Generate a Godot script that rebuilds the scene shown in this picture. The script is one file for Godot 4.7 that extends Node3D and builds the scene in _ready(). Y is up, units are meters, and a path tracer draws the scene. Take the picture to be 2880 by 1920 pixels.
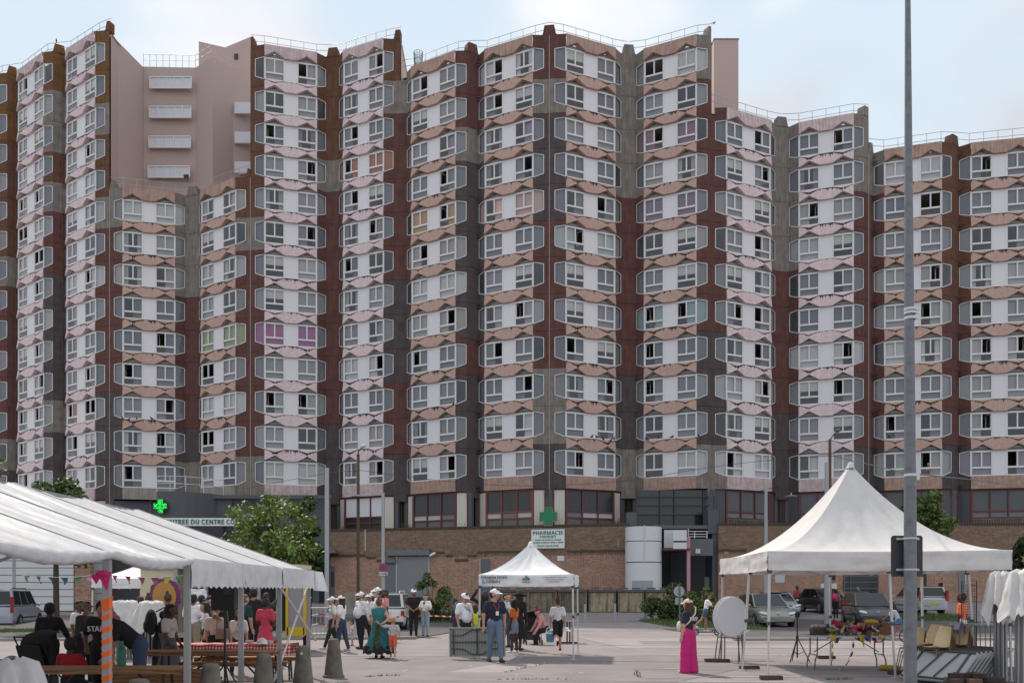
extends Node3D

const FOCAL := 2500.0   # pixels of the 2880 x 1920 photograph
const EYE := 1.77       # camera height in metres
var rng := RandomNumberGenerator.new()
var taken := {}
var mats := {}
var prefabs := {}

# ------------------------------------------------------------------ mesh builder
class MB:
	var v := PackedVector3Array()
	var n := PackedVector3Array()
	var uv := PackedVector2Array()
	var c := PackedColorArray()
	var ix := PackedInt32Array()
	var col := Color.WHITE
	var colored := false
	func vert(p: Vector3, nn: Vector3, t := Vector2.ZERO) -> int:
		v.append(p); n.append(nn); uv.append(t)
		if colored: c.append(col)
		return v.size() - 1
	func tri(a: Vector3, b: Vector3, d: Vector3) -> void:   # counter-clockwise seen from outside
		var nn := (b - a).cross(d - a).normalized()
		var i := vert(a, nn); vert(b, nn); vert(d, nn)
		ix.append_array([i, i + 2, i + 1])
	func quad(a: Vector3, b: Vector3, d: Vector3, e: Vector3, u0 := Vector2.ZERO, u1 := Vector2(1, 1)) -> void:
		var nn := (d - a).cross(e - b).normalized()
		var i := vert(a, nn, Vector2(u0.x, u1.y)); vert(b, nn, u1); vert(d, nn, Vector2(u1.x, u0.y)); vert(e, nn, u0)
		ix.append_array([i, i + 2, i + 1, i, i + 3, i + 2])
	func poly(pts: Array) -> void:                          # convex, counter-clockwise
		for k in range(1, pts.size() - 1):
			tri(pts[0], pts[k], pts[k + 1])
	func box(ctr: Vector3, size: Vector3, bs := Basis.IDENTITY) -> void:
		var h := size * 0.5
		var p := []
		for sx in [-1, 1]:
			for sy in [-1, 1]:
				for sz in [-1, 1]:
					p.append(ctr + bs * Vector3(h.x * sx, h.y * sy, h.z * sz))
		quad(p[1], p[5], p[7], p[3]); quad(p[4], p[0], p[2], p[6]); quad(p[5], p[4], p[6], p[7])
		quad(p[0], p[1], p[3], p[2]); quad(p[3], p[7], p[6], p[2]); quad(p[0], p[4], p[5], p[1])
	func bar(a: Vector3, b: Vector3, w: float, d: float, side := Vector3.ZERO) -> void:   # rectangular bar from a to b
		var y := (b - a).normalized()
		var x := side if side != Vector3.ZERO else (Vector3.RIGHT if absf(y.x) < 0.8 else Vector3.FORWARD)
		var z := x.cross(y).normalized()
		x = y.cross(z).normalized()
		box((a + b) * 0.5, Vector3(w, a.distance_to(b), d), Basis(x, y, z))
	func tube(path: Array, r: Variant, sides := 8, caps := true) -> void:
		var m := path.size()
		var up := Vector3.ZERO
		var base := v.size()
		for i in m:
			var t: Vector3 = (path[mini(i + 1, m - 1)] - path[maxi(i - 1, 0)]).normalized()
			if up == Vector3.ZERO:
				up = t.cross(Vector3.RIGHT if absf(t.x) < 0.8 else Vector3.UP).normalized()
			up = (up - t * up.dot(t)).normalized()
			var w := t.cross(up)
			var rr: float = r[i] if r is Array else r
			for k in sides:
				var an := TAU * k / sides
				var d := up * cos(an) + w * sin(an)
				vert(path[i] + d * rr, d, Vector2(float(k) / sides, i))
		for i in m - 1:
			for k in sides:
				var a := base + i * sides + k
				var b := base + i * sides + (k + 1) % sides
				ix.append_array([a, b + sides, b, a, a + sides, b + sides])
		if caps:
			for e in 2:
				var at: int = base + (m - 1) * sides * e
				var nn: Vector3 = (path[0] - path[1]).normalized() if e == 0 else (path[m - 1] - path[m - 2]).normalized()
				var first := v.size()
				for k in sides: vert(v[at + k], nn)
				for k in range(1, sides - 1):
					if e == 0: ix.append_array([first, first + k, first + k + 1])
					else: ix.append_array([first, first + k + 1, first + k])
	func lathe(pr: Array, o: Vector3, sides := 16, bs := Basis.IDENTITY, squash := Vector2.ONE) -> void:   # profile of (radius, height), bottom to top
		for i in pr.size() - 1:
			var a: Vector2 = pr[i]; var b: Vector2 = pr[i + 1]
			var e := b - a
			var nn := Vector2(e.y, -e.x).normalized()
			var base := v.size()
			for k in sides + 1:
				var an := TAU * k / sides
				var d := Vector3(cos(an) * squash.x, 0, sin(an) * squash.y)
				var nv := bs * (d * nn.x + Vector3.UP * nn.y).normalized()
				vert(o + bs * (d * a.x + Vector3.UP * a.y), nv, Vector2(float(k) / sides, 0))
				vert(o + bs * (d * b.x + Vector3.UP * b.y), nv, Vector2(float(k) / sides, 1))
			for k in sides:
				var q := base + k * 2
				ix.append_array([q, q + 2, q + 1, q + 1, q + 2, q + 3])
	func ell(o: Vector3, r: Vector3, segs := 12, bs := Basis.IDENTITY) -> void:
		var rings: int = maxi(4, segs / 2)
		var base := v.size()
		for i in rings + 1:
			var ph := PI * i / rings
			for k in segs + 1:
				var an := TAU * k / segs
				var d := Vector3(sin(ph) * cos(an), cos(ph), sin(ph) * sin(an))
				vert(o + bs * (d * r), bs * (d / r).normalized(), Vector2(float(k) / segs, float(i) / rings))
		for i in rings:
			for k in segs:
				var a := base + i * (segs + 1) + k
				var b := a + segs + 1
				ix.append_array([a, b + 1, a + 1, a, b, b + 1])
	func ext(pts: Array, depth: float, xf := Transform3D.IDENTITY) -> void:   # polygon (x, y) counter-clockwise, front at z = 0, back at -depth
		var pp := PackedVector2Array(pts)
		var ti := Geometry2D.triangulate_polygon(pp)
		for s in 2:
			var base := v.size()
			var nn := (xf.basis * Vector3(0, 0, 1 if s == 0 else -1)).normalized()
			for q in pp: vert(xf * Vector3(q.x, q.y, -depth * s), nn, q)
			for k in range(0, ti.size(), 3):
				var a := pp[ti[k]]; var b := pp[ti[k + 1]]; var d := pp[ti[k + 2]]
				var ccw := (b - a).cross(d - a) > 0
				if ccw == (s == 0): ix.append_array([base + ti[k], base + ti[k + 2], base + ti[k + 1]])
				else: ix.append_array([base + ti[k], base + ti[k + 1], base + ti[k + 2]])
		for k in pp.size():
			var a := pp[k]; var b := pp[(k + 1) % pp.size()]
			quad(xf * Vector3(a.x, a.y, -depth), xf * Vector3(b.x, b.y, -depth), xf * Vector3(b.x, b.y, 0), xf * Vector3(a.x, a.y, 0))
	func grid(nu: int, nv: int, f: Callable) -> void:       # smooth sheet; f(u, v) with u, v in 0..1; outside is du x dv
		var base := v.size()
		for j in nv + 1:
			for i in nu + 1:
				var u := float(i) / nu; var w := float(j) / nv
				var p: Vector3 = f.call(u, w)
				vert(p, Vector3.UP, Vector2(u, w))
		for j in nv + 1:
			for i in nu + 1:
				var a := v[base + j * (nu + 1) + maxi(i - 1, 0)]; var b := v[base + j * (nu + 1) + mini(i + 1, nu)]
				var d := v[base + maxi(j - 1, 0) * (nu + 1) + i]; var e := v[base + mini(j + 1, nv) * (nu + 1) + i]
				n[base + j * (nu + 1) + i] = (b - a).cross(e - d).normalized()
		for j in nv:
			for i in nu:
				var a := base + j * (nu + 1) + i
				var b := a + nu + 1
				ix.append_array([a, b + 1, a + 1, a, b, b + 1])
	func add(o: MB, xf: Transform3D) -> void:
		var base := v.size()
		var flip := xf.basis.determinant() < 0
		var nb := xf.basis.inverse().transposed()
		for i in o.v.size():
			v.append(xf * o.v[i]); n.append((nb * o.n[i]).normalized()); uv.append(o.uv[i])
			if colored: c.append(o.c[i] if o.colored else col)
		for k in range(0, o.ix.size(), 3):
			if flip: ix.append_array([base + o.ix[k], base + o.ix[k + 2], base + o.ix[k + 1]])
			else: ix.append_array([base + o.ix[k], base + o.ix[k + 1], base + o.ix[k + 2]])
	func mesh() -> ArrayMesh:
		var a := []
		a.resize(Mesh.ARRAY_MAX)
		a[Mesh.ARRAY_VERTEX] = v; a[Mesh.ARRAY_NORMAL] = n; a[Mesh.ARRAY_TEX_UV] = uv; a[Mesh.ARRAY_INDEX] = ix
		if colored: a[Mesh.ARRAY_COLOR] = c
		var m := ArrayMesh.new()
		m.add_surface_from_arrays(Mesh.PRIMITIVE_TRIANGLES, a)
		return m

# ------------------------------------------------------------------ scene helpers
func numbered(called: String) -> String:
	taken[called] = int(taken.get(called, -1)) + 1
	return called if taken[called] == 0 else "%s_%03d" % [called, taken[called]]

func obj(called: String, m: Variant, mt: Material, parent: Node3D, at := Transform3D.IDENTITY) -> MeshInstance3D:
	var o := MeshInstance3D.new()
	o.mesh = m.mesh() if m is MB else m
	o.material_override = mt
	o.transform = at
	if parent == self:
		o.name = numbered(called); add_child(o)
	else:
		o.name = called; parent.add_child(o, true)
	return o

func tag(o: Node, label: String, category: String, group := "", kind := "") -> void:
	if label: o.set_meta("label", label)
	if category: o.set_meta("category", category)
	if group: o.set_meta("group", group)
	if kind: o.set_meta("kind", kind)

func thing(called: String, label: String, category: String, at := Vector3.ZERO, turn := 0.0, group := "") -> Node3D:
	var o := Node3D.new()
	o.name = numbered(called); add_child(o)
	o.position = at; o.rotation.y = turn
	tag(o, label, category, group)
	return o

func structure(called: String, m: Variant, mt: Material) -> MeshInstance3D:
	var o := obj(called, m, mt, self)
	o.set_meta("kind", "structure")
	return o

func xfm(x: float, y: float, z: float, turn := 0.0) -> Transform3D:
	return Transform3D(Basis(Vector3.UP, turn), Vector3(x, y, z))

func rise(x: float, depth: float) -> float:                 # how high the ground lies: flat square, street climbing towards both sides behind it
	var t := smoothstep(42.0, 60.0, depth)
	return t * (0.3 + 0.6 * clampf((absf(x - 4.0) - 10.0) / 12.0, 0.0, 1.0))

func put(px: float, depth: float, y := 0.0) -> Vector3:     # a place on the ground, surveyed from the photograph
	var x := (px - 1440.0) * depth / FOCAL
	return Vector3(x, rise(x, depth) + y, -depth)

func stand(px: float, py: float) -> Vector3:                # where the ground meets that line of sight
	var d := 10.0
	for i in 60:
		var x := (px - 1440.0) * d / FOCAL
		d = lerpf(d, (EYE - rise(x, d)) * FOCAL / maxf(py - 1660.0, 1.0), 0.5)
	return put(px, d)

func level(py: float, depth: float) -> float:
	return EYE + (1660.0 - py) * depth / FOCAL

# ------------------------------------------------------------------ materials (colours are linear reflectances)
func lin(r: float, g: float, b: float) -> Color:
	return Color(r, g, b).linear_to_srgb()

func mat(key: String, colr := Color.WHITE, rough := 0.8, metal := 0.0) -> StandardMaterial3D:
	if mats.has(key): return mats[key]
	var m := StandardMaterial3D.new()
	m.resource_name = key
	m.albedo_color = colr; m.roughness = rough; m.metallic = metal
	mats[key] = m
	return m

func cm(r: float, g: float, b: float, rough := 0.8, metal := 0.0) -> StandardMaterial3D:
	return mat("c%d_%d_%d_%d_%d" % [int(r * 999), int(g * 999), int(b * 999), int(rough * 99), int(metal * 9)], lin(r, g, b), rough, metal)

func noise_tex(seed_: int, freq: float, stops: Array, size := 512, octaves := 5, normal := false) -> NoiseTexture2D:
	var ns := FastNoiseLite.new()
	ns.seed = seed_; ns.frequency = freq; ns.fractal_octaves = octaves
	var t := NoiseTexture2D.new()
	t.width = size; t.height = size; t.seamless = true; t.noise = ns; t.generate_mipmaps = false
	if normal:
		t.as_normal_map = true; t.bump_strength = 4.0
	elif stops:
		var g := Gradient.new()
		var off := PackedFloat32Array(); var cs := PackedColorArray()
		for s in stops: off.append(s[0]); cs.append(Color(s[1], s[1], s[1]) if s[1] is float else s[1])
		g.offsets = off; g.colors = cs
		t.color_ramp = g
	return t

func textured(m: StandardMaterial3D, t: Texture2D, scale: float, world := true) -> StandardMaterial3D:
	m.albedo_texture = t
	m.uv1_triplanar = true; m.uv1_world_triplanar = world
	m.uv1_scale = Vector3.ONE * scale
	return m

func glass(key: String, tint: Color, alpha: float) -> StandardMaterial3D:
	var m := mat(key, Color(tint.r, tint.g, tint.b, alpha), 0.03)
	m.transparency = BaseMaterial3D.TRANSPARENCY_ALPHA
	return m

func image_tex(w: int, h: int, f: Callable) -> ImageTexture:
	var im := Image.create(w, h, false, Image.FORMAT_RGB8)
	for y in h:
		for x in w:
			im.set_pixel(x, y, f.call(x, y))
	return ImageTexture.create_from_image(im)

func text(words: String, height: float, depth: float, bold := true) -> TextMesh:
	var f := SystemFont.new()
	f.font_names = PackedStringArray(["Droid Sans"])
	f.font_weight = 700 if bold else 400
	var t := TextMesh.new()
	t.font = f; t.text = words; t.font_size = 32; t.pixel_size = height / 32.0 * 1.38; t.depth = depth; t.curve_step = 2.0
	return t

# ------------------------------------------------------------------ the scene
func _ready() -> void:
	rng.seed = 7
	view_and_light()
	make_materials()
	ground()
	buildings()
	lower_front()
	greenery()
	street_furniture()
	vehicles()
	tents()
	equipment()
	people()
	small_things()

func view_and_light() -> void:
	var cam := Camera3D.new()
	cam.name = "camera"; add_child(cam)
	cam.projection = Camera3D.PROJECTION_FRUSTUM
	cam.near = 0.1; cam.far = 2000.0
	cam.size = 0.1 * 1920.0 / FOCAL
	cam.frustum_offset = Vector2(0, 0.1 * 700.0 / FOCAL)
	cam.position = Vector3(0, EYE, 0)
	cam.current = true
	var sun := DirectionalLight3D.new()
	sun.name = "sun"; add_child(sun)
	sun.light_energy = 1.1; sun.light_color = Color(1.0, 0.95, 0.88); sun.light_angular_distance = 2.2
	sun.shadow_enabled = true
	sun.look_at_from_position(Vector3.ZERO, Vector3(0.38, -1.0, 0.68))
	var e := Environment.new()
	e.background_mode = Environment.BG_SKY
	e.tonemap_mode = Environment.TONE_MAPPER_LINEAR
	e.tonemap_exposure = 1.12
	e.sdfgi_enabled = true; e.ssao_enabled = true; e.ssil_enabled = true
	var pano := PanoramaSkyMaterial.new()
	pano.panorama = sky_picture()
	e.sky = Sky.new(); e.sky.sky_material = pano
	var w := WorldEnvironment.new()
	w.name = "surroundings"; w.environment = e; add_child(w)

func sky_picture() -> ImageTexture:
	var a := FastNoiseLite.new(); a.seed = 21; a.frequency = 2.1; a.fractal_octaves = 5; a.fractal_gain = 0.52
	var b := FastNoiseLite.new(); b.seed = 5; b.frequency = 0.9; b.fractal_octaves = 3
	var w := 1024; var h := 512
	var im := Image.create(w, h, false, Image.FORMAT_RGBF)
	var sun_at := Vector3(-0.38, 1.0, -0.68).normalized()
	for y in h:
		var up := (0.5 - (y + 0.5) / h) * PI
		for x in w:
			var ar := ((x + 0.5) / w - 0.5) * TAU
			var d := Vector3(sin(ar) * cos(up), sin(up), -cos(ar) * cos(up))
			if d.y < 0.0:
				im.set_pixel(x, y, Color(0.42, 0.41, 0.42)); continue
			var q := d * Vector3(1, 1.9, 1)                     # cloud decks lie flat
			var cover := smoothstep(-0.20, 0.42, a.get_noise_3dv(q * 1.0) + 0.45 * b.get_noise_3dv(q * 1.3 + Vector3(3, 0, 1)))
			var thick := smoothstep(-0.25, 0.5, b.get_noise_3dv(q * 1.9 + Vector3(0, 4, 2)) + 0.35 * a.get_noise_3dv(q * 1.7))
			var near_sun := pow(maxf(0.0, d.dot(sun_at)), 8.0)
			var blue := Color(0.60, 0.72, 0.84).lerp(Color(0.76, 0.84, 0.89), pow(1.0 - d.y, 2.0))
			var cloud := Color(0.93, 0.92, 0.94).lerp(Color(0.56, 0.56, 0.62), thick * 0.85)
			var c := blue.lerp(cloud, cover * 0.92)
			c = c.lerp(Color(1.0, 1.0, 0.98), clampf(near_sun * 1.0, 0.0, 0.9))
			im.set_pixel(x, y, Color(c.r, c.g, c.b))
	return ImageTexture.create_from_image(im)

# ------------------------------------------------------------------ materials of the place
func make_materials() -> void:
	var mottle := noise_tex(3, 0.012, [[0.0, 0.72], [0.45, 0.9], [1.0, 1.0]])
	var fine := noise_tex(11, 0.05, [[0.0, 0.80], [0.5, 0.93], [1.0, 1.0]])
	var sn := FastNoiseLite.new(); sn.seed = 71; sn.frequency = 0.05; sn.fractal_octaves = 4
	var rain := image_tex(384, 384, func(x: int, y: int):        # cast concrete: blotches, pores and rain streaks
		var g := 0.90 + 0.16 * sn.get_noise_2d(x * 1.5, y * 0.10) + 0.12 * sn.get_noise_2d(x * 0.35 + 900.0, y * 0.35) + 0.07 * sn.get_noise_2d(x * 6.0, y * 6.0)
		return Color(g, g * 0.99, g * 0.98))
	for k in [["pier_o", 0.19, 0.088, 0.034], ["pier_b", 0.152, 0.068, 0.040], ["pier_r", 0.135, 0.057, 0.049], ["pier_g", 0.245, 0.218, 0.198], ["pier_d", 0.095, 0.073, 0.077], ["sand_concrete", 0.36, 0.32, 0.29]]:
		textured(mat(k[0], lin(k[1], k[2], k[3]), 0.9), rain, 0.19)
	for k in [["white_frame", 0.85, 0.84, 0.85, 0.45], ["white_panel", 0.87, 0.845, 0.88, 0.55], ["galvanised", 0.20, 0.21, 0.235, 0.55], ["pole_paint", 0.42, 0.43, 0.46, 0.6], ["dark_metal", 0.045, 0.046, 0.05, 0.5], ["red_frame", 0.155, 0.032, 0.030, 0.55],
			["orange_frame", 0.26, 0.065, 0.035, 0.55], ["grey_clad", 0.10, 0.105, 0.12, 0.6], ["wood_pole", 0.14, 0.088, 0.052, 0.9], ["old_concrete", 0.20, 0.178, 0.152, 0.92], ["render_pink", 0.56, 0.435, 0.40, 0.92], ["cream_metal", 0.56, 0.47, 0.33, 0.7]]:
		textured(mat(k[0], lin(k[1], k[2], k[3]), k[4]), fine, 0.6)
	mats["galvanised"].metallic = 0.35
	mats["galvanised"].albedo_texture = noise_tex(17, 0.02, [[0.0, 0.78], [0.5, 0.92], [1.0, 1.0]], 256, 3)
	mats["galvanised"].uv1_scale = Vector3.ONE * 1.2
	mats["old_concrete"].albedo_texture = noise_tex(29, 0.02, [[0.0, 0.55], [0.4, 0.85], [1.0, 1.0]], 256)
	mat("interior", lin(0.34, 0.32, 0.30), 0.95)
	glass("pane", lin(0.22, 0.23, 0.26), 0.22)
	glass("pane_clear", lin(0.2, 0.2, 0.22), 0.06)
	glass("pane_dark", lin(0.035, 0.037, 0.042), 0.72)
	glass("car_glass", lin(0.012, 0.014, 0.015), 0.86)
	# mould hanging in drips below the sills, on pink and on peach concrete
	for kind in 2:
		var base := lin(0.64, 0.51, 0.52) if kind == 0 else lin(0.47, 0.315, 0.262)
		for var_ in 4:
			mat("spandrel_%d_%d" % [kind, var_], Color.WHITE, 0.9).albedo_texture = mould_picture(base, kind * 4 + var_)
		textured(mat("band_%d" % kind, base, 0.9), rain, 0.21)
	brick_material("brick", Color(0.66, 0.43, 0.35), Color(0.47, 0.28, 0.235), Color(0.80, 0.71, 0.63), 31)
	brick_material("brick_upper", Color(0.53, 0.40, 0.33), Color(0.38, 0.29, 0.24), Color(0.62, 0.54, 0.46), 37)
	var crease := noise_tex(43, 0.012, [], 512, 4, true)
	var canvas := noise_tex(41, 0.02, [[0.0, 0.94], [0.5, 0.98], [1.0, 1.0]], 256)
	for k in [["canvas", 0.80, 0.80, 0.82, 0.62], ["canvas_old", 0.66, 0.64, 0.64, 0.7], ["canvas_pvc", 0.70, 0.70, 0.72, 0.26]]:
		var m := textured(mat(k[0], lin(k[1], k[2], k[3]), k[4]), canvas, 0.5)
		m.backlight_enabled = true; m.backlight = Color(0.5, 0.5, 0.51)
		m.normal_enabled = true; m.normal_texture = crease; m.normal_scale = 0.5
	var t := mat("wood_plank", lin(0.42, 0.21, 0.085), 0.55)
	t.albedo_texture = image_tex(256, 64, func(x: int, y: int):
		var g := 0.78 + 0.14 * sin(y * 0.9 + 2.0 * sin(x * 0.03) + 0.6 * sin(x * 0.11 + y)) + 0.05 * sin(y * 3.7)
		return Color(g, g, g))
	t.uv1_triplanar = true; t.uv1_scale = Vector3(0.6, 2.0, 2.0)
	textured(mat("trunk", lin(0.075, 0.06, 0.045), 0.95), mottle, 1.4)

func mould_picture(base: Color, seed_: int) -> ImageTexture:
	var ns := FastNoiseLite.new(); ns.seed = 50 + seed_; ns.frequency = 0.16; ns.fractal_octaves = 2
	var lo := FastNoiseLite.new(); lo.seed = 90 + seed_; lo.frequency = 0.018; lo.fractal_octaves = 3
	var amount := 0.85 + 0.25 * (seed_ % 4)
	return image_tex(328, 76, func(x: int, y: int):                     # 80 pixels a metre over 4.1 x 0.95 m
		var u: float = x / 80.0
		var d: float = y / 80.0
		var edge := 0.0                                         # where the fold below the sill runs
		for cx in [0.79, 3.31]:
			edge = maxf(edge, 0.25 * (1.0 - absf(u - cx) / 0.79))
		var long := 0.10 * amount * (0.6 + 1.0 * lo.get_noise_1d(x * 1.0)) + 0.10 * amount * maxf(0.0, ns.get_noise_1d(x * 1.0)) * 2.0
		if edge < 0.02: long *= 0.75 + 1.6 * lo.get_noise_1d(x + 500.0)
		if edge > 0.02: long = long * 0.35 + amount * 0.16 * pow(edge / 0.25, 1.6) * (0.7 + 0.7 * ns.get_noise_1d(x * 0.7 + 40.0))
		var under := d - edge + 0.015
		var dark := 0.0
		if under > 0.0 and under < long: dark = 0.92
		elif under >= long and under < long + 0.05: dark = 0.35 * maxf(0.0, ns.get_noise_2d(x * 2.0, y) + 0.35)
		var g := 1.0 + 0.07 * lo.get_noise_2d(x * 2.0, y * 2.0) + 0.03 * ns.get_noise_2d(x * 3.0, y * 3.0)
		if posmod(x, 76) == 0: g *= 0.92                        # casting seams
		return Color(base.r * g, base.g * g, base.b * g).lerp(Color(0.15, 0.13, 0.125), clampf(dark, 0.0, 1.0)))

func brick_material(key: String, a: Color, b: Color, mortar: Color, seed_: int) -> void:
	var ns := FastNoiseLite.new(); ns.seed = seed_; ns.frequency = 0.006; ns.fractal_octaves = 3
	var w := 960; var h := 960                                 # 32 x 64 bricks: 7.2 m x 4.8 m
	var im := Image.create(w, h, false, Image.FORMAT_RGB8)
	im.fill(mortar)
	var r := RandomNumberGenerator.new(); r.seed = seed_
	for row in 64:
		for k in 33:
			var x := k * 30 - (15 if row % 2 else 0)
			var c := a.lerp(b, r.randf())
			if r.randf() < 0.16: c = c.darkened(0.35)
			var st := ns.get_noise_2d(x, row * 15)
			c = c.lerp(Color(0.30, 0.25, 0.21), clampf(st * 0.9 + 0.1, 0.0, 0.5))
			im.fill_rect(Rect2i(x, row * 15, 27, 11), c)
			if k == 32 and row % 2: im.fill_rect(Rect2i(0, row * 15, 12, 11), c)
	var m := mat(key, Color.WHITE, 0.93)
	m.albedo_texture = ImageTexture.create_from_image(im)
	m.uv1_scale = Vector3(1, 1, 1)

# ------------------------------------------------------------------ ground
func strip(pts: Array, h := 0.004, drop := 0.0) -> MB:         # a sheet over the polygon (x, depth), following the ground; counter-clockwise from above
	var m := MB.new()
	var pp := PackedVector2Array()
	for q in pts: pp.append(Vector2(q[0], q[1]))
	var ti := Geometry2D.triangulate_polygon(pp)
	for q in pp: m.vert(Vector3(q.x, rise(q.x, q.y) + h, -q.y), Vector3.UP, q)
	for k in range(0, ti.size(), 3):
		var a := pp[ti[k]]; var b := pp[ti[k + 1]]; var d := pp[ti[k + 2]]
		if (b - a).cross(d - a) > 0: m.ix.append_array([ti[k], ti[k + 2], ti[k + 1]])
		else: m.ix.append_array([ti[k], ti[k + 1], ti[k + 2]])
	if drop > 0.0:
		for k in pp.size():
			var a := pp[k]; var b := pp[(k + 1) % pp.size()]
			if (pp[1] - pp[0]).cross(pp[2] - pp[1]) < 0: var sw := a; a = b; b = sw
			var p := Vector3(a.x, rise(a.x, a.y) + h, -a.y); var q := Vector3(b.x, rise(b.x, b.y) + h, -b.y)
			m.quad(p - Vector3(0, drop, 0), q - Vector3(0, drop, 0), q, p)
	return m

func ground() -> void:
	var big := noise_tex(61, 0.006, [[0.0, 0.88], [0.5, 0.95], [1.0, 1.0]], 1024, 6)
	var grit := noise_tex(67, 0.12, [[0.0, 0.80], [0.55, 0.93], [1.0, 1.0]], 512, 4)
	for k in [["asphalt_old", 0.335, 0.292, 0.296], ["asphalt_mid", 0.282, 0.25, 0.256], ["asphalt_pale", 0.39, 0.342, 0.345], ["asphalt_road", 0.125, 0.118, 0.12], ["kerb_stone", 0.37, 0.34, 0.325], ["paint_line", 0.55, 0.53, 0.53]]:
		var m := textured(mat(k[0], lin(k[1], k[2], k[3]), 0.92), big, 0.11)
		m.detail_enabled = true; m.detail_albedo = grit; m.detail_blend_mode = BaseMaterial3D.BLEND_MODE_MUL
		m.uv2_triplanar = true; m.uv2_world_triplanar = true; m.uv2_scale = Vector3.ONE * 0.9; m.detail_uv_layer = BaseMaterial3D.DETAIL_UV_2
	# one sheet to the horizon, finer near the square
	var g := MB.new()
	var xs := [-900.0, -300.0, -120.0]
	var x := -60.0
	while x <= 60.0: xs.append(x); x += 4.0
	xs.append_array([120.0, 300.0, 900.0])
	var zs := [-40.0, -10.0, 10.0, 20.0, 30.0]
	var z := 38.0
	while z <= 70.0: zs.append(z); z += 2.0
	zs.append_array([100.0, 200.0, 500.0, 1200.0])
	for j in zs.size() - 1:
		for i in xs.size() - 1:
			var p := []
			for q in [[i, j], [i + 1, j], [i + 1, j + 1], [i, j + 1]]:
				p.append(Vector3(xs[q[0]], rise(xs[q[0]], zs[q[1]]), -zs[q[1]]))
			g.quad(p[0], p[1], p[2], p[3])
	structure("ground", g, mats.asphalt_old)
	# patches of other asphalt, laid in panels
	var n := 0
	for a in [["asphalt_mid", [[-12, 17.2], [3.2, 17.2], [5.6, 20.7], [3.2, 23.9], [-3.5, 23.4], [-12, 23.6]]], ["asphalt_pale", [[-1.4, 19.2], [-0.15, 19.2], [0.75, 21.3], [-0.4, 21.3]]],
			["asphalt_pale", [[3.4, 27.0], [24, 27.5], [24, 33], [2.5, 33]]], ["asphalt_mid", [[4.3, 29.2], [10, 29.2], [10.5, 30.8], [4.4, 31]]], ["asphalt_pale", [[1.5, 39], [9.5, 39], [10.4, 47], [0.5, 47]]],
			["asphalt_mid", [[0.2, 22.0], [6.6, 22.2], [6.2, 23.2], [0.5, 23.1]]]]:
		n += 1
		structure("paving_patch", strip(a[1], 0.004 + 0.001 * n), mats[a[0]])
	for a in [[[-40, 29.5], [-3.5, 32.5], [-0.5, 47], [-1, 52], [-40, 52]], [[7.8, 31.5], [60, 33], [60, 53], [11.5, 53], [10.8, 40]]]:
		structure("road", strip(a, 0.012), mats.asphalt_road)
	# kerbs and pavements along the wall
	for a in [[[-40, 52], [-1, 52], [-0.6, 54.5], [-40, 58]], [[11.5, 53], [60, 53], [60, 60], [11.5, 60]]]:
		structure("pavement", strip(a, 0.13, 0.16), mats.asphalt_mid)
	for a in [[[-40, 29.1], [-3.5, 32.1], [-3.5, 32.5], [-40, 29.5]], [[7.8, 31.1], [60, 32.6], [60, 33], [7.8, 31.5]]]:
		structure("kerb", strip(a, 0.10, 0.12), mats.kerb_stone)
	# worn painted lines
	for a in [[[-12, 23.9], [26, 24.3], [26, 24.42], [-12, 24.02]], [[6.5, 19.6], [2.9, 20.0], [2.9, 20.06], [6.5, 19.66]], [[2.7, 17.9], [9.0, 18.4], [9.0, 18.46], [2.7, 17.96]], [[-0.2, 18.6], [0.45, 18.65], [0.45, 18.72], [-0.2, 18.67]],
			[[6.0, 21.8], [2.2, 22.1], [2.2, 22.15], [6.0, 21.85]], [[6.2, 17.0], [2.0, 17.2], [2.0, 17.26], [6.2, 17.06]], [[2.8, 28.6], [14, 29.0], [14, 29.12], [2.8, 28.72]]]:
		structure("road_marking", strip(a, 0.016), mats.paint_line)
	# weeds in the cracks
	var wd := MB.new()
	for a in [[-0.15, 19.2, 0.75, 21.3], [-3.0, 18.2, -2.3, 18.5], [2.55, 18.0, 2.75, 19.6], [6.2, 17.6, 6.8, 17.75], [-0.3, 17.6, 1.2, 17.65], [9.0, 17.4, 10.0, 17.5]]:
		for k in 70:
			var t := rng.randf()
			var p := Vector3(lerpf(a[0], a[2], t) + rng.randfn(0, 0.03), 0.0, -lerpf(a[1], a[3], t) + rng.randfn(0, 0.03))
			var dr := Vector3(rng.randfn(0, 0.03), rng.randf_range(0.015, 0.06), rng.randfn(0, 0.03))
			var sd := Vector3(0.008, 0, rng.randfn(0, 0.006))
			wd.tri(p - sd, p + sd, p + dr)
	tag(obj("weeds", wd, cm(0.10, 0.12, 0.035, 0.9), self), "low weeds growing in the cracks of the square", "weeds", "", "stuff")

# ------------------------------------------------------------------ the apartment blocks
# corners of each facet: image column and size at its left and right edge, floors, 0 = pink or 1 = peach concrete
const FACETS := [[-78, 925, -6, 955, 14, 0], [50, 960, 122, 994.5, 14, 0], [187, 999.6, 268, 1033.3, 14, 0], [344, 1041.4, 492, 1027.1, 9, 1], [566, 1033.3, 663, 1066, 9, 1], [743, 1071.4, 891, 1055.1, 13, 0],
	[966, 1058.8, 1079, 1083, 13, 0], [1158, 1094.5, 1282, 1128.6, 12, 1], [1364, 1131, 1500, 1161.8, 12, 1], [1591, 1164, 1730, 1134.3, 12, 1], [1812, 1132.2, 1960, 1162.4, 12, 1], [2043, 1156.3, 2168, 1125.1, 10, 0],
	[2247, 1120, 2402, 1142.4, 10, 0], [2488, 1138, 2650, 1158.8, 9, 1], [2731, 1154.7, 2895, 1170, 9, 1]]
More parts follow.
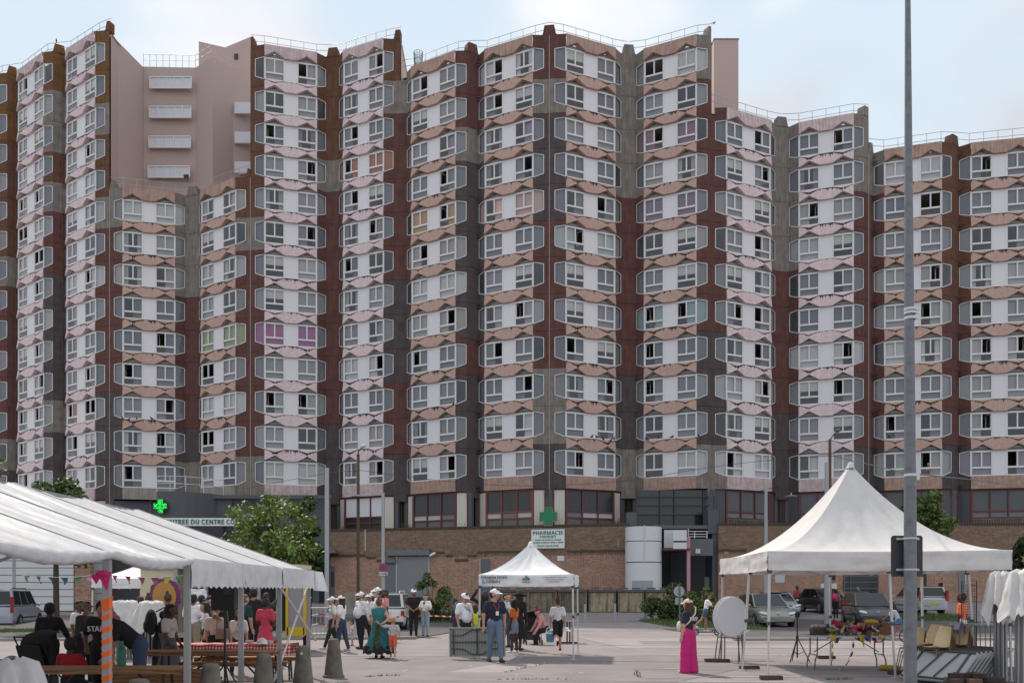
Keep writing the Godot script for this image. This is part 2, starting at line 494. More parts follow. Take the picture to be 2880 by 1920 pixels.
const STOREYS := [323.0, 432.0, 539.5, 645.5, 750.5, 855.0, 958.5, 1061.0, 1163.0, 1264.0, 1363.0, 1460.0, 1561.0, 1664.0, 1767.0]
# colours of the pier after each facet, from the top floor of the taller side down
const PIERS := ["oobbbbgrrrrrgd", "oggbgrrddddgdd", "oogbbgrrrrrddd", "gggrrrrdg", "bbbbbgrrrrrrg", "bbbgrrrrrrrdd", "bgrrrrrdddrrd", "rrgdddddrddd", "rgdddrrrrggd", "ggggrrrrrddg", "grrrrrrrdddg", "ggggrrrrdd", "ggrrrrrrrd", "bbbbrrrrd", "bbbbrrrrd"]
const CUTS := [2, 4, 8, 12]                                   # expansion joints after these facets
var fac := []
var pier_at := []

func sill(r: int) -> float:                                   # height of the sills of floor r = 1 ...
	return EYE + 30.5 * STOREYS[r - 1] / 1163.0

func buildings() -> void:
	for f in FACETS:
		var l := Vector3((f[0] - 1440.0) * 30.5 / f[1], 0, -FOCAL * 30.5 / f[1])
		var r := Vector3((f[2] - 1440.0) * 30.5 / f[3], 0, -FOCAL * 30.5 / f[3])
		var ex := (r - l).normalized()
		var ez := ex.cross(Vector3.UP)
		var s := l.distance_to(r) / 4.1
		fac.append({"l": l, "r": r, "ex": ex, "ez": ez, "s": s, "rows": f[4], "tone": f[5], "ol": l - ex * 0.74 * s - ez * 0.36, "or": r + ex * 0.74 * s - ez * 0.36})
	for i in fac.size() - 1:
		pier_at.append((fac[i].or + fac[i + 1].ol) * 0.5)
	pier_at.append(fac[-1].or + fac[-1].ex * 0.5)
	window_prefabs()
	var labels := ["tall brown and pink apartment block furthest to the left", "low apartment block with peach bands under the pink stair tower", "broad stepped apartment block with rust and peach bands above the green cross", "stepped apartment block above the white drum with pink and peach bands", "lowest apartment block behind the big galvanised pole"]
	var first := 0
	for b in 5:
		var last: int = CUTS[b] if b < 4 else fac.size() - 1
		var o := thing("apartment_block", labels[b], "building", fac[first].l, 0.0, "apartment blocks of the housing estate")
		for i in range(first, last + 1):
			facade(o, i, i == first, i == last)
		first = last + 1
	stair_tower()

func window_prefabs() -> void:
	var m := MB.new()                                           # a window frame, 1.58 x 1.84 m, two casements over a fixed light
	for q in [[0.79, 0.045, 1.58, 0.09], [0.79, 0.585, 1.42, 0.075], [0.79, 1.80, 1.58, 0.08], [0.055, 0.92, 0.11, 1.68], [1.525, 0.92, 0.11, 1.68], [0.79, 1.19, 0.10, 1.14], [0.44, 0.65, 0.62, 0.055], [1.14, 0.65, 0.62, 0.055], [0.44, 1.735, 0.62, 0.05], [1.14, 1.735, 0.62, 0.05]]:
		m.box(Vector3(q[0], q[1], -0.045), Vector3(q[2], q[3], 0.09))
	prefabs.win = m.mesh()
	m = MB.new()
	for q in [[-0.30, 0.0], [0.30, 0.0]]: m.box(Vector3(q[0] + 0.33, 0.54, 0), Vector3(0.06, 1.08, 0.05))
	for y in [0.03, 1.05]: m.box(Vector3(0.33, y, 0), Vector3(0.54, 0.06, 0.05))
	prefabs.casement = m.mesh()
	for a in [["pane_up", 0.11, 0.62, 0.74, 1.76], ["pane_up2", 0.84, 0.62, 1.47, 1.76], ["pane_low", 0.11, 0.09, 1.47, 0.55]]:
		m = MB.new()
		m.quad(Vector3(a[1], a[2], -0.05), Vector3(a[3], a[2], -0.05), Vector3(a[3], a[4], -0.05), Vector3(a[1], a[4], -0.05))
		prefabs[a[0]] = m.mesh()
	m = MB.new()
	m.tri(Vector3(0.08, 1.85, -0.03), Vector3(1.50, 1.85, -0.03), Vector3(0.79, 2.26, -0.03))
	prefabs.transom = m.mesh()
	m = MB.new()
	m.box(Vector3(0.79, 1.42, -0.13), Vector3(1.42, 0.7, 0.015)); m.box(Vector3(0.79, 1.06, -0.13), Vector3(1.42, 0.03, 0.03))
	prefabs.blind = m.mesh()
	for a in [["cur_all", 0.05, 1.53], ["cur_l", 0.05, 0.80], ["cur_r", 0.78, 1.53], ["cur_thin_l", 0.05, 0.42], ["cur_thin_r", 1.1, 1.53]]:   # hanging cloth in folds
		m = MB.new()
		var k := int((a[2] - a[1]) / 0.075)
		m.grid(k, 1, func(u: float, w: float): return Vector3(lerpf(a[1], a[2], u), 0.05 + 1.75 * w, -0.17 + (0.03 if int(round(u * k)) % 2 else -0.03)))
		prefabs[a[0]] = m.mesh()
	m = MB.new()
	m.box(Vector3(2.05, 0.92, -0.05), Vector3(0.94, 1.84, 0.08))
	for x in [1.60, 2.50]: m.box(Vector3(x, 0.92, -0.005), Vector3(0.025, 1.84, 0.02))
	prefabs.infill = m.mesh()
	# folded concrete spandrel: sills above, hoods over the windows below
	m = MB.new()
	var tp := [Vector3(0, 0, 0.05), Vector3(1.58, 0, 0.05), Vector3(2.52, 0, 0.05), Vector3(4.1, 0, 0.05)]
	var vv := [Vector3(0.79, -0.25, 0.21), Vector3(3.31, -0.25, 0.21)]
	var bt := [Vector3(0, -0.91, 0.18), Vector3(0.79, -0.52, 0.31), Vector3(1.58, -0.93, 0.20), Vector3(2.52, -0.93, 0.20), Vector3(3.31, -0.52, 0.31), Vector3(4.1, -0.91, 0.18)]
	var uvf := func(p: Vector3) -> Vector2: return Vector2(p.x / 4.1, -p.y / 0.95)
	var face := func(mm: MB, pts: Array) -> void:
		for k in range(1, pts.size() - 1):
			var nn: Vector3 = (pts[k] - pts[0]).cross(pts[k + 1] - pts[0]).normalized()
			var i := mm.vert(pts[0], nn, uvf.call(pts[0])); mm.vert(pts[k], nn, uvf.call(pts[k])); mm.vert(pts[k + 1], nn, uvf.call(pts[k + 1]))
			mm.ix.append_array([i, i + 2, i + 1])
	face.call(m, [vv[0], tp[1], tp[0]]); face.call(m, [vv[1], tp[3], tp[2]])
	face.call(m, [bt[0], bt[1], vv[0], tp[0]]); face.call(m, [bt[1], bt[2], tp[1], vv[0]]); face.call(m, [bt[2], bt[3], tp[2], tp[1]])
	face.call(m, [bt[3], bt[4], vv[1], tp[2]]); face.call(m, [bt[4], bt[5], tp[3], vv[1]])
	var close := func(mm: MB, edge: Array, top_y: float) -> void:   # soffit, top and ends back to the wall
		for k in edge.size() - 1:
			var a: Vector3 = edge[k]; var b: Vector3 = edge[k + 1]
			mm.quad(Vector3(a.x, a.y, -0.12), Vector3(b.x, b.y, -0.12), b, a, Vector2(0.5, 0.5), Vector2(0.51, 0.9))
		mm.quad(Vector3(0, top_y, 0.05), Vector3(4.1, top_y, 0.05), Vector3(4.1, top_y, -0.14), Vector3(0, top_y, -0.14), Vector2(0.5, 0.5), Vector2(0.51, 0.9))
		for x in [0.0, 4.1]:
			var e: Vector3 = edge[0] if x == 0.0 else edge[-1]
			var q := [Vector3(x, e.y, -0.14), Vector3(x, e.y, e.z), Vector3(x, top_y, 0.05), Vector3(x, top_y, -0.14)]
			if x > 0: q.reverse()
			mm.quad(q[0], q[1], q[2], q[3], Vector2(0.5, 0.6), Vector2(0.51, 0.9))
	close.call(m, bt, 0.0)
	prefabs.spandrel = m.mesh()
	m = MB.new()                                                # the parapet has the hoods but no sills
	for k in 5:
		var a: Vector3 = bt[k]; var b: Vector3 = bt[k + 1]
		m.quad(a, b, Vector3(b.x, 0.06, 0.12), Vector3(a.x, 0.06, 0.12))
	m.quad(Vector3(0, 0.06, 0.12), Vector3(4.1, 0.06, 0.12), Vector3(4.1, 0.06, -0.2), Vector3(0, 0.06, -0.2))
	close.call(m, bt, 0.06)
	prefabs.parapet = m.mesh()
	m = MB.new()
	m.box(Vector3(2.05, -0.475, 0.02), Vector3(4.1, 0.95, 0.28))
	prefabs.base_band = m.mesh()
	for side in [-1, 1]:                                        # canted side windows, meeting the corner post
		var a := Vector3(0, 0, 0) if side < 0 else Vector3(4.1, 0, 0)
		var b := a + Vector3(0.70 * side, 0, -0.34)
		var p := [a + Vector3(0, 0.0, 0), b + Vector3(0, 0.30, 0), b + Vector3(0, 1.72, 0), a + Vector3(0, 1.84, 0)]
		var back := Vector3(0.35 * side, 0, 0.70).normalized() * -1.0
		m = MB.new()
		for k in 4:
			m.bar(p[k], p[(k + 1) % 4], [0.035, 0.022, 0.02, 0.05][k], 0.05, back)
		prefabs["side_frame%d" % side] = m.mesh()
		m = MB.new()
		var q := p.duplicate()
		if side < 0: q.reverse()
		m.quad(q[0] + back * 0.02, q[1] + back * 0.02, q[2] + back * 0.02, q[3] + back * 0.02)
		prefabs["side_pane%d" % side] = m.mesh()
		m = MB.new()
		m.quad(q[0] + back * 0.14, q[1] + back * 0.14, q[2] + back * 0.14, q[3] + back * 0.14)
		prefabs["side_cur%d" % side] = m.mesh()

const CLOTH := [[0.52, 0.52, 0.54], [0.34, 0.35, 0.37], [0.24, 0.25, 0.27], [0.66, 0.66, 0.66], [0.20, 0.21, 0.24], [0.44, 0.41, 0.39], [0.30, 0.28, 0.33], [0.16, 0.175, 0.21], [0.40, 0.42, 0.42]]
const BRIGHT := {"5_5": [0.42, 0.10, 0.33], "4_5": [0.36, 0.42, 0.16], "2_3": [0.48, 0.02, 0.05], "8_8": [0.70, 0.46, 0.42], "7_8": [0.62, 0.34, 0.10], "10_10": [0.30, 0.13, 0.20], "10_8": [0.26, 0.17, 0.27], "1_3": [0.30, 0.36, 0.20], "5_1": [0.62, 0.64, 0.62],
	"11_1": [0.70, 0.70, 0.72], "9_7": [0.5, 0.58, 0.58], "10_5": [0.32, 0.46, 0.50], "14_1": [0.32, 0.27, 0.36], "6_10": [0.50, 0.14, 0.04]}

func facade(o: Node3D, i: int, is_first: bool, is_last: bool) -> void:
	var f: Dictionary = fac[i]
	var rows: int = f.rows
	var base: Vector3 = o.position
	var here := func(y: float, sy := 1.0) -> Transform3D:
		return Transform3D(Basis(f.ex * f.s, Vector3.UP * sy, f.ez), f.l + Vector3.UP * y - base)
	for r in range(1, rows + 1):
		var y := sill(r)
		var sy := (sill(r + 1) - y) / 2.77
		var xf: Transform3D = here.call(y, sy)
		if r == 1: obj("base_band", prefabs.base_band, mats["band_%d" % f.tone] if i < 3 or i > 5 or i == 5 else mats.sand_concrete, o, here.call(y))
		else: obj("spandrel", prefabs.spandrel, mats["spandrel_%d_%d" % [f.tone, rng.randi() % 4]], o, xf)
		obj("infill_panel", prefabs.infill, mats.white_panel, o, xf)
		var key := "%d_%d" % [i, r]
		var room: Array = CLOTH[rng.randi() % CLOTH.size()]       # one room, one cloth
		var bright: bool = BRIGHT.has(key)
		if bright: room = BRIGHT[key]
		for s in 2:
			var wx := xf * Transform3D(Basis.IDENTITY, Vector3(2.52 * s, 0, 0))
			var w := obj("window", prefabs.win, mats.white_frame, o, wx)
			obj("transom_pane", prefabs.transom, mats.pane, w)
			var open := 0
			var p := rng.randf()
			var forced: int = {"10_5_0": 1, "13_1_1": 1}.get("%d_%d_%d" % [i, r, s], 0)
			if forced: open = 1
			elif p < 0.13: open = 1
			elif p < 0.24: open = 2
			elif p < 0.255: open = 3
			obj("pane", prefabs.pane_low, mats.pane, w)
			if open != 1 and open != 3: obj("pane", prefabs.pane_up, mats.pane, w)
			if open < 2: obj("pane", prefabs.pane_up2, mats.pane, w)
			if open == 1: obj("casement", prefabs.casement, mats.white_frame, w, xfm(0.11, 0.65, -0.09, 1.15 + rng.randf() * 0.4))
			if open == 2: obj("casement", prefabs.casement, mats.white_frame, w, xfm(1.47, 0.65, -0.09, PI - 1.15 - rng.randf() * 0.4))
			var q := rng.randf()
			var c := cm(room[0], room[1], room[2], 0.9)
			if open == 0 and q < 0.16 and not bright:
				obj("curtain", prefabs.cur_thin_l, c, w); obj("curtain", prefabs.cur_thin_r, c, w)
			elif open == 0 and (q < 0.72 or bright): obj("curtain", prefabs.cur_all, c, w)
			elif open == 0 and q < 0.88: obj("blind", prefabs.blind, cm(0.62, 0.61, 0.58, 0.8), w)
			elif open == 1 or q > 0.94: obj("curtain", prefabs.cur_r, c, w)
			elif open == 2: obj("curtain", prefabs.cur_l, c, w)
		for s in [-1, 1]:
			var sw := obj("side_window", prefabs["side_frame%d" % s], mats.white_frame, o, xf)
			obj("pane", prefabs["side_pane%d" % s], mats.pane, sw)
			var c2: Array = room if rng.randf() < 0.55 else CLOTH[[1, 2, 4, 7][rng.randi() % 4]]
			if rng.randf() < 0.9: obj("curtain", prefabs["side_cur%d" % s], cm(c2[0] * 0.9, c2[1] * 0.9, c2[2] * 0.9, 0.9), sw)
	shopfront(o, i, here)
	obj("parapet", prefabs.parapet, mats["band_%d" % f.tone], o, here.call(sill(rows + 1)))
	# piers on both sides; the shared ones belong to the facet on their left
	pier(o, i, rows, base, is_last, true)
	if is_first: pier(o, i - 1, rows, base, true, false)
	# dark rooms behind, then side walls, back wall and roof
	var a: Vector3 = (pier_at[i - 1] if i > 0 else f.ol - f.ex * 0.5) - base
	var b: Vector3 = pier_at[i] - base
	var top: float = sill(rows + 1) - 0.25
	var hi := Vector3.UP * top
	var inn: Vector3 = f.ez * -1.0
	var m := MB.new()
	var deep := Vector3(0, 0, -3.9)
	var side: Vector3 = f.ex * 0.12
	var pa := a + inn * 0.2 + side; var pb := b + inn * 0.2 - side       # rooms: back wall, party walls, slabs, a wall between the two rooms
	m.quad(pa + deep, pb + deep, pb + deep + hi, pa + deep + hi)
	m.quad(pb, pb + deep, pb + deep + hi, pb + hi); m.quad(pa + deep, pa, pa + hi, pa + deep + hi)
	var mid: Vector3 = (f.l + f.r) * 0.5 - base + inn * 0.12
	m.quad(mid, mid + deep * 0.9, mid + deep * 0.9 + hi, mid + hi)
	for r in range(1, rows + 2):
		var y := sill(r) - 0.62
		m.quad(up(pa, y), up(pb, y), up(pb + deep, y), up(pa + deep, y)); m.quad(up(pb, y - 0.2), up(pa, y - 0.2), up(pa + deep, y - 0.2), up(pb + deep, y - 0.2))
		m.quad(up(f.l - base + inn * 0.1, y - 0.2), up(f.r - base + inn * 0.1, y - 0.2), up(f.r - base + inn * 0.1, y), up(f.l - base + inn * 0.1, y))
	obj("rooms", m, mats.interior, o)
	var back := Vector3(0, 0, -4.2)
	m = MB.new()
	m.quad(b + inn * 0.12, b + back, b + back + hi, b + inn * 0.12 + hi)
	m.quad(a + back, a + inn * 0.12, a + inn * 0.12 + hi, a + back + hi)
	m.quad(b + back * 2.4, a + back * 2.4, a + back * 2.4 + hi, b + back * 2.4 + hi)
	m.quad(a + inn * 0.3 + hi, b + inn * 0.3 + hi, b + back * 2.4 + hi, a + back * 2.4 + hi)
	obj("rear_wall", m, mats.render_pink, o)
	# two rails along the roof edge
	m = MB.new()
	var pl: Vector3 = a + inn * 0.15 + hi; var pr: Vector3 = b + inn * 0.15 + hi
	var ml: Vector3 = f.l - base + inn * 0.35 + hi; var mr: Vector3 = f.r - base + inn * 0.35 + hi
	var path := [pl, ml, mr, pr]
	for h in [0.72, 1.22]:
		m.tube([pl + Vector3.UP * (h + 0.1), ml + Vector3.UP * h, mr + Vector3.UP * h, pr + Vector3.UP * (h + 0.1)], 0.022, 5)
	for k in 5:
		var p: Vector3 = ml.lerp(mr, k / 4.0)
		m.tube([p, p + Vector3.UP * 1.22], 0.02, 5)
	obj("roof_railing", m, cm(0.42, 0.42, 0.45, 0.5), o)

func pier(o: Node3D, i: int, rows: int, base: Vector3, half: bool, right: bool) -> void:
	# right: the pier on the right of facet i (all of it, or its left half at a joint); otherwise the right half of that pier
	var other: int = fac[i + 1].rows if i + 1 < fac.size() and i >= 0 else rows
	var mid: Vector3 = pier_at[i] if i >= 0 else fac[0].ol - fac[0].ex * 0.5
	var tall: int = maxi(fac[i].rows if i >= 0 else rows, other)
	var full := right and not half
	var n: int = maxi(fac[i].rows, other) if full else rows
	for r in range(1, n + 1):
		var colr: String = PIERS[i][clampi(tall - r, 0, PIERS[i].length() - 1)] if i >= 0 else "d"
		var y := sill(r)
		var sy := (sill(r + 1) - y) / 2.77
		var y0 := y - 0.53 if r > 1 else y - 0.95
		var m := MB.new()
		var has_l: bool = right and r <= fac[i].rows
		var has_r: bool = (full or not right) and i + 1 < fac.size() and r <= fac[i + 1].rows
		var top_here: bool = (has_l and r == fac[i].rows) or (has_r and r == fac[i + 1].rows)
		var y1 := sill(r + 1) - 0.53 - 0.022
		if r == n: y1 = sill(r + 1) + 0.06
		var c0: Vector3 = fac[i].or if has_l else mid
		var c1: Vector3 = fac[i + 1].ol if has_r else mid
		if half and right: c1 = mid - fac[i].ex * 0.012
		if half and not right: c0 = mid + fac[i + 1].ex * 0.012
		var yc := y0 - (0.5 if r == 1 else 0.0)
		m.quad(up(c0 - base, yc), up(c1 - base, yc), up(c1 - base, y1), up(c0 - base, y1))
		for s in 2:
			if (s == 0 and not has_l) or (s == 1 and not has_r): continue
			var f: Dictionary = fac[i + s]
			var a: Vector3 = (f.r if s == 0 else f.l) - base
			var b: Vector3 = (f.or if s == 0 else f.ol) - base
			a += f.ez * 0.04
			var yt := sill(r + 1) + 0.06 if r == f.rows else y1
			var lo := [up(a, y0), up(b, y0), up(b, y + 0.27 * sy), up(a, y - 0.03)]
			var hi := [up(a, y + 1.86 * sy), up(b, y + 1.75 * sy), up(b, yt), up(a, yt)]
			if s == 1: lo.reverse(); hi.reverse()
			m.quad(lo[0], lo[1], lo[2], lo[3]); m.quad(hi[0], hi[1], hi[2], hi[3])
			var inn: Vector3 = f.ez * -0.22                       # reveals of the opening
			var q := [up(b, y + 0.27 * sy), up(b, y + 1.75 * sy), up(b, y + 1.75 * sy) + inn, up(b, y + 0.27 * sy) + inn]
			var w := [up(a, y - 0.03), up(b, y + 0.27 * sy), up(b, y + 0.27 * sy) + inn, up(a, y - 0.03) + inn]
			var hd := [up(b, y + 1.75 * sy), up(a, y + 1.86 * sy), up(a, y + 1.86 * sy) + inn, up(b, y + 1.75 * sy) + inn]
			if s == 1: q.reverse(); w.reverse(); hd.reverse()
			m.quad(q[0], q[1], q[2], q[3]); m.quad(w[0], w[1], w[2], w[3]); m.quad(hd[0], hd[1], hd[2], hd[3])
		if (has_l != has_r) and not half:                         # the exposed edge of a taller side
			var e: Vector3 = mid - base
			var bk := Vector3(0, 0, -0.6)
			if has_l: m.quad(up(e, y0), up(e + bk, y0), up(e + bk, y1), up(e, y1))
			else: m.quad(up(e + bk, y0), up(e, y0), up(e, y1), up(e + bk, y1))
		obj("pier_panel", m, mats["pier_" + colr], o)
		if r == n:                                                # the tapering stub above the roof
			var ctr: Vector3 = (c0 + c1) * 0.5 - base
			var dx: Vector3 = (c1 - c0).normalized()
			var wd: float = minf(c0.distance_to(c1) * 0.5, 0.5)
			var cap := MB.new()
			if CUTS.has(i) and other == fac[i].rows:
				if not right: continue
				ctr = mid - base; wd = 0.5
			var cut_r: bool = half and right and other < fac[i].rows or (not half and has_l and not has_r)
			var cut_l: bool = half and not right and fac[i].rows < rows or (not half and has_r and not has_l)
			cap.ext([Vector2(-wd - (0.0 if cut_l else 0.12), -0.1), Vector2(wd + (0.0 if cut_r else 0.12), -0.1), Vector2(wd - (0.0 if cut_r else 0.02), 0.1), Vector2(wd - (0.0 if cut_r else 0.14), 0.72), Vector2(-wd + (0.0 if cut_l else 0.14), 0.72), Vector2(-wd + (0.0 if cut_l else 0.02), 0.1)], 0.6, Transform3D(Basis(dx, Vector3.UP, dx.cross(Vector3.UP)), up(ctr, y1)))
			obj("pier_cap", cap, mats["pier_" + colr], o)
	if half and right and CUTS.has(i):                           # pale sealant in the expansion joint
		var m := MB.new()
		var h0 := sill(1) - 1.4
		m.bar(up(mid - base, h0), up(mid - base, sill(mini(rows, other) + 1)), 0.05, 0.03)
		obj("joint_seal", m, cm(0.34, 0.30, 0.27, 0.9), o)

func up(p: Vector3, y: float) -> Vector3:
	return Vector3(p.x, y, p.z)

func wall_poly(pts: Array) -> MB:                             # vertical wall: [image column, depth, image row of its top, of its foot]
	var m := MB.new()
	for k in pts.size() - 1:
		var a: Array = pts[k]; var b: Array = pts[k + 1]
		var p := Vector3((a[0] - 1440.0) * a[1] / FOCAL, 0, -a[1]); var q := Vector3((b[0] - 1440.0) * b[1] / FOCAL, 0, -b[1])
		m.quad(up(p, level(a[3], a[1])), up(q, level(b[3], b[1])), up(q, level(b[2], b[1])), up(p, level(a[2], a[1])))
	return m

func stair_tower() -> void:
	var o := thing("stair_tower", "pink rendered stair tower with four bands of white windows between the blocks", "tower")
	var m := wall_poly([[322, 74.6, 108, 560], [400, 78.3, 187, 560], [402, 78.5, 187, 560], [549, 78.8, 190, 560], [597, 77.6, 161, 560], [655, 79.4, 190, 560], [720, 80.2, 192, 560]])
	var bk := Vector3(0, 0, -5)
	var t := [Vector3((402 - 1440.0) * 78.5 / FOCAL, level(187, 78.5), -78.5), Vector3((549 - 1440.0) * 78.8 / FOCAL, level(190, 78.8), -78.8), Vector3((597 - 1440.0) * 77.6 / FOCAL, level(161, 77.6), -77.6), Vector3((655 - 1440.0) * 79.4 / FOCAL, level(190, 79.4), -79.4)]
	for k in 3: m.quad(t[k], t[k + 1], t[k + 1] + bk, t[k] + bk)
	obj("wall", m, mats.render_pink, o)
	m = wall_poly([[558, 84, 116, 300], [632, 84, 133, 300], [712, 84, 100, 300]])
	obj("penthouse_wall", m, mats.render_pink, o)
	m = MB.new()
	m.quad(Vector3((558 - 1440.0) * 84 / FOCAL, level(300, 84), -90), Vector3((558 - 1440.0) * 84 / FOCAL, level(300, 84), -84), Vector3((558 - 1440.0) * 84 / FOCAL, level(116, 84), -84), Vector3((558 - 1440.0) * 84 / FOCAL, level(116, 84), -90))
	obj("penthouse_side", m, mats.render_pink, o)
	m = MB.new()
	m.box(Vector3((663 - 1440.0) * 83.9 / FOCAL, level(158, 83.9), -83.95), Vector3(0.35, 0.5, 0.1))
	obj("vent", m, mats.dark_metal, o)
	for k in 4:                                                 # bands of five panes, set back a little
		var y0 := [248.0, 331.0, 415.0, 499.0][k] as float
		var z := 78.25
		var x0: float = ([421, 420, 418.5, 416][k] - 1440.0) * z / FOCAL
		var wd := 117.0 * z / FOCAL
		var w := MB.new()
		var yb := level(y0, z); var yt := level(y0 - 31.0, z)
		for q in [yb, yt]: w.box(Vector3(x0 + wd / 2, q, -z + 0.02), Vector3(wd, 0.09, 0.16))
		for q in 6: w.box(Vector3(x0 + wd * q / 5.0, (yb + yt) / 2, -z + 0.025), Vector3(0.07, yt - yb, 0.13))
		var fr := obj("window_band", w, mats.white_frame, o)
		for q in 5:
			var p := MB.new()
			p.quad(Vector3(x0 + wd * q / 5.0, yb, -z + 0.02), Vector3(x0 + wd * (q + 1) / 5.0, yb, -z + 0.02), Vector3(x0 + wd * (q + 1) / 5.0, yt, -z + 0.02), Vector3(x0 + wd * q / 5.0, yt, -z + 0.02))
			obj("pane", p, cm(0.60, 0.60, 0.66, 0.3), fr)
	for k in 3:                                                 # the same on the far side, half hidden by the next block
		var z := 79.3
		var y0 := [321.0, 404.0, 488.0][k] as float
		var w := MB.new()
		w.box(Vector3((690 - 1440.0) * z / FOCAL, (level(y0, z) + level(y0 - 32, z)) / 2, -z), Vector3(1.9, 1.0, 0.3))
		obj("window_band", w, cm(0.60, 0.60, 0.66, 0.3), o)
	m = MB.new()
	for h in [0.6, 1.1]:
		m.tube([t[0] + Vector3.UP * h, t[1] + Vector3.UP * h, t[2] + Vector3.UP * h, t[3] + Vector3.UP * h], 0.025, 5)
	for k in 9:
		var p: Vector3 = (t[0] as Vector3).lerp(t[1], k / 8.0)
		m.tube([p, p + Vector3.UP * 1.1], 0.02, 5)
	obj("roof_railing", m, cm(0.42, 0.42, 0.45, 0.5), o)
	o = thing("lift_tower", "plain pink rendered slab rising behind the grey topped pier", "tower", Vector3((2048 - 1440.0) * 74 / FOCAL, 0, -74))
	m = MB.new()
	m.box(Vector3(-0.15, level(111, 74) / 2, -2), Vector3(2.05, level(111, 74), 4))
	obj("wall", m, mats.render_pink, o)
	m = MB.new()
	m.box(Vector3(-0.15, level(111, 74) + 0.04, -2), Vector3(2.12, 0.08, 4.1))
	obj("coping", m, mats.pier_g, o)

# ------------------------------------------------------------------ ground floor, retaining walls, entrances
func shopfront(o: Node3D, i: int, here: Callable) -> void:
	var m := MB.new()
	m.box(Vector3(2.05, 4.6, -0.62), Vector3(6.3, 9.2, 0.3))
	obj("podium_wall", m, mats.grey_clad, o, here.call(0.0))
	if i == 10 or (i >= 3 and i <= 5): return
	var top := sill(1) - 0.95
	var red: StandardMaterial3D = mats.orange_frame if i == 8 else mats.red_frame
	m = MB.new()
	var late := i >= 11
	var rails := [6.05, 7.15, 7.62, top - 0.08]
	for x in [0.09, 1.40, 2.70, 4.01]: m.box(Vector3(x, (6.0 + top) / 2, -0.12), Vector3(0.17 if x < 0.2 or x > 4 else 0.1, top - 6.0, 0.16))
	for y in rails: m.box(Vector3(2.05, y, -0.12), Vector3(3.75, 0.11, 0.13))
	var fr := obj("shopfront", m, red, o, here.call(0.0))
	for cx in 3:
		for ry in 3:
			var p := MB.new()
			var x0: float = [0.17, 1.45, 2.75][cx]; var x1: float = [1.35, 2.65, 3.93][cx]
			p.quad(Vector3(x0, rails[ry] + 0.05, -0.13), Vector3(x1, rails[ry] + 0.05, -0.13), Vector3(x1, rails[ry + 1] - 0.05, -0.13), Vector3(x0, rails[ry + 1] - 0.05, -0.13))
			var look: Material = cm(0.030, 0.031, 0.038, 0.25)
			if ry == 1: look = cm(0.46, 0.46, 0.47, 0.5) if not late and (cx + i) % 3 else cm(0.15, 0.155, 0.17, 0.3)
			if ry == 0: look = cm(0.13, 0.12, 0.13, 0.4)
			if i == 6: look = cm(0.68, 0.68, 0.70, 0.6) if ry == 2 else cm(0.022, 0.018, 0.017, 0.5)
			if late and ry == 2: look = cm(0.085, 0.09, 0.10, 0.35)
			obj("pane", p, look, fr)
	if late:
		m = MB.new()
		for k in 22: m.box(Vector3(0.25 + k * 0.172, 6.55, -0.05), Vector3(0.07, 1.0, 0.03))
		m.box(Vector3(2.05, 7.06, -0.05), Vector3(3.8, 0.05, 0.04))
		obj("balustrade", m, mats.pier_g, o, here.call(0.0))
	for s in [-1, 1]:                                           # canted side panels of ribbed board
		m = MB.new()
		var a := Vector3(0.0 if s < 0 else 4.1, 6.0, -0.14)
		var b := a + Vector3(0.72 * s, 0, -0.36)
		for k in 4:
			var p: Vector3 = a.lerp(b, (k + 0.5) / 4.0)
			m.box(p + Vector3(0, (top - 6.0) / 2 - 0.05, 0), Vector3(0.19, top - 6.1, 0.05), Basis(Vector3.UP, 0.46 * s))
		obj("side_panel", m, cm(0.62, 0.60, 0.54, 0.8) if not late else mats.grey_clad, o, here.call(0.0))
		m = MB.new()
		m.box(b + Vector3(0.02 * s, (top - 6.0) / 2 - 0.2, 0), Vector3(0.1, top - 6.4, 0.14))
		m.box((a + b) / 2 + Vector3(0, top - 6.06, 0), Vector3(0.8, 0.1, 0.1), Basis(Vector3.UP, 0.46 * s))
		obj("side_post", m, red, o, here.call(0.0))

func brick_face(a: Vector3, b: Vector3, y0: float, y1: float, thick := 0.45) -> MB:
	var m := MB.new()
	var n := maxi(1, int(a.distance_to(b) / 3.0))
	var out := (b - a).normalized().cross(Vector3.UP)
	for k in n:
		var p := a.lerp(b, float(k) / n); var q := a.lerp(b, float(k + 1) / n)
		m.quad(up(p, y0), up(q, y0), up(q, y1), up(p, y1), Vector2(a.distance_to(p) / 7.2, -y1 / 4.8), Vector2(a.distance_to(q) / 7.2, -y0 / 4.8))
	for e in [[a, a - out * thick], [b - out * thick, b]]:
		m.quad(up(e[1], y0), up(e[0], y0), up(e[0], y1), up(e[1], y1), Vector2(0, -y1 / 4.8), Vector2(thick / 7.2, -y0 / 4.8))
	m.quad(up(a, y1), up(b, y1), up(b - out * thick, y1), up(a - out * thick, y1), Vector2(0, 0), Vector2(a.distance_to(b) / 7.2, 0.1))
	return m

func on_wall(a: Vector3, b: Vector3, px: float) -> Vector3:    # the point of the wall's foot that the photograph shows in that column
	var t := (px - 1440.0) / FOCAL
	var d := b - a
	var k := (-t * a.z - a.x) / (d.x + t * d.z)
	return a + d * k

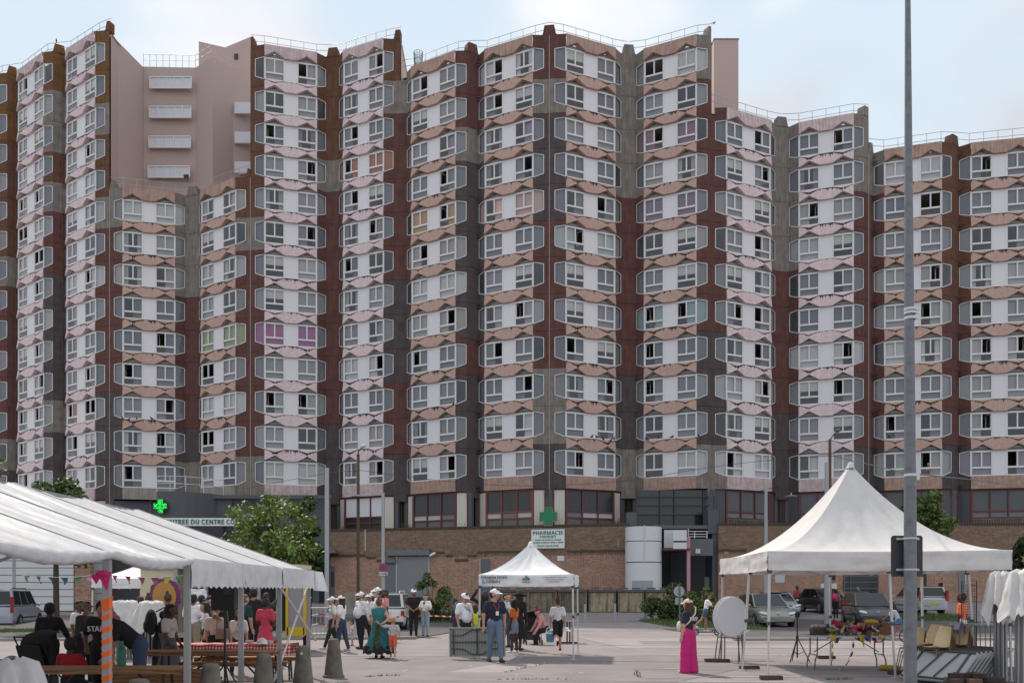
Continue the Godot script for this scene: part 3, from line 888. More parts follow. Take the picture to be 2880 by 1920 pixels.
func wall_box(o: Node3D, called: String, a: Vector3, b: Vector3, x0: float, x1: float, y0: float, y1: float, proud: float, mt: Material, thick := 0.12) -> MeshInstance3D:
	var p := on_wall(a, b, x0); var q := on_wall(a, b, x1)
	var ex := (b - a).normalized()
	var ez := ex.cross(Vector3.UP)
	var dp := -(p.z + q.z) / 2.0
	var m := MB.new()
	m.box((p + q) / 2 + ez * (proud - thick / 2) + Vector3.UP * (level(y0, dp) + level(y1, dp)) / 2, Vector3(p.distance_to(q), level(y0, dp) - level(y1, dp), thick), Basis(ex, Vector3.UP, ez))
	return obj(called, m, mt, o)

func lower_front() -> void:
	var course := cm(0.085, 0.062, 0.045, 0.95)
	# the wall in the middle
	var a := Vector3((928 - 1440.0) * 69.9 / FOCAL, 0, -69.9); var b := Vector3((1768 - 1440.0) * 63.3 / FOCAL, 0, -63.3)
	var o := thing("brick_wall", "brown brick retaining wall with a grey roller shutter behind the small printed tent", "wall")
	obj("brickwork", brick_face(a, b, -0.1, 4.35), mats.brick, o)
	obj("weathered_brickwork", brick_face(a + Vector3(0, 0, 0.03), b + Vector3(0, 0, 0.03), 4.35, 6.35), mats.brick_upper, o)
	var n := int(a.distance_to(b) / 0.2)
	var ex := (b - a).normalized(); var ez := ex.cross(Vector3.UP)
	var m := MB.new()
	for k in n: m.box(a + ex * (k + 0.5) * a.distance_to(b) / n + Vector3.UP * 6.46 - ez * 0.2, Vector3(0.17, 0.22, 0.5), Basis(ex, Vector3.UP, ez))
	obj("coping", m, course, o).set_meta("kind", "stuff")
	for s in [[931, 1028, 1561], [1031, 1057, 1567], [1059, 1076, 1575], [1223, 1250, 1553], [1254, 1273, 1562], [1280, 1316, 1574], [1316, 1342, 1562], [1342, 1500, 1551], [1596, 1766, 1549]]:
		wall_box(o, "string_course", a, b, s[0], s[1], s[2] + 3.5, s[2] - 2.5, 0.07, course)
	var sh := wall_box(o, "roller_shutter", a, b, 1117, 1206, 1706, 1562, 0.02, cm(0.27, 0.28, 0.29, 0.5, 0.2), 0.04)
	for k in 30: wall_box(sh, "slat", a, b, 1117.5, 1205.5, 1701 - k * 4.6, 1701 - k * 4.6 - 3.2, 0.055, cm(0.27, 0.28, 0.29, 0.5, 0.2), 0.04)
	wall_box(o, "shutter_guide", a, b, 1114.5, 1117, 1700, 1560, 0.09, cm(0.5, 0.5, 0.5, 0.5))
	wall_box(o, "shutter_guide", a, b, 1206, 1208, 1700, 1560, 0.09, cm(0.5, 0.5, 0.5, 0.5))
	wall_box(o, "shutter_hood", a, b, 1092, 1213, 1562, 1545.5, 0.42, mats.galvanised, 0.45)
	wall_box(o, "meter_cupboard", a, b, 1084, 1114, 1690, 1584, 0.05, cm(0.16, 0.16, 0.17, 0.6))
	wall_box(o, "cupboard_hood", a, b, 1082, 1115, 1583, 1573, 0.25, mats.galvanised, 0.3)
	wall_box(o, "side_door", a, b, 1351, 1379, 1700, 1573, 0.03, cm(0.12, 0.125, 0.14, 0.6))
	wall_box(o, "door_post", a, b, 1349.5, 1352, 1700, 1573, 0.09, cm(0.42, 0.40, 0.36, 0.7))
	wall_box(o, "doorway", a, b, 929, 941, 1692, 1592, 0.03, cm(0.09, 0.095, 0.105, 0.6))
	wall_box(o, "louvre", a, b, 931.5, 939, 1650, 1607, 0.06, cm(0.02, 0.02, 0.022, 0.6))
	wall_box(o, "notice_plate", a, b, 1568, 1587, 1577, 1563, 0.05, cm(0.70, 0.70, 0.70, 0.6))
	wall_box(o, "drain_pipe", a, b, 1026.8, 1028.6, 1549, 1489, 0.08, cm(0.62, 0.61, 0.58, 0.6))
	wall_box(o, "drain_pipe", a, b, 1738.5, 1740, 1540, 1517, 0.08, cm(0.55, 0.52, 0.46, 0.6))
	var d := on_wall(a, b, 1216)
	m = MB.new()
	m.bar(d + Vector3(-0.15, level(1561, 66) , 0.45), d + Vector3(0.22, level(1553, 66), 0.25), 0.13, 0.13)
	m.bar(d + Vector3(0.2, level(1553, 66), 0.25), d + Vector3(0.4, level(1551, 66), 0.0), 0.05, 0.05)
	tag(obj("security_camera", m, cm(0.75, 0.75, 0.76, 0.5), self), "white security camera on the brick wall beside the shutter hood", "camera")
	m = MB.new()
	m.box(put(1010, 59, 0.55), Vector3(1.75, 1.1, 0.9))
	tag(obj("concrete_block", m, mats.sand_concrete, self), "pale rain streaked concrete block in front of the brick wall", "block")
	pharmacy(a, b)
	# the wall on the right
	a = Vector3((2021 - 1440.0) * 63.2 / FOCAL, 0, -63.2); b = Vector3((2960 - 1440.0) * 63.0 / FOCAL, 0, -63.0)
	o = thing("brick_wall", "brown brick retaining wall with barred window behind the parked cars", "wall")
	obj("brickwork", brick_face(a, b, 0.3, 4.4), mats.brick, o)
	obj("weathered_brickwork", brick_face(a + Vector3(0, 0, 0.03), b + Vector3(0, 0, 0.03), 4.4, 6.35), mats.brick_upper, o)
	n = int(a.distance_to(b) / 0.2)
	ex = (b - a).normalized(); ez = ex.cross(Vector3.UP)
	m = MB.new()
	for k in n: m.box(a + ex * (k + 0.5) * a.distance_to(b) / n + Vector3.UP * 6.46 - ez * 0.2, Vector3(0.17, 0.22, 0.5), Basis(ex, Vector3.UP, ez))
	obj("coping", m, course, o).set_meta("kind", "stuff")
	var w := wall_box(o, "window", a, b, 2373, 2470, 1664, 1599, 0.03, cm(0.02, 0.024, 0.026, 0.12))
	for y in [1600, 1620, 1637, 1654]: wall_box(w, "bar", a, b, 2373, 2470, y + 1.3, y - 1.3, 0.1, cm(0.10, 0.11, 0.12, 0.5))
	for x in [2374, 2392, 2469]: wall_box(w, "bar", a, b, x - 1.2, x + 1.2, 1664, 1599, 0.11, cm(0.10, 0.11, 0.12, 0.5))
	wall_box(o, "notice_plate", a, b, 2180, 2207, 1638.5, 1609, 0.05, cm(0.48, 0.50, 0.53, 0.6))
	wall_box(o, "white_board", a, b, 2309, 2354, 1659, 1640, 0.05, cm(0.60, 0.59, 0.57, 0.7))
	wall_box(o, "vent", a, b, 2036, 2049, 1559, 1550, 0.06, cm(0.34, 0.28, 0.20, 0.8))
	wall_box(o, "dark_hatch", a, b, 2339, 2350, 1631, 1608, 0.06, cm(0.02, 0.02, 0.022, 0.5))
	wall_box(o, "doorway", a, b, 2697, 2712, 1690, 1598, 0.05, cm(0.17, 0.18, 0.20, 0.6))
	wall_box(o, "drain_pipe", a, b, 2713, 2717, 1690, 1598, 0.1, cm(0.45, 0.45, 0.46, 0.6))
	wall_box(o, "string_course", a, b, 2022, 2100, 1551, 1545, 0.07, course)
	wall_box(o, "string_course", a, b, 2560, 2900, 1551, 1545, 0.07, course)
	entrance_hall()
	stair_drum()
	bin_shelters()
	left_shed()

func pharmacy(a: Vector3, b: Vector3) -> void:
	var ex := (b - a).normalized(); var ez := ex.cross(Vector3.UP)
	var bs := Basis(ex, Vector3.UP, ez)
	var p := on_wall(a, b, 1542)
	var dp := -p.z
	var o := thing("pharmacy_sign", "white pharmacy sign with green lettering on the brick wall", "sign", p + ez * 0.08 + Vector3.UP * level(1515, dp))
	o.basis = bs
	var m := MB.new()
	m.box(Vector3(0, 0, 0), Vector3(2.5, 1.37, 0.06))
	obj("board", m, cm(0.76, 0.78, 0.78, 0.5), o)
	m = MB.new()
	for s in [[0, 0.7, 2.56, 0.04], [0, -0.7, 2.56, 0.04], [-1.26, 0, 0.04, 1.4], [1.26, 0, 0.04, 1.4]]: m.box(Vector3(s[0], s[1], 0), Vector3(s[2], s[3], 0.08))
	obj("border", m, cm(0.30, 0.30, 0.31, 0.5), o)
	var green := cm(0.02, 0.16, 0.075, 0.6)
	for s in [["PHARMACIE", 0.27, 0.43, 2.25], ["FAUQUET", 0.17, 0.155, 1.2], ["Ouvert du lundi au samedi", 0.10, -0.07, 1.95], ["de 8H30 12H30 et 14H00 à 19H30", 0.10, -0.27, 2.3], ["*Sauf le samedi 18H00", 0.10, -0.51, 1.6]]:
		var t := text(s[0], s[1], 0.02)
		var wide: float = t.get_aabb().size.x
		obj("lettering", t, green, o, Transform3D(Basis.from_scale(Vector3(s[3] / wide, 1, 1)), Vector3(0, s[2], 0.04)))
	var cross := [Vector2(-0.31, -0.66), Vector2(0.31, -0.66), Vector2(0.31, -0.33), Vector2(0.65, -0.33), Vector2(0.65, 0.33), Vector2(0.31, 0.33), Vector2(0.31, 0.66), Vector2(-0.31, 0.66), Vector2(-0.31, 0.33), Vector2(-0.65, 0.33), Vector2(-0.65, -0.33), Vector2(-0.31, -0.33)]
	p = on_wall(a, b, 1543)
	o = thing("pharmacy_cross", "plain green pharmacy cross standing on top of the brick wall", "sign", p + ez * 0.1 + Vector3.UP * level(1453, dp))
	o.basis = bs
	m = MB.new()
	m.ext(cross, 0.18)
	obj("panel", m, cm(0.012, 0.20, 0.085, 0.5), o)
	m = MB.new()
	for k in 12:
		var q: Vector2 = cross[k]; var r: Vector2 = cross[(k + 1) % 12]
		m.bar(Vector3(q.x, q.y, 0), Vector3(r.x, r.y, 0), 0.035, 0.05, Vector3.BACK)
	obj("rim", m, cm(0.25, 0.22, 0.12, 0.5), o)
	# the lit cross on the entrance hall
	o = thing("lit_pharmacy_cross", "glowing green dotted pharmacy cross on the grey entrance hall", "sign", Vector3((450 - 1440.0) * 66.8 / FOCAL, level(1423, 66.8), -66.8))
	m = MB.new()
	var c2 := []
	for q in cross: c2.append(q * 0.8)
	m.ext(c2, 0.2)
	obj("case", m, cm(0.015, 0.02, 0.018, 0.5), o)
	var dots := MB.new()
	var r2 := RandomNumberGenerator.new(); r2.seed = 4
	for y in range(-11, 12):
		for x in range(-11, 12):
			if (absi(x) <= 4 or absi(y) <= 4) and r2.randf() < 0.62:
				dots.box(Vector3(x * 0.044, y * 0.044, 0.012), Vector3(0.034, 0.034, 0.02))
	var led := mat("led_green", Color(0.05, 0.5, 0.2), 0.4)
	led.emission_enabled = true; led.emission = Color(0.12, 1.0, 0.38); led.emission_energy_multiplier = 1.1
	obj("led_dots", dots, led, o).set_meta("kind", "stuff")
	var l := OmniLight3D.new()
	l.name = "led_glow"; o.add_child(l)
	l.position = Vector3(0, 0, 0.35); l.light_color = Color(0.2, 1.0, 0.45); l.light_energy = 0.12; l.omni_range = 6.0; l.light_size = 0.5; l.shadow_enabled = true; l.omni_attenuation = 2.0

func entrance_hall() -> void:
	var o := thing("entrance_hall", "dark grey clad entrance hall of the shopping centre under the blocks", "building")
	var m := MB.new()
	var path := []
	for k in 9:
		var t := k / 8.0
		var px := lerpf(440, 596, t)
		path.append(Vector3((px - 1440.0) * 67.4 / FOCAL, 0, -67.4 + 0.0 - 2.6 * t * t + 0.4 * sin(t * PI)))
	for k in 8: m.quad(up(path[k], 4.6), up(path[k + 1], 4.6), up(path[k + 1], level(1384, 68)), up(path[k], level(1384, 68)))
	for k in 8: m.quad(up(path[k], level(1384, 68)), up(path[k + 1], level(1384, 68)), up(path[k + 1], level(1384, 68)) + Vector3(0, 0, -5), up(path[k], level(1384, 68)) + Vector3(0, 0, -5))
	obj("curved_wall", m, mats.grey_clad, o)
	m = MB.new()
	for k in 5:
		var p: Vector3 = path[k * 2]
		m.tube([up(p, level(1384, 68)), up(p, level(1384, 68) + 1.15)], 0.03, 6)
	for h in [0.6, 1.15]:
		var q := []
		for p in path: q.append(up(p, level(1384, 68) + h))
		m.tube(q, 0.028, 6)
	obj("terrace_railing", m, cm(0.62, 0.62, 0.62, 0.5), o)
	# panels of cladding to the right, in two rows
	for k in 6:
		var x0 := 598.0 + k * 55.5; var x1 := x0 + 54.5
		var dp := 69.6 + 0.15 * k
		for r in 2:
			var pm := MB.new()
			var y0 := level(1455 if r == 0 else 1545, dp); var y1 := level(1402 if r == 0 else 1456.5, dp)
			if r == 1 and k < 3: continue
			pm.box(Vector3(((x0 + x1) / 2 - 1440.0) * dp / FOCAL, (y0 + y1) / 2, -dp), Vector3(1.5, y1 - y0, 0.1))
			obj("cladding_panel", pm, mats.grey_clad, o)
	m = MB.new()
	m.box(Vector3((765 - 1440.0) * 69.5 / FOCAL, level(1398, 69.5), -69.4), Vector3(9.3, 0.28, 0.4))
	obj("fascia", m, mats.grey_clad, o)
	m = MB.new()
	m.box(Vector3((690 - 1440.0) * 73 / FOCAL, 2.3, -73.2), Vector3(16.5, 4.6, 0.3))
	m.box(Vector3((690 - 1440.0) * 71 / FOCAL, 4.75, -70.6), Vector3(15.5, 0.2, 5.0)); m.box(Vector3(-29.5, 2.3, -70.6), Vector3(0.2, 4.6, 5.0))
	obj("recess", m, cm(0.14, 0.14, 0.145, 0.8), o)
	m = MB.new()
	m.box(Vector3(0, 2.3, 0), Vector3(0.5, 4.6, 0.5))
	for k in 5: obj("column", m, mats.grey_clad, o, xfm((470 + k * 105 - 1440.0) * 70.5 / FOCAL, 0, -70.5))
	# the sign across the entrance
	var s := thing("entrance_sign", "long white sign with green capitals over the shopping centre entrance", "sign", Vector3((610 - 1440.0) * 67.2 / FOCAL, level(1467.5, 67.2), -67.2))
	m = MB.new()
	m.box(Vector3.ZERO, Vector3(8.5, 0.60, 0.12))
	obj("board", m, cm(0.74, 0.76, 0.75, 0.5), s)
	var t := text("ENTREE DU CENTRE COMMERCIAL", 0.36, 0.03)
	obj("lettering", t, cm(0.012, 0.12, 0.085, 0.5), s, Transform3D(Basis.from_scale(Vector3(7.65 / t.get_aabb().size.x, 1, 1)), Vector3(0, 0, 0.08)))

func px_box(m: MB, x0: float, x1: float, y0: float, y1: float, depth: float, thick: float) -> void:   # a box whose front lies at that depth
	m.box(Vector3(((x0 + x1) / 2 - 1440.0) * depth / FOCAL, (level(y0, depth) + level(y1, depth)) / 2, -depth - thick / 2), Vector3(absf(x1 - x0) * depth / FOCAL, absf(y1 - y0) * depth / FOCAL, thick))

func stair_drum() -> void:
	var dp := 60.9
	var c := Vector3((1817.5 - 1440.0) * dp / FOCAL, 0, -dp - 1.24)
	var o := thing("stair_drum", "white metal stair drum with grey double doors beside the dark entrance", "tower", c)
	var r := 1.26
	for k in 3:
		var m := MB.new()
		var y0: float = [0.2, level(1579, dp), level(1519.5, dp)][k]; var y1: float = [level(1582, dp), level(1522, dp), level(1480, dp)][k]
		m.lathe([Vector2(r, y0), Vector2(r, y1), Vector2(r - 0.06, y1 + 0.02), Vector2(0.01, y1 + 0.02)], Vector3.ZERO, 36)
		obj("shell_ring", m, cm(0.66, 0.65, 0.68, 0.5), o)
	var m := MB.new()
	m.lathe([Vector2(r - 0.1, 0.2), Vector2(r - 0.1, level(1484, dp))], Vector3.ZERO, 24)
	obj("core", m, mats.grey_clad, o)
	m = MB.new()
	for x in [0.0]: m.box(Vector3(-0.12, level(1530, dp), r + 0.0), Vector3(0.07, 2.6, 0.05))
	obj("seam", m, cm(0.55, 0.54, 0.57, 0.5), o)
	for s in [-1, 1]:
		var d := MB.new()
		d.box(Vector3(-0.24 + 0.36 * s, 1.5, r - 0.02), Vector3(0.70, 1.9, 0.10))
		obj("door", d, cm(0.33, 0.35, 0.38, 0.5), o)
	# the dark porch next to it: walls, glazing of the upper floor, column, footbridge
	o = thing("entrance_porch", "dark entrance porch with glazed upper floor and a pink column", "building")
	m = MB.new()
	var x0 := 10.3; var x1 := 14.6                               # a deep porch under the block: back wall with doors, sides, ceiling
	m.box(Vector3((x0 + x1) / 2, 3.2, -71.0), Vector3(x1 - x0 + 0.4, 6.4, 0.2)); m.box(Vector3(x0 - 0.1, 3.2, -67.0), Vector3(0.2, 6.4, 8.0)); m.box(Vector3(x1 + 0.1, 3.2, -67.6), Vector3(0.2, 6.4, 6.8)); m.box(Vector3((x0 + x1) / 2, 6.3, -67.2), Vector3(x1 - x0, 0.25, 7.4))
	obj("recess", m, cm(0.13, 0.13, 0.14, 0.8), o)  # dark colour on walls and ceiling stands in for the deep porch shade
	for k in 3:
		m = MB.new()
		m.box(Vector3(x0 + 0.9 + k * 1.25, 1.45, -70.8), Vector3(1.1, 2.3, 0.1))
		obj("door", m, cm(0.05, 0.053, 0.058, 0.15), o)
	m = MB.new()
	for y in [1397, 1421, 1446]: px_box(m, 1790, 1992, y + 1.6, y - 1.6, 65.6, 0.12)
	for x in [1791, 1857, 1898, 1980]: px_box(m, x - 1.5, x + 1.5, 1486, 1378, 65.55, 0.14)
	var fr := obj("glazing_frame", m, mats.dark_metal, o)
	for cx in 3:
		for ry in 4:
			var p := MB.new()
			var xa: float = [1792, 1858, 1899][cx]; var xb: float = [1856, 1897, 1979][cx]
			var y0: float = [1396, 1420, 1445, 1486][ry]; var y1: float = [1378, 1398, 1422, 1447][ry]
			px_box(p, xa, xb, y0, y1, 65.75, 0.02)
			obj("pane", p, cm(0.03, 0.034, 0.04, 0.06) if ry < 3 else cm(0.02, 0.022, 0.022, 0.1), fr)
	m = MB.new()
	px_box(m, 1763, 1791, 1490, 1440, 64.2, 1.0); px_box(m, 1992, 2021, 1500, 1432, 63.4, 1.6)
	px_box(m, 2004, 2021, 1690, 1498, 63.5, 3.0)
	obj("painted_pier", m, mats.grey_clad, o)
	m = MB.new()
	px_box(m, 1942, 2006, 1562, 1515, 62.8, 0.5)
	obj("lintel", m, cm(0.13, 0.135, 0.155, 0.7), o)
	m = MB.new()
	px_box(m, 1957, 1970, 1556, 1543, 62.7, 0.05)
	obj("notice_plate", m, cm(0.62, 0.62, 0.62, 0.6), o)
	m = MB.new()
	px_box(m, 1982, 1995, 1658, 1622, 64.5, 0.05)
	obj("door_notice", m, cm(0.22, 0.27, 0.22, 0.6), o)
	m = MB.new()
	px_box(m, 1933, 1942, 1708, 1509, 61.4, 0.22)
	obj("column", m, cm(0.50, 0.26, 0.28, 0.8), o)
	m = MB.new()
	px_box(m, 1894, 1932, 1520.5, 1490, 61.2, 0.06)
	px_box(m, 1894, 1932, 1543, 1525, 61.2, 0.06)
	obj("bridge_panel", m, cm(0.66, 0.65, 0.67, 0.55), o)
	m = MB.new()
	px_box(m, 1868, 1894, 1540, 1490, 62.3, 0.06)
	obj("bridge_flank", m, cm(0.60, 0.59, 0.61, 0.55), o)
	m = MB.new()
	px_box(m, 1868, 1942, 1547, 1541, 61.3, 4.0)
	obj("bridge_deck", m, cm(0.13, 0.07, 0.045, 0.9), o)
	m = MB.new()
	for y in [1494, 1502, 1509]: m.tube([Vector3((1936 - 1440.0) * 61.5 / FOCAL, level(y, 61.5), -61.5), Vector3((1990 - 1440.0) * 61.5 / FOCAL, level(y, 61.5), -61.5)], 0.03, 6)
	for x in [1936, 1954, 1989]: m.tube([Vector3((x - 1440.0) * 61.5 / FOCAL, level(1514, 61.5), -61.5), Vector3((x - 1440.0) * 61.5 / FOCAL, level(1486 if x == 1936 else 1493, 61.5), -61.5)], 0.035, 6)
	obj("bridge_railing", m, cm(0.62, 0.62, 0.60, 0.5), o)

func bin_shelters() -> void:
	var where := ["left end of the row, behind the seated woman", "second in the row, beside the first", "most rain blackened, third in the row", "fourth in the row, cleanest front", "fifth in the row, in front of the drum", "right end of the row, beside the shrubs"]
	var spans := [[1404, 1484], [1488, 1564], [1569, 1648], [1656, 1733], [1738, 1812], [1816, 1892]]
	for k in 6:
		var dp := 59.6
		var c := put((spans[k][0] + spans[k][1]) / 2.0, dp)
		var wd: float = (spans[k][1] - spans[k][0]) * dp / FOCAL
		var o := thing("bin_shelter", "cream fronted concrete bin shelter, " + where[k], "shelter", c, 0.0, "bin shelters along the wall")
		var m := MB.new()
		m.box(Vector3(-wd / 2 + 0.06, 0.68, -0.75), Vector3(0.12, 1.36, 1.5)); m.box(Vector3(wd / 2 - 0.06, 0.68, -0.75), Vector3(0.12, 1.36, 1.5))
		m.box(Vector3(0, 0.68, -1.45), Vector3(wd - 0.24, 1.36, 0.1))
		obj("concrete_frame", m, mats.old_concrete, o)
		m = MB.new()
		m.box(Vector3(0, 1.44, -0.72), Vector3(wd + 0.04, 0.16, 1.62))
		obj("lid", m, cm(0.11, 0.10, 0.095, 0.95), o)
		for s in [-1, 1]:
			m = MB.new()
			m.box(Vector3(s * wd * 0.24, 1.58, -0.5), Vector3(0.5, 0.09, 0.4)); m.box(Vector3(s * wd * 0.24, 1.64, -0.5), Vector3(0.58, 0.03, 0.5))
			obj("flap", m, cm(0.2, 0.2, 0.2, 0.6), o)
		m = MB.new()
		m.box(Vector3(0, 0.68, -0.06), Vector3(wd - 0.26, 1.3, 0.05))
		for q in 16: m.box(Vector3((q + 0.5) / 16.0 * (wd - 0.3) - (wd - 0.3) / 2, 0.68, -0.025), Vector3(0.05, 1.26, 0.03))
		var tone: Array = [[0.40, 0.34, 0.25], [0.34, 0.29, 0.21], [0.25, 0.215, 0.16], [0.54, 0.46, 0.33], [0.50, 0.42, 0.30], [0.46, 0.39, 0.27]][k]
		obj("front_panel", m, textured(mat("bin_front_%d" % k, lin(tone[0], tone[1], tone[2]), 0.8), streaks(k), 0.33), o)

func streaks(k: int) -> ImageTexture:                         # rain has carried soot down these fronts in streaks
	var ns := FastNoiseLite.new(); ns.seed = 300 + k; ns.frequency = 0.07; ns.fractal_octaves = 3
	return image_tex(128, 128, func(x: int, y: int):
		var g := 0.88 + 0.5 * minf(0.0, ns.get_noise_2d(x * 1.6, y * 0.12)) + 0.12 * ns.get_noise_2d(x, y)
		return Color(g, g * 0.99, g * 0.97))

func left_shed() -> void:
	var dp := 52.0
	var o := thing("white_shed", "white boarded shed wall with brick corner behind the left tree", "building", put(110, dp))
	var wd := 250 * dp / FOCAL
	for k in 9:
		var m := MB.new()
		m.box(Vector3(-0.6, 0.25 + k * 0.42, 0), Vector3(wd, 0.385, 0.1), Basis(Vector3.RIGHT, -0.06))
		obj("board", m, cm(0.60, 0.60, 0.61, 0.6), o)
	var m := MB.new()
	m.box(Vector3(-0.6, 2.0, -0.15), Vector3(wd, 4.0, 0.1))
	obj("backing", m, mats.dark_metal, o)
	var c := put(232, dp + 0.2)
	obj("brick_pier", brick_face(Vector3(-0.4, 0, 0.2), Vector3(0.55, 0, 0.2), -0.2, 4.3), mats.brick, o, Transform3D(Basis.IDENTITY, c - o.position))
	o = thing("shop_front", "grey shuttered shop front in shade behind the white tent", "building", put(360, 53.5))
	for k in 8:
		m = MB.new()
		m.box(Vector3(-2.0, 0.3 + k * 0.45, 0), Vector3(1.9, 0.41, 0.1), Basis(Vector3.RIGHT, -0.05))
		obj("board", m, cm(0.52, 0.52, 0.53, 0.6), o)
	m = MB.new()
	m.box(Vector3(1.7, 2.0, -0.3), Vector3(6.0, 4.0, 0.3))
	obj("shutter", m, mats.dark_metal, o)
	m = MB.new()
	m.box(Vector3(0.2, 4.2, -0.2), Vector3(8.0, 0.5, 0.8))
	obj("fascia", m, mats.grey_clad, o)

# ------------------------------------------------------------------ trees and shrubs
func leaf_material(key: String) -> StandardMaterial3D:
	var m := mat(key, Color.WHITE, 0.55)
	m.vertex_color_use_as_albedo = true
	m.backlight_enabled = true; m.backlight = Color(0.35, 0.45, 0.12)
	return m

func leaves(m: MB, r: RandomNumberGenerator, blobs: Array, per: int, size: float, tone: Array) -> void:   # blobs: [centre, radii]
	m.colored = true
	for b in blobs:
		for k in per:
			var d := Vector3(r.randfn(), r.randfn(), r.randfn()).normalized() * pow(r.randf(), 0.4)
			var p: Vector3 = b[0] + d * b[1]
			var nn := (d + Vector3(r.randfn(), r.randfn() + 0.6, r.randfn()) * 0.8).normalized()
			var t := nn.cross(Vector3(r.randfn(), r.randfn(), r.randfn())).normalized()
			var w := nn.cross(t)
			var s := size * r.randf_range(0.6, 1.3)
			var v := r.randf_range(0.65, 1.35)
			m.col = Color(tone[0] * v * r.randf_range(0.8, 1.25), tone[1] * v, tone[2] * v * r.randf_range(0.7, 1.2))
			var tip := p + t * s - nn * s * 0.25
			m.tri(p - w * s * 0.4, tip, p + w * s * 0.4 + nn * 0.1 * s); m.tri(p - w * s * 0.4, p + w * s * 0.4 + nn * 0.1 * s, p - t * s * 0.7)

func tree(called: String, label: String, at: Vector3, h_crown: float, radii: Vector3, trunk_r: float, tone: Array, seed_: int, clumps: int, per: int, size: float) -> Node3D:
	var o := thing(called, label, "tree", at)
	var r := RandomNumberGenerator.new(); r.seed = seed_
	var tr_ := MB.new()
	var bend := Vector3(r.randfn() * 0.1, 0, r.randfn() * 0.1)
	var top := Vector3(0, h_crown + radii.y * 0.5, 0) + bend * 3
	tr_.tube([Vector3.ZERO, Vector3(0, h_crown * 0.5, 0) + bend, Vector3(0, h_crown, 0) + bend * 2, top], [trunk_r * 1.2, trunk_r, trunk_r * 0.7, trunk_r * 0.15], 9)
	var blobs := []
	for k in clumps:
		var d := Vector3(r.randfn(), r.randfn(), r.randfn()).normalized() * pow(r.randf(), 0.33) * 0.88
		var thin := 1.0 - 0.55 * maxf(0.0, d.y) if k % 5 else 1.15      # narrower towards the top, with stray boughs
		var c := Vector3(0, h_crown + radii.y * 0.12, 0) + bend * 2 + d * radii * Vector3(thin, 1, thin)
		var rr := radii.x * r.randf_range(0.16, 0.32)
		blobs.append([c, Vector3(rr, rr * 0.75, rr)])
		if k % 2 == 0:
			var from := Vector3(0, h_crown - radii.y * 0.5 + (d.y + 1) * radii.y * 0.35, 0) + bend * 1.6
			tr_.tube([from, from.lerp(c, 0.5) + Vector3(0, 0.1, 0), c], [trunk_r * 0.38, trunk_r * 0.24, trunk_r * 0.08], 5)
	obj("trunk", tr_, mats.trunk, o)
	var cr := MB.new()
	leaves(cr, r, blobs, per, size, tone)
	obj("crown", cr, leaf_material("leaf"), o)
	return o

func shrub(label: String, at: Vector3, radii: Vector3, tone: Array, seed_: int, clumps: int, per: int, size: float) -> void:
	var o := thing("shrub", label, "shrub", at)
	var r := RandomNumberGenerator.new(); r.seed = seed_
	var st := MB.new(); var blobs := []
	for k in clumps:
		var d := Vector3(r.randfn(), absf(r.randfn()), r.randfn()).normalized() * pow(r.randf(), 0.4)
		var c := d * radii + Vector3(0, 0.25, 0)
		blobs.append([c, Vector3.ONE * radii.x * r.randf_range(0.15, 0.32)])
		st.tube([Vector3(c.x * 0.15, 0, c.z * 0.15), Vector3(c.x * 0.5, c.y * 0.6, c.z * 0.5), c], [0.03, 0.02, 0.008], 4)
	obj("stem", st, mats.trunk, o)
	var cr := MB.new()
	leaves(cr, r, blobs, per, size, tone)
	obj("foliage", cr, leaf_material("leaf"), o)

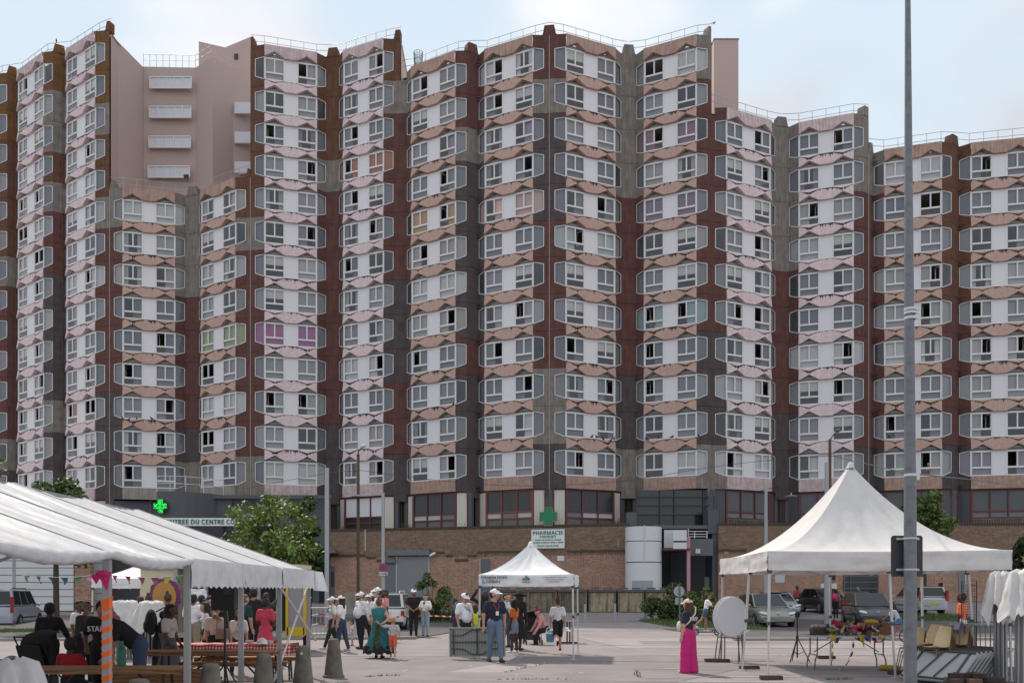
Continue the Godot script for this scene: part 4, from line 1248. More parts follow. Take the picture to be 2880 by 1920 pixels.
func greenery() -> void:
	tree("street_tree", "windblown light green tree in front of the entrance sign", put(765, 46), 3.9, Vector3(2.35, 3.1, 2.0), 0.11, [0.155, 0.215, 0.05], 5, 76, 72, 0.17)
	tree("street_tree", "dark green tree beside the tall grey lamp post", put(872, 49), 4.0, Vector3(1.45, 2.8, 1.4), 0.11, [0.055, 0.095, 0.027], 8, 44, 90, 0.16)
	tree("street_tree", "dark leafy tree behind the left marquee with its bare lower trunk showing", put(158, 36), 4.3, Vector3(1.9, 2.1, 1.8), 0.11, [0.06, 0.105, 0.03], 12, 50, 90, 0.16)
	tree("street_tree", "tree at the left edge whose branch tip shows beside the block", put(-150, 40), 6.2, Vector3(2.5, 2.6, 2.4), 0.16, [0.12, 0.14, 0.035], 17, 40, 80, 0.17)
	tree("street_tree", "green tree rising between the pole and the big tent roof", put(2602, 52), 4.9, Vector3(1.9, 2.2, 1.6), 0.11, [0.10, 0.155, 0.04], 21, 48, 90, 0.16)
	tree("street_tree", "dark tree at the right edge behind the folded tents", put(2930, 44), 3.3, Vector3(1.7, 1.6, 1.6), 0.12, [0.03, 0.05, 0.02], 25, 36, 150, 0.15)
	shrub("loose green shrub in front of the roller shutter", put(1212, 46), Vector3(1.15, 2.5, 0.9), [0.095, 0.125, 0.035], 31, 34, 130, 0.10)
	shrub("broad green shrub beside the dark entrance porch", put(1890, 48), Vector3(1.5, 1.9, 1.0), [0.075, 0.105, 0.03], 33, 36, 130, 0.10)
	shrub("bright green shrub behind the girl on the scooter", put(1985, 47), Vector3(1.3, 1.5, 1.0), [0.12, 0.165, 0.035], 35, 34, 130, 0.10)
	shrub("young weedy shrub on the verge beside the far car", put(1050, 57), Vector3(0.8, 0.5, 0.5), [0.07, 0.10, 0.03], 39, 12, 60, 0.08)
	# grass verges with their edging
	for a in [["lawn", [[-5.0, 45.2], [-1.4, 45.2], [-1.2, 47.5], [-5.2, 47.5]]], ["lawn", [[7.6, 42.0], [11.6, 40.2], [11.6, 49], [7.0, 49]]], ["lawn", [[-21.5, 34.8], [-17.5, 35.6], [-17.5, 37.2], [-21.5, 36.6]]], ["lawn", [[20.0, 47], [24.5, 47], [24.5, 50], [20.0, 50]]]]:
		structure(a[0], strip(a[1], 0.06, 0.1), cm(0.10, 0.12, 0.05, 0.95))
		var g := MB.new(); g.colored = true
		var r := RandomNumberGenerator.new(); r.seed = 3
		var q: Array = a[1]
		for k in 2200:
			var u := r.randf(); var v := r.randf()
			var x := lerpf(lerpf(q[0][0], q[1][0], u), lerpf(q[3][0], q[2][0], u), v); var z := lerpf(lerpf(q[0][1], q[1][1], u), lerpf(q[3][1], q[2][1], u), v)
			var p := Vector3(x, rise(x, z) + 0.06, -z)
			var b := r.randf_range(0.7, 1.3)
			g.col = Color(0.085 * b, 0.13 * b, 0.03 * b)
			g.tri(p - Vector3(0.02, 0, 0), p + Vector3(0.02, 0, 0), p + Vector3(r.randfn() * 0.05, r.randf_range(0.08, 0.22), r.randfn() * 0.04))
		tag(obj("grass", g, leaf_material("leaf"), self), "unmown grass on a verge by the parked cars", "grass", "", "stuff")
	for a in [["asphalt_road", [[7.3, 37.3], [9.6, 37.3], [9.0, 42.0], [6.6, 42.0]]]]:
		structure("planting_bed", strip(a[1], 0.02), mats[a[0]])
	# weeds along the foot of the wall top
	var w := MB.new()
	var r2 := RandomNumberGenerator.new(); r2.seed = 8
	for k in 260:
		var px: float = [960.0, 1065.0, 1140.0, 1290.0, 1470.0, 1735.0, 2090.0, 2240.0][r2.randi() % 8] + r2.randfn() * 9.0
		var dp := 69.9 - (px - 928) / 840.0 * 6.6 + 0.7 if px < 1770 else 63.9
		var p := Vector3((px - 1440) * dp / FOCAL, 6.3, -dp)
		w.tri(p - Vector3(0.03, 0, 0), p + Vector3(0.03, 0, 0), p + Vector3(r2.randfn() * 0.15, r2.randf_range(0.25, 0.8), 0.1))
	tag(obj("wall_weeds", w, cm(0.07, 0.085, 0.03, 0.9), self), "wild weeds growing along the top of the brick walls", "weeds", "", "stuff")

# ------------------------------------------------------------------ poles, lamps, bollards, barriers
func post(called: String, label: String, at: Vector3, h: float, r0: float, r1: float, mt: Material, category := "post", group := "") -> Node3D:
	var o := thing(called, label, category, at, 0.0, group)
	var m := MB.new()
	m.tube([Vector3(0, -0.05, 0), Vector3(0, h, 0)], [r0, r1], 14)
	obj("pole", m, mt, o)
	return o

func street_furniture() -> void:
	var o := post("wooden_lamp_post", "brown wooden lamp post with white curved lamp above the white capped group", put(1007, 52), level(1290, 52), 0.10, 0.085, mats.wood_pole, "lamp post")
	var y := level(1290, 52)
	var m := MB.new()
	m.tube([Vector3(0, y - 0.1, 0.1), Vector3(0.05, y + 0.15, 0.2), Vector3(0.28, y + 0.35, 0.3)], 0.04, 6)
	obj("lamp_arm", m, mats.dark_metal, o)
	m = MB.new()
	m.ell(Vector3(0.36, y + 0.42, 0.4), Vector3(0.2, 0.13, 0.2), 14, Basis(Vector3.BACK, 0.4))
	obj("lamp_head", m, cm(0.68, 0.68, 0.66, 0.4), o)
	m = MB.new()
	m.lathe([Vector2(0.02, 0.12), Vector2(0.30, 0.10), Vector2(0.32, 0.02), Vector2(0.05, 0.0)].map(func(q): return q), Vector3(-0.03, level(1411, 52), 0.3), 18)
	obj("disc_lamp", m, cm(0.30, 0.31, 0.34, 0.5), o)
	o = post("wooden_lamp_post", "brown wooden lamp post with small dark lamp behind the big white tent", put(2335, 50), level(1245, 50), 0.10, 0.08, mats.wood_pole, "lamp post")
	y = level(1245, 50)
	m = MB.new()
	m.tube([Vector3(0, y - 0.1, 0), Vector3(0.1, y + 0.15, 0.1), Vector3(0.3, y + 0.36, 0.2)], 0.03, 6)
	obj("lamp_arm", m, mats.dark_metal, o)
	m = MB.new()
	m.ell(Vector3(0.34, y + 0.44, 0.25), Vector3(0.15, 0.12, 0.15), 12)
	obj("lamp_head", m, cm(0.12, 0.12, 0.12, 0.4), o)
	post("steel_post", "tall plain grey steel post left of the wooden lamp post", put(919, 36.5), level(1316, 36.5), 0.095, 0.085, mats.pole_paint)
	post("steel_post", "grey steel post carrying the no stopping sign", put(1077, 44), level(1385, 44), 0.10, 0.075, mats.pole_paint)
	post("steel_post", "grey steel post partly hidden beside the right wooden lamp post", put(2326, 45), level(1302, 45), 0.13, 0.10, mats.pole_paint)
	post("steel_post", "slim grey post between the scooter girl and the big tent", put(2155, 47), level(1368, 47), 0.115, 0.075, mats.pole_paint)
	post("steel_post", "grey post behind the left tree trunk", put(38, 42), 5.0, 0.08, 0.07, mats.pole_paint)
	o = thing("disc_street_lamp", "flat grey disc street lamp hanging over the right shop fronts", "street lamp", Vector3((2226 - 1440.0) * 55 / FOCAL, level(1396, 55), -55))
	m = MB.new()
	m.lathe([Vector2(0.04, -0.06), Vector2(0.36, -0.02), Vector2(0.40, 0.04), Vector2(0.06, 0.1), Vector2(0.03, 0.24)], Vector3.ZERO, 18)
	obj("shade", m, cm(0.30, 0.31, 0.34, 0.5), o)
	m = MB.new()
	m.tube([Vector3(0.0, 0.2, 0), Vector3(0.0, 0.9, -2.0), Vector3(0.0, 1.2, -8.5)], 0.02, 5)
	obj("hanger", m, mats.dark_metal, o)
	# the thick galvanised pole in front
	var at := put(2561, 14.0)
	o = thing("galvanised_pole", "thick tapering galvanised pole rising out of the picture at the right", "pole", at)
	m = MB.new()
	m.tube([Vector3(0, -0.1, 0), Vector3(0, 3, 0), Vector3(-0.02, 7, 0), Vector3(-0.05, 13.5, 0)], [0.103, 0.093, 0.07, 0.026], 24)
	obj("shaft", m, mats.galvanised, o)
	for h in [level(1336, 14), level(870, 14), level(880, 14), level(895, 14)]:
		m = MB.new()
		m.lathe([Vector2(0.088, -0.02), Vector2(0.094, -0.02), Vector2(0.094, 0.02), Vector2(0.088, 0.02)], Vector3(0, h, 0), 18)
		m.box(Vector3(0.09, h, 0.03), Vector3(0.06, 0.05, 0.04))
		obj("strap", m, cm(0.55, 0.56, 0.58, 0.4, 0.3), o)
	m = MB.new()
	m.bar(Vector3(0.08, level(1334, 14), 0.02), Vector3(0.14, level(1331, 14), 0.02), 0.02, 0.02); m.box(Vector3(0.10, level(1342, 14), 0.03), Vector3(0.05, 0.09, 0.05))
	obj("wire_bracket", m, cm(0.55, 0.56, 0.58, 0.4, 0.3), o)
	o = thing("road_sign", "dark back of a road sign strapped to the galvanised pole", "sign", at + Vector3(0.012, level(1562, 14), -0.14))
	m = MB.new()
	var pl := []
	for c in [[0.21, 0.285, 0.0], [-0.21, 0.285, PI / 2], [-0.21, -0.285, PI], [0.21, -0.285, PI * 1.5]]:
		for k in 4: pl.append(Vector2(c[0], c[1]) + Vector2(0.04, 0).rotated(c[2] + k * PI / 6))
	m.ext(pl, 0.02)
	obj("plate", m, cm(0.035, 0.036, 0.042, 0.6), o)
	for h in [0.27, -0.22]:
		m = MB.new()
		m.box(Vector3(0, h, 0.025), Vector3(0.36, 0.035, 0.03))
		m.lathe([Vector2(0.10, -0.015), Vector2(0.104, -0.015), Vector2(0.104, 0.015), Vector2(0.10, 0.015)], Vector3(-0.012, h, 0.14), 16)
		obj("clamp", m, cm(0.45, 0.46, 0.48, 0.4, 0.3), o)
	# no stopping sign with a plate for disabled badge holders
	o = thing("no_stopping_sign", "round blue and red no stopping sign with a white plate below", "sign", Vector3((1077 - 1440.0) * 43.85 / FOCAL, level(1596, 43.85), -43.85))
	m = MB.new()
	m.lathe([Vector2(0.21, -0.02), Vector2(0.21, 0.0), Vector2(0.001, 0.0)], Vector3.ZERO, 28, Basis(Vector3.RIGHT, PI / 2))
	obj("disc", m, cm(0.035, 0.075, 0.30, 0.5), o)
	m = MB.new()
	m.lathe([Vector2(0.215, -0.025), Vector2(0.215, 0.008), Vector2(0.165, 0.008), Vector2(0.165, 0.0)], Vector3.ZERO, 28, Basis(Vector3.RIGHT, PI / 2))
	for s in [-1, 1]: m.box(Vector3(0, 0, 0.006), Vector3(0.045, 0.35, 0.008), Basis(Vector3.BACK, PI / 4 * s))
	obj("red_ring", m, cm(0.42, 0.02, 0.03, 0.5), o)
	m = MB.new()
	m.box(Vector3(0, -0.295, -0.01), Vector3(0.44, 0.155, 0.02))
	obj("plate", m, cm(0.74, 0.74, 0.74, 0.5), o)
	var t := text("SAUF", 0.10, 0.01)
	obj("lettering", t, cm(0.02, 0.02, 0.02, 0.6), o, xfm(-0.065, -0.295, 0.004))
	m = MB.new()
	m.box(Vector3(0.145, -0.295, 0.002), Vector3(0.11, 0.125, 0.01))
	obj("blue_panel", m, cm(0.03, 0.09, 0.35, 0.5), o)
	m = MB.new()                                                # wheelchair mark
	m.lathe([Vector2(0.030, 0), Vector2(0.036, 0.004), Vector2(0.03, 0.008)], Vector3(0.142, -0.318, 0.004), 14, Basis(Vector3.RIGHT, PI / 2))
	m.box(Vector3(0.135, -0.285, 0.01), Vector3(0.012, 0.05, 0.006)); m.box(Vector3(0.153, -0.303, 0.01), Vector3(0.035, 0.011, 0.006)); m.box(Vector3(0.174, -0.32, 0.01), Vector3(0.01, 0.04, 0.006)); m.ell(Vector3(0.133, -0.25, 0.01), Vector3(0.011, 0.011, 0.005), 8)
	obj("wheelchair_mark", m, cm(0.8, 0.8, 0.8, 0.6), o)
	# sign backs by the shrubs
	o = thing("round_sign", "grey back of a round sign on a post behind the woman in pink trousers", "sign", stand(1912, 1763))
	m = MB.new()
	m.tube([Vector3(0, 0, 0), Vector3(0, 2.05, 0)], 0.035, 10)
	obj("post", m, mats.galvanised, o)
	m = MB.new()
	m.lathe([Vector2(0.26, -0.015), Vector2(0.26, 0.01), Vector2(0.001, 0.01)], Vector3(-0.02, 1.72, -0.05), 24, Basis(Vector3.RIGHT, PI / 2))
	m.lathe([Vector2(0.001, -0.02), Vector2(0.26, -0.02), Vector2(0.26, -0.015)], Vector3(-0.02, 1.72, -0.05), 24, Basis(Vector3.RIGHT, PI / 2))
	obj("disc", m, cm(0.38, 0.38, 0.40, 0.5), o)
	m = MB.new()
	m.box(Vector3(-0.02, 1.25, -0.05), Vector3(0.36, 0.34, 0.02))
	obj("plate", m, cm(0.38, 0.38, 0.40, 0.5), o)
	m = MB.new()
	for h in [1.62, 1.82, 1.17, 1.34]: m.box(Vector3(-0.02, h, -0.03), Vector3(0.2, 0.03, 0.03))
	obj("rail", m, cm(0.30, 0.30, 0.32, 0.5), o)
	m = MB.new()
	m.box(Vector3(0, 0.05, 0), Vector3(0.7, 0.16, 0.25))
	tag(obj("kerb_block", m, mats.kerb_stone, self, Transform3D(Basis.IDENTITY, stand(1905, 1745))), "low pale concrete block on the grass verge edge", "block")
	# concrete bollards
	var b := MB.new()
	var pr := [Vector2(0.215, 0.0), Vector2(0.215, 0.05), Vector2(0.19, 0.06), Vector2(0.112, 0.745), Vector2(0.10, 0.775), Vector2(0.075, 0.79), Vector2(0.001, 0.795)]
	b.lathe(pr, Vector3.ZERO, 20)
	var mark := ["nearest the beer tables, cut off by the picture's edge", "in front of the speaker stand", "in front of the middle tent poles", "with a light hole near its top", "farthest from the camera, standing clear of the marquee"]
	var k := 0
	for s in [[390, 9.84], [592, 11.95], [741, 13.8], [852, 15.8], [938, 18.06]]:
		var bo := thing("concrete_bollard", "stained tapered concrete bollard " + mark[k], "bollard", put(s[0], s[1]), k * 1.3, "concrete bollards along the marquee")
		obj("cone", b, mats.old_concrete, bo)
		if k == 3:
			m = MB.new()
			m.lathe([Vector2(0.028, 0), Vector2(0.028, 0.01), Vector2(0.001, 0.01)], Vector3(0, 0.66, 0.12), 12, Basis(Vector3.RIGHT, PI / 2))
			obj("hole", m, cm(0.55, 0.52, 0.5, 0.9), bo, Transform3D(Basis(Vector3.UP, -k * 1.3), Vector3.ZERO))
		k += 1
	# slim steel bollards
	k = 0
	for s in [[1646, 1750], [1730, 1748], [1815, 1746]]:
		post("steel_bollard", "slim grey steel bollard " + ["nearest the printed tent", "in the middle of the paved strip", "in front of the right bin shelters"][k], stand(s[0], s[1]), 0.98, 0.06, 0.06, mats.pole_paint, "bollard", "steel bollards before the bin shelters")
		k += 1
	# crowd barriers by the trailer
	barrier("steel crowd barrier with red and white tape beside the tall grey post", stand(890, 1790), 0.1)
	# overhead wires
	for w in [[[680, 1375, 56], [919, 1330, 52], [1010, 1325, 52]], [[1010, 1322, 52], [1240, 1352, 54], [1480, 1366, 56], [1760, 1352, 54], [2060, 1305, 51], [2335, 1281, 50]], [[2335, 1281, 50], [2420, 1300, 38], [2556, 1331, 14.2]], [[2566, 1331, 14.2], [2720, 1347, 24], [2900, 1369, 40]]]:
		var path := []
		for q in w: path.append(Vector3((q[0] - 1440.0) * q[2] / FOCAL, level(q[1], q[2]), -q[2]))
		var cv := Curve3D.new()
		for q in path.size():
			var dir: Vector3 = (path[mini(q + 1, path.size() - 1)] - path[maxi(q - 1, 0)]) * 0.17
			cv.add_point(path[q], -dir, dir)
		m = MB.new()
		m.tube(Array(cv.tessellate(3)), 0.013, 5)
		tag(obj("overhead_wire", m, mats.dark_metal, self), ["thin overhead wire in front of the left blocks", "long overhead wire sagging between the two wooden lamp posts", "overhead wire from the right wooden post to the galvanised pole", "overhead wire from the galvanised pole to the right edge"][taken.get("overhead_wire", 0)], "wire")

func barrier(label: String, at: Vector3, turn: float) -> void:
	var o := thing("crowd_barrier", label, "barrier", at, turn)
	var m := MB.new()
	var st := cm(0.40, 0.41, 0.43, 0.4, 0.3)
	m.tube([Vector3(-1.05, 0.12, 0), Vector3(-1.05, 1.02, 0), Vector3(-0.98, 1.1, 0), Vector3(0.98, 1.1, 0), Vector3(1.05, 1.02, 0), Vector3(1.05, 0.12, 0), Vector3(-1.05, 0.12, 0)], 0.022, 7)
	obj("frame", m, st, o)
	for k in 13:
		m = MB.new()
		m.tube([Vector3(-0.9 + k * 0.15, 0.12, 0), Vector3(-0.9 + k * 0.15, 1.1, 0)], 0.009, 5)
		obj("bar", m, st, o)
	for s in [-1, 1]:
		m = MB.new()
		m.tube([Vector3(0.75 * s, 0.0, -0.28), Vector3(0.75 * s, 0.14, 0), Vector3(0.75 * s, 0.0, 0.28)], 0.018, 6)
		obj("foot", m, st, o)
	for y in [0.82, 0.45]:                                       # barrier tape wound round it
		for k in 9:
			m = MB.new()
			var x0 := -1.1 + k * 0.26
			m.box(Vector3(x0, y + 0.05 * sin(k * 1.7), 0.03), Vector3(0.24, 0.045, 0.006), Basis(Vector3.BACK, 0.25 * sin(k * 2.1)))
			obj("tape", m, cm(0.5, 0.03, 0.03, 0.6) if k % 2 else cm(0.7, 0.7, 0.7, 0.6), o)

# ------------------------------------------------------------------ vehicles
func interp(pts: Array, z: float) -> float:
	for k in pts.size() - 1:
		if z <= pts[k + 1][0]:
			return lerpf(pts[k][1], pts[k + 1][1], clampf((z - pts[k][0]) / maxf(pts[k + 1][0] - pts[k][0], 0.001), 0, 1))
	return pts[-1][1]

func car(label: String, category: String, at: Vector3, turn: float, s: Dictionary) -> Node3D:   # front towards +z
	var o := thing(s.get("called", "parked_car"), label, category, at, turn)
	var L: float = s.l; var W: float = s.w * 0.5
	var paint := mat("paint_%s" % str(s.paint), lin(s.paint[0], s.paint[1], s.paint[2]), 0.32, s.get("metal", 0.25))
	paint.clearcoat_enabled = true; paint.clearcoat = 0.8; paint.clearcoat_roughness = 0.06
	var black := cm(0.012, 0.012, 0.013, 0.6)
	var h0 := L / 2
	var top: Array = s.top
	var ring := func(z: float, inset: float) -> Array:
		var e := 1.0 - 0.13 * pow(absf(z) / h0, 7.0) - inset
		var w := W * e
		var y := interp(top, z)
		var y0: float = 0.20 + 0.10 * pow(absf(z) / h0, 6.0)
		var r := [[-0.90, y0], [-0.985, y0 + 0.10], [-1.0, 0.45], [-1.0, lerpf(0.5, y, 0.5)], [-0.965, y - 0.09], [-0.90, y - 0.015], [-0.55, y + 0.012], [0.0, y + 0.02]]
		var out := []
		for q in r: out.append(Vector3(q[0] * w, q[1], z))
		for k in range(6, -1, -1): out.append(Vector3(-r[k][0] * w, r[k][1], z))
		return out
	var zs := [h0, h0 - 0.04, h0 - 0.14, h0 - 0.35, h0 - 0.65, h0 - 1.0, 0.6, 0.0, -0.6, -h0 + 1.0, -h0 + 0.6, -h0 + 0.3, -h0 + 0.12, -h0 + 0.03, -h0]
	var rings := []
	for k in zs.size(): rings.append(ring.call(zs[k], 0.10 if k == 0 or k == zs.size() - 1 else 0.0))
	var m := MB.new()
	m.grid(14, zs.size() - 1, func(u: float, v: float): return rings[int(round(v * (zs.size() - 1)))][int(round(u * 14))])
	for e in 2:
		var rg: Array = rings[0] if e == 0 else rings[-1].duplicate()
		if e == 0: rg = rg.duplicate(); rg.reverse()
		m.poly(rg.map(func(p): return p))
	obj("body", m, paint, o)
	# greenhouse: windscreen foot, roof front, roof rear, rear foot as [z, y]
	var A: Array = s.cab[0]; var B: Array = s.cab[1]; var C: Array = s.cab[2]; var D: Array = s.cab[3]
	var wb := W * 0.93; var wr: float = W * s.get("roof_w", 0.76)
	var q := {}
	for n in [["A", A, wb], ["B", B, wr], ["C", C, wr], ["D", D, wb]]:
		q[n[0] + "l"] = Vector3(-n[2], n[1][1], n[1][0]); q[n[0] + "r"] = Vector3(n[2], n[1][1], n[1][0])
	m = MB.new()
	m.quad(q.Al, q.Ar, q.Br, q.Bl); m.quad(q.Dr, q.Dl, q.Cl, q.Cr)
	m.quad(q.Ar, q.Dr, q.Cr, q.Br); m.quad(q.Dl, q.Al, q.Bl, q.Cl)
	m.grid(8, 8, func(u: float, v: float):
		var x := lerpf(-1, 1, u); var z := lerpf(B[0], C[0], v)
		return Vector3(x * wr, lerpf(B[1], C[1], v) + 0.055 * (1 - x * x) * (0.6 + 0.4 * sin(v * PI)), z))
	obj("cabin", m, paint, o)
	var pane := func(called: String, a: Vector3, b: Vector3, c: Vector3, d: Vector3, ins: float, mt: Material) -> void:
		var ctr := (a + b + c + d) / 4
		var nn := (c - a).cross(d - b).normalized() * 0.008
		var p := MB.new()
		p.quad(a.lerp(ctr, ins) + nn, b.lerp(ctr, ins) + nn, c.lerp(ctr, ins) + nn, d.lerp(ctr, ins) + nn)
		obj(called, p, mt, o)
	pane.call("windscreen", q.Al, q.Ar, q.Br, q.Bl, 0.07, mats.car_glass)
	pane.call("rear_window", q.Dr, q.Dl, q.Cl, q.Cr, 0.14, mats.car_glass)
	var cuts: Array = s.get("cuts", [0.0, 0.44, 0.78, 1.0])
	for k in cuts.size() - 1:
		for sd in 2:
			var lo0: Vector3 = (q.Ar if sd else q.Al); var lo1: Vector3 = (q.Dr if sd else q.Dl); var hi0: Vector3 = (q.Br if sd else q.Bl); var hi1: Vector3 = (q.Cr if sd else q.Cl)
			var f0: float = cuts[k]; var f1: float = cuts[k + 1]
			var a := lo0.lerp(lo1, f0); var b := lo0.lerp(lo1, f1); var c := hi0.lerp(hi1, f1); var d := hi0.lerp(hi1, f0)
			if sd: pane.call("side_window", a, b, c, d, 0.12, mats.car_glass)
			else: pane.call("side_window", b, a, d, c, 0.12, mats.car_glass)
	# wheels
	for sx in [-1, 1]:
		for sz in [s.axles[0], s.axles[1]]:
			var bs := Basis(Vector3.BACK, -PI / 2 * sx)
			var c := Vector3(sx * (W - 0.09), 0.315, sz)
			var ar := MB.new()
			ar.lathe([Vector2(0.37, 0.0), Vector2(0.37, 0.10), Vector2(0.001, 0.10)], c, 20, bs)
			obj("wheel_arch", ar, black, o)
			var w := MB.new()
			w.lathe([Vector2(0.19, -0.05), Vector2(0.29, -0.05), Vector2(0.315, 0.0), Vector2(0.315, 0.08), Vector2(0.29, 0.125), Vector2(0.20, 0.12)], c, 22, bs)
			var wh := obj("wheel", w, cm(0.018, 0.018, 0.019, 0.8), o)
			var rm := MB.new()
			rm.lathe([Vector2(0.205, 0.105), Vector2(0.19, 0.118), Vector2(0.15, 0.11)], c, 20, bs)
			for k in 5: rm.bar(c + bs * Vector3(0, 0.11, 0), c + bs * (Vector3(cos(k * TAU / 5), 0, sin(k * TAU / 5)) * 0.19 + Vector3(0, 0.108, 0)), 0.045, 0.02, bs * Vector3.UP)
			obj("rim", rm, cm(0.40, 0.41, 0.42, 0.35, 0.5), wh)
	# lamps, grille, plates, bumpers, mirrors
	var ft := h0 - 0.06
	for sx in [-1, 1]:
		m = MB.new()
		m.ell(Vector3(sx * W * 0.74, s.lamp_y, ft - 0.09), Vector3(0.22, 0.085, 0.16), 12, Basis(Vector3.UP, 0.5 * sx) * Basis(Vector3.BACK, 0.25 * sx))
		obj("headlight", m, cm(0.62, 0.64, 0.66, 0.12, 0.2), o)
		m = MB.new()
		var th: float = s.get("tail_h", 0.2)
		m.box(Vector3(sx * W * 0.86, s.tail_y, -h0 + 0.05), Vector3(0.15, th * 2, 0.13), Basis(Vector3.UP, -0.3 * sx))
		obj("tail_light", m, cm(0.30, 0.012, 0.015, 0.25), o)
		m = MB.new()
		m.ell(Vector3(sx * (W + 0.10), A[1] + 0.06, A[0] - 0.25), Vector3(0.10, 0.075, 0.06), 10)
		obj("mirror", m, paint, o)
		m = MB.new()
		m.box(Vector3(sx * (W + 0.005), 0.52, -0.1), Vector3(0.02, 0.06, L * 0.45))
		obj("side_moulding", m, black, o)
		for z in [0.45, -0.55]:
			m = MB.new()
			m.box(Vector3(sx * (W + 0.0), 0.82, z), Vector3(0.03, 0.035, 0.16))
			obj("door_handle", m, paint, o)
	m = MB.new()
	m.box(Vector3(0, s.lamp_y - 0.16, ft + 0.0), Vector3(W * 1.05, 0.14, 0.05)); m.box(Vector3(0, 0.30, ft + 0.02), Vector3(W * 1.2, 0.12, 0.05))
	obj("grille", m, black, o)
	m = MB.new()
	m.box(Vector3(0, 0.44, ft + 0.045), Vector3(0.52, 0.115, 0.02))
	var np := obj("number_plate", m, cm(0.70, 0.70, 0.70, 0.4), o)
	m = MB.new()
	for x in [-0.235, 0.235]: m.box(Vector3(x, 0.44, ft + 0.057), Vector3(0.045, 0.11, 0.004))
	obj("blue_band", m, cm(0.02, 0.06, 0.35, 0.4), np)
	m = MB.new()
	m.box(Vector3(0, s.get("plate_y", 0.62), -h0 + 0.0), Vector3(0.52, 0.115, 0.05))
	obj("rear_plate", m, cm(0.60, 0.42, 0.05, 0.4) if s.get("yellow", false) else cm(0.70, 0.70, 0.70, 0.4), o)
	m = MB.new()
	m.box(Vector3(0, 0.36, -h0 - 0.0), Vector3(W * 1.8, 0.15, 0.14))
	obj("rear_bumper", m, paint if s.get("painted", true) else black, o)
	m = MB.new()
	m.lathe([Vector2(0.055, 0), Vector2(0.055, 0.02), Vector2(0.03, 0.025)], Vector3(0, s.lamp_y - 0.01, ft + 0.02), 14, Basis(Vector3.RIGHT, PI / 2))
	obj("badge", m, cm(0.5, 0.5, 0.5, 0.2, 0.8), o)
	return o

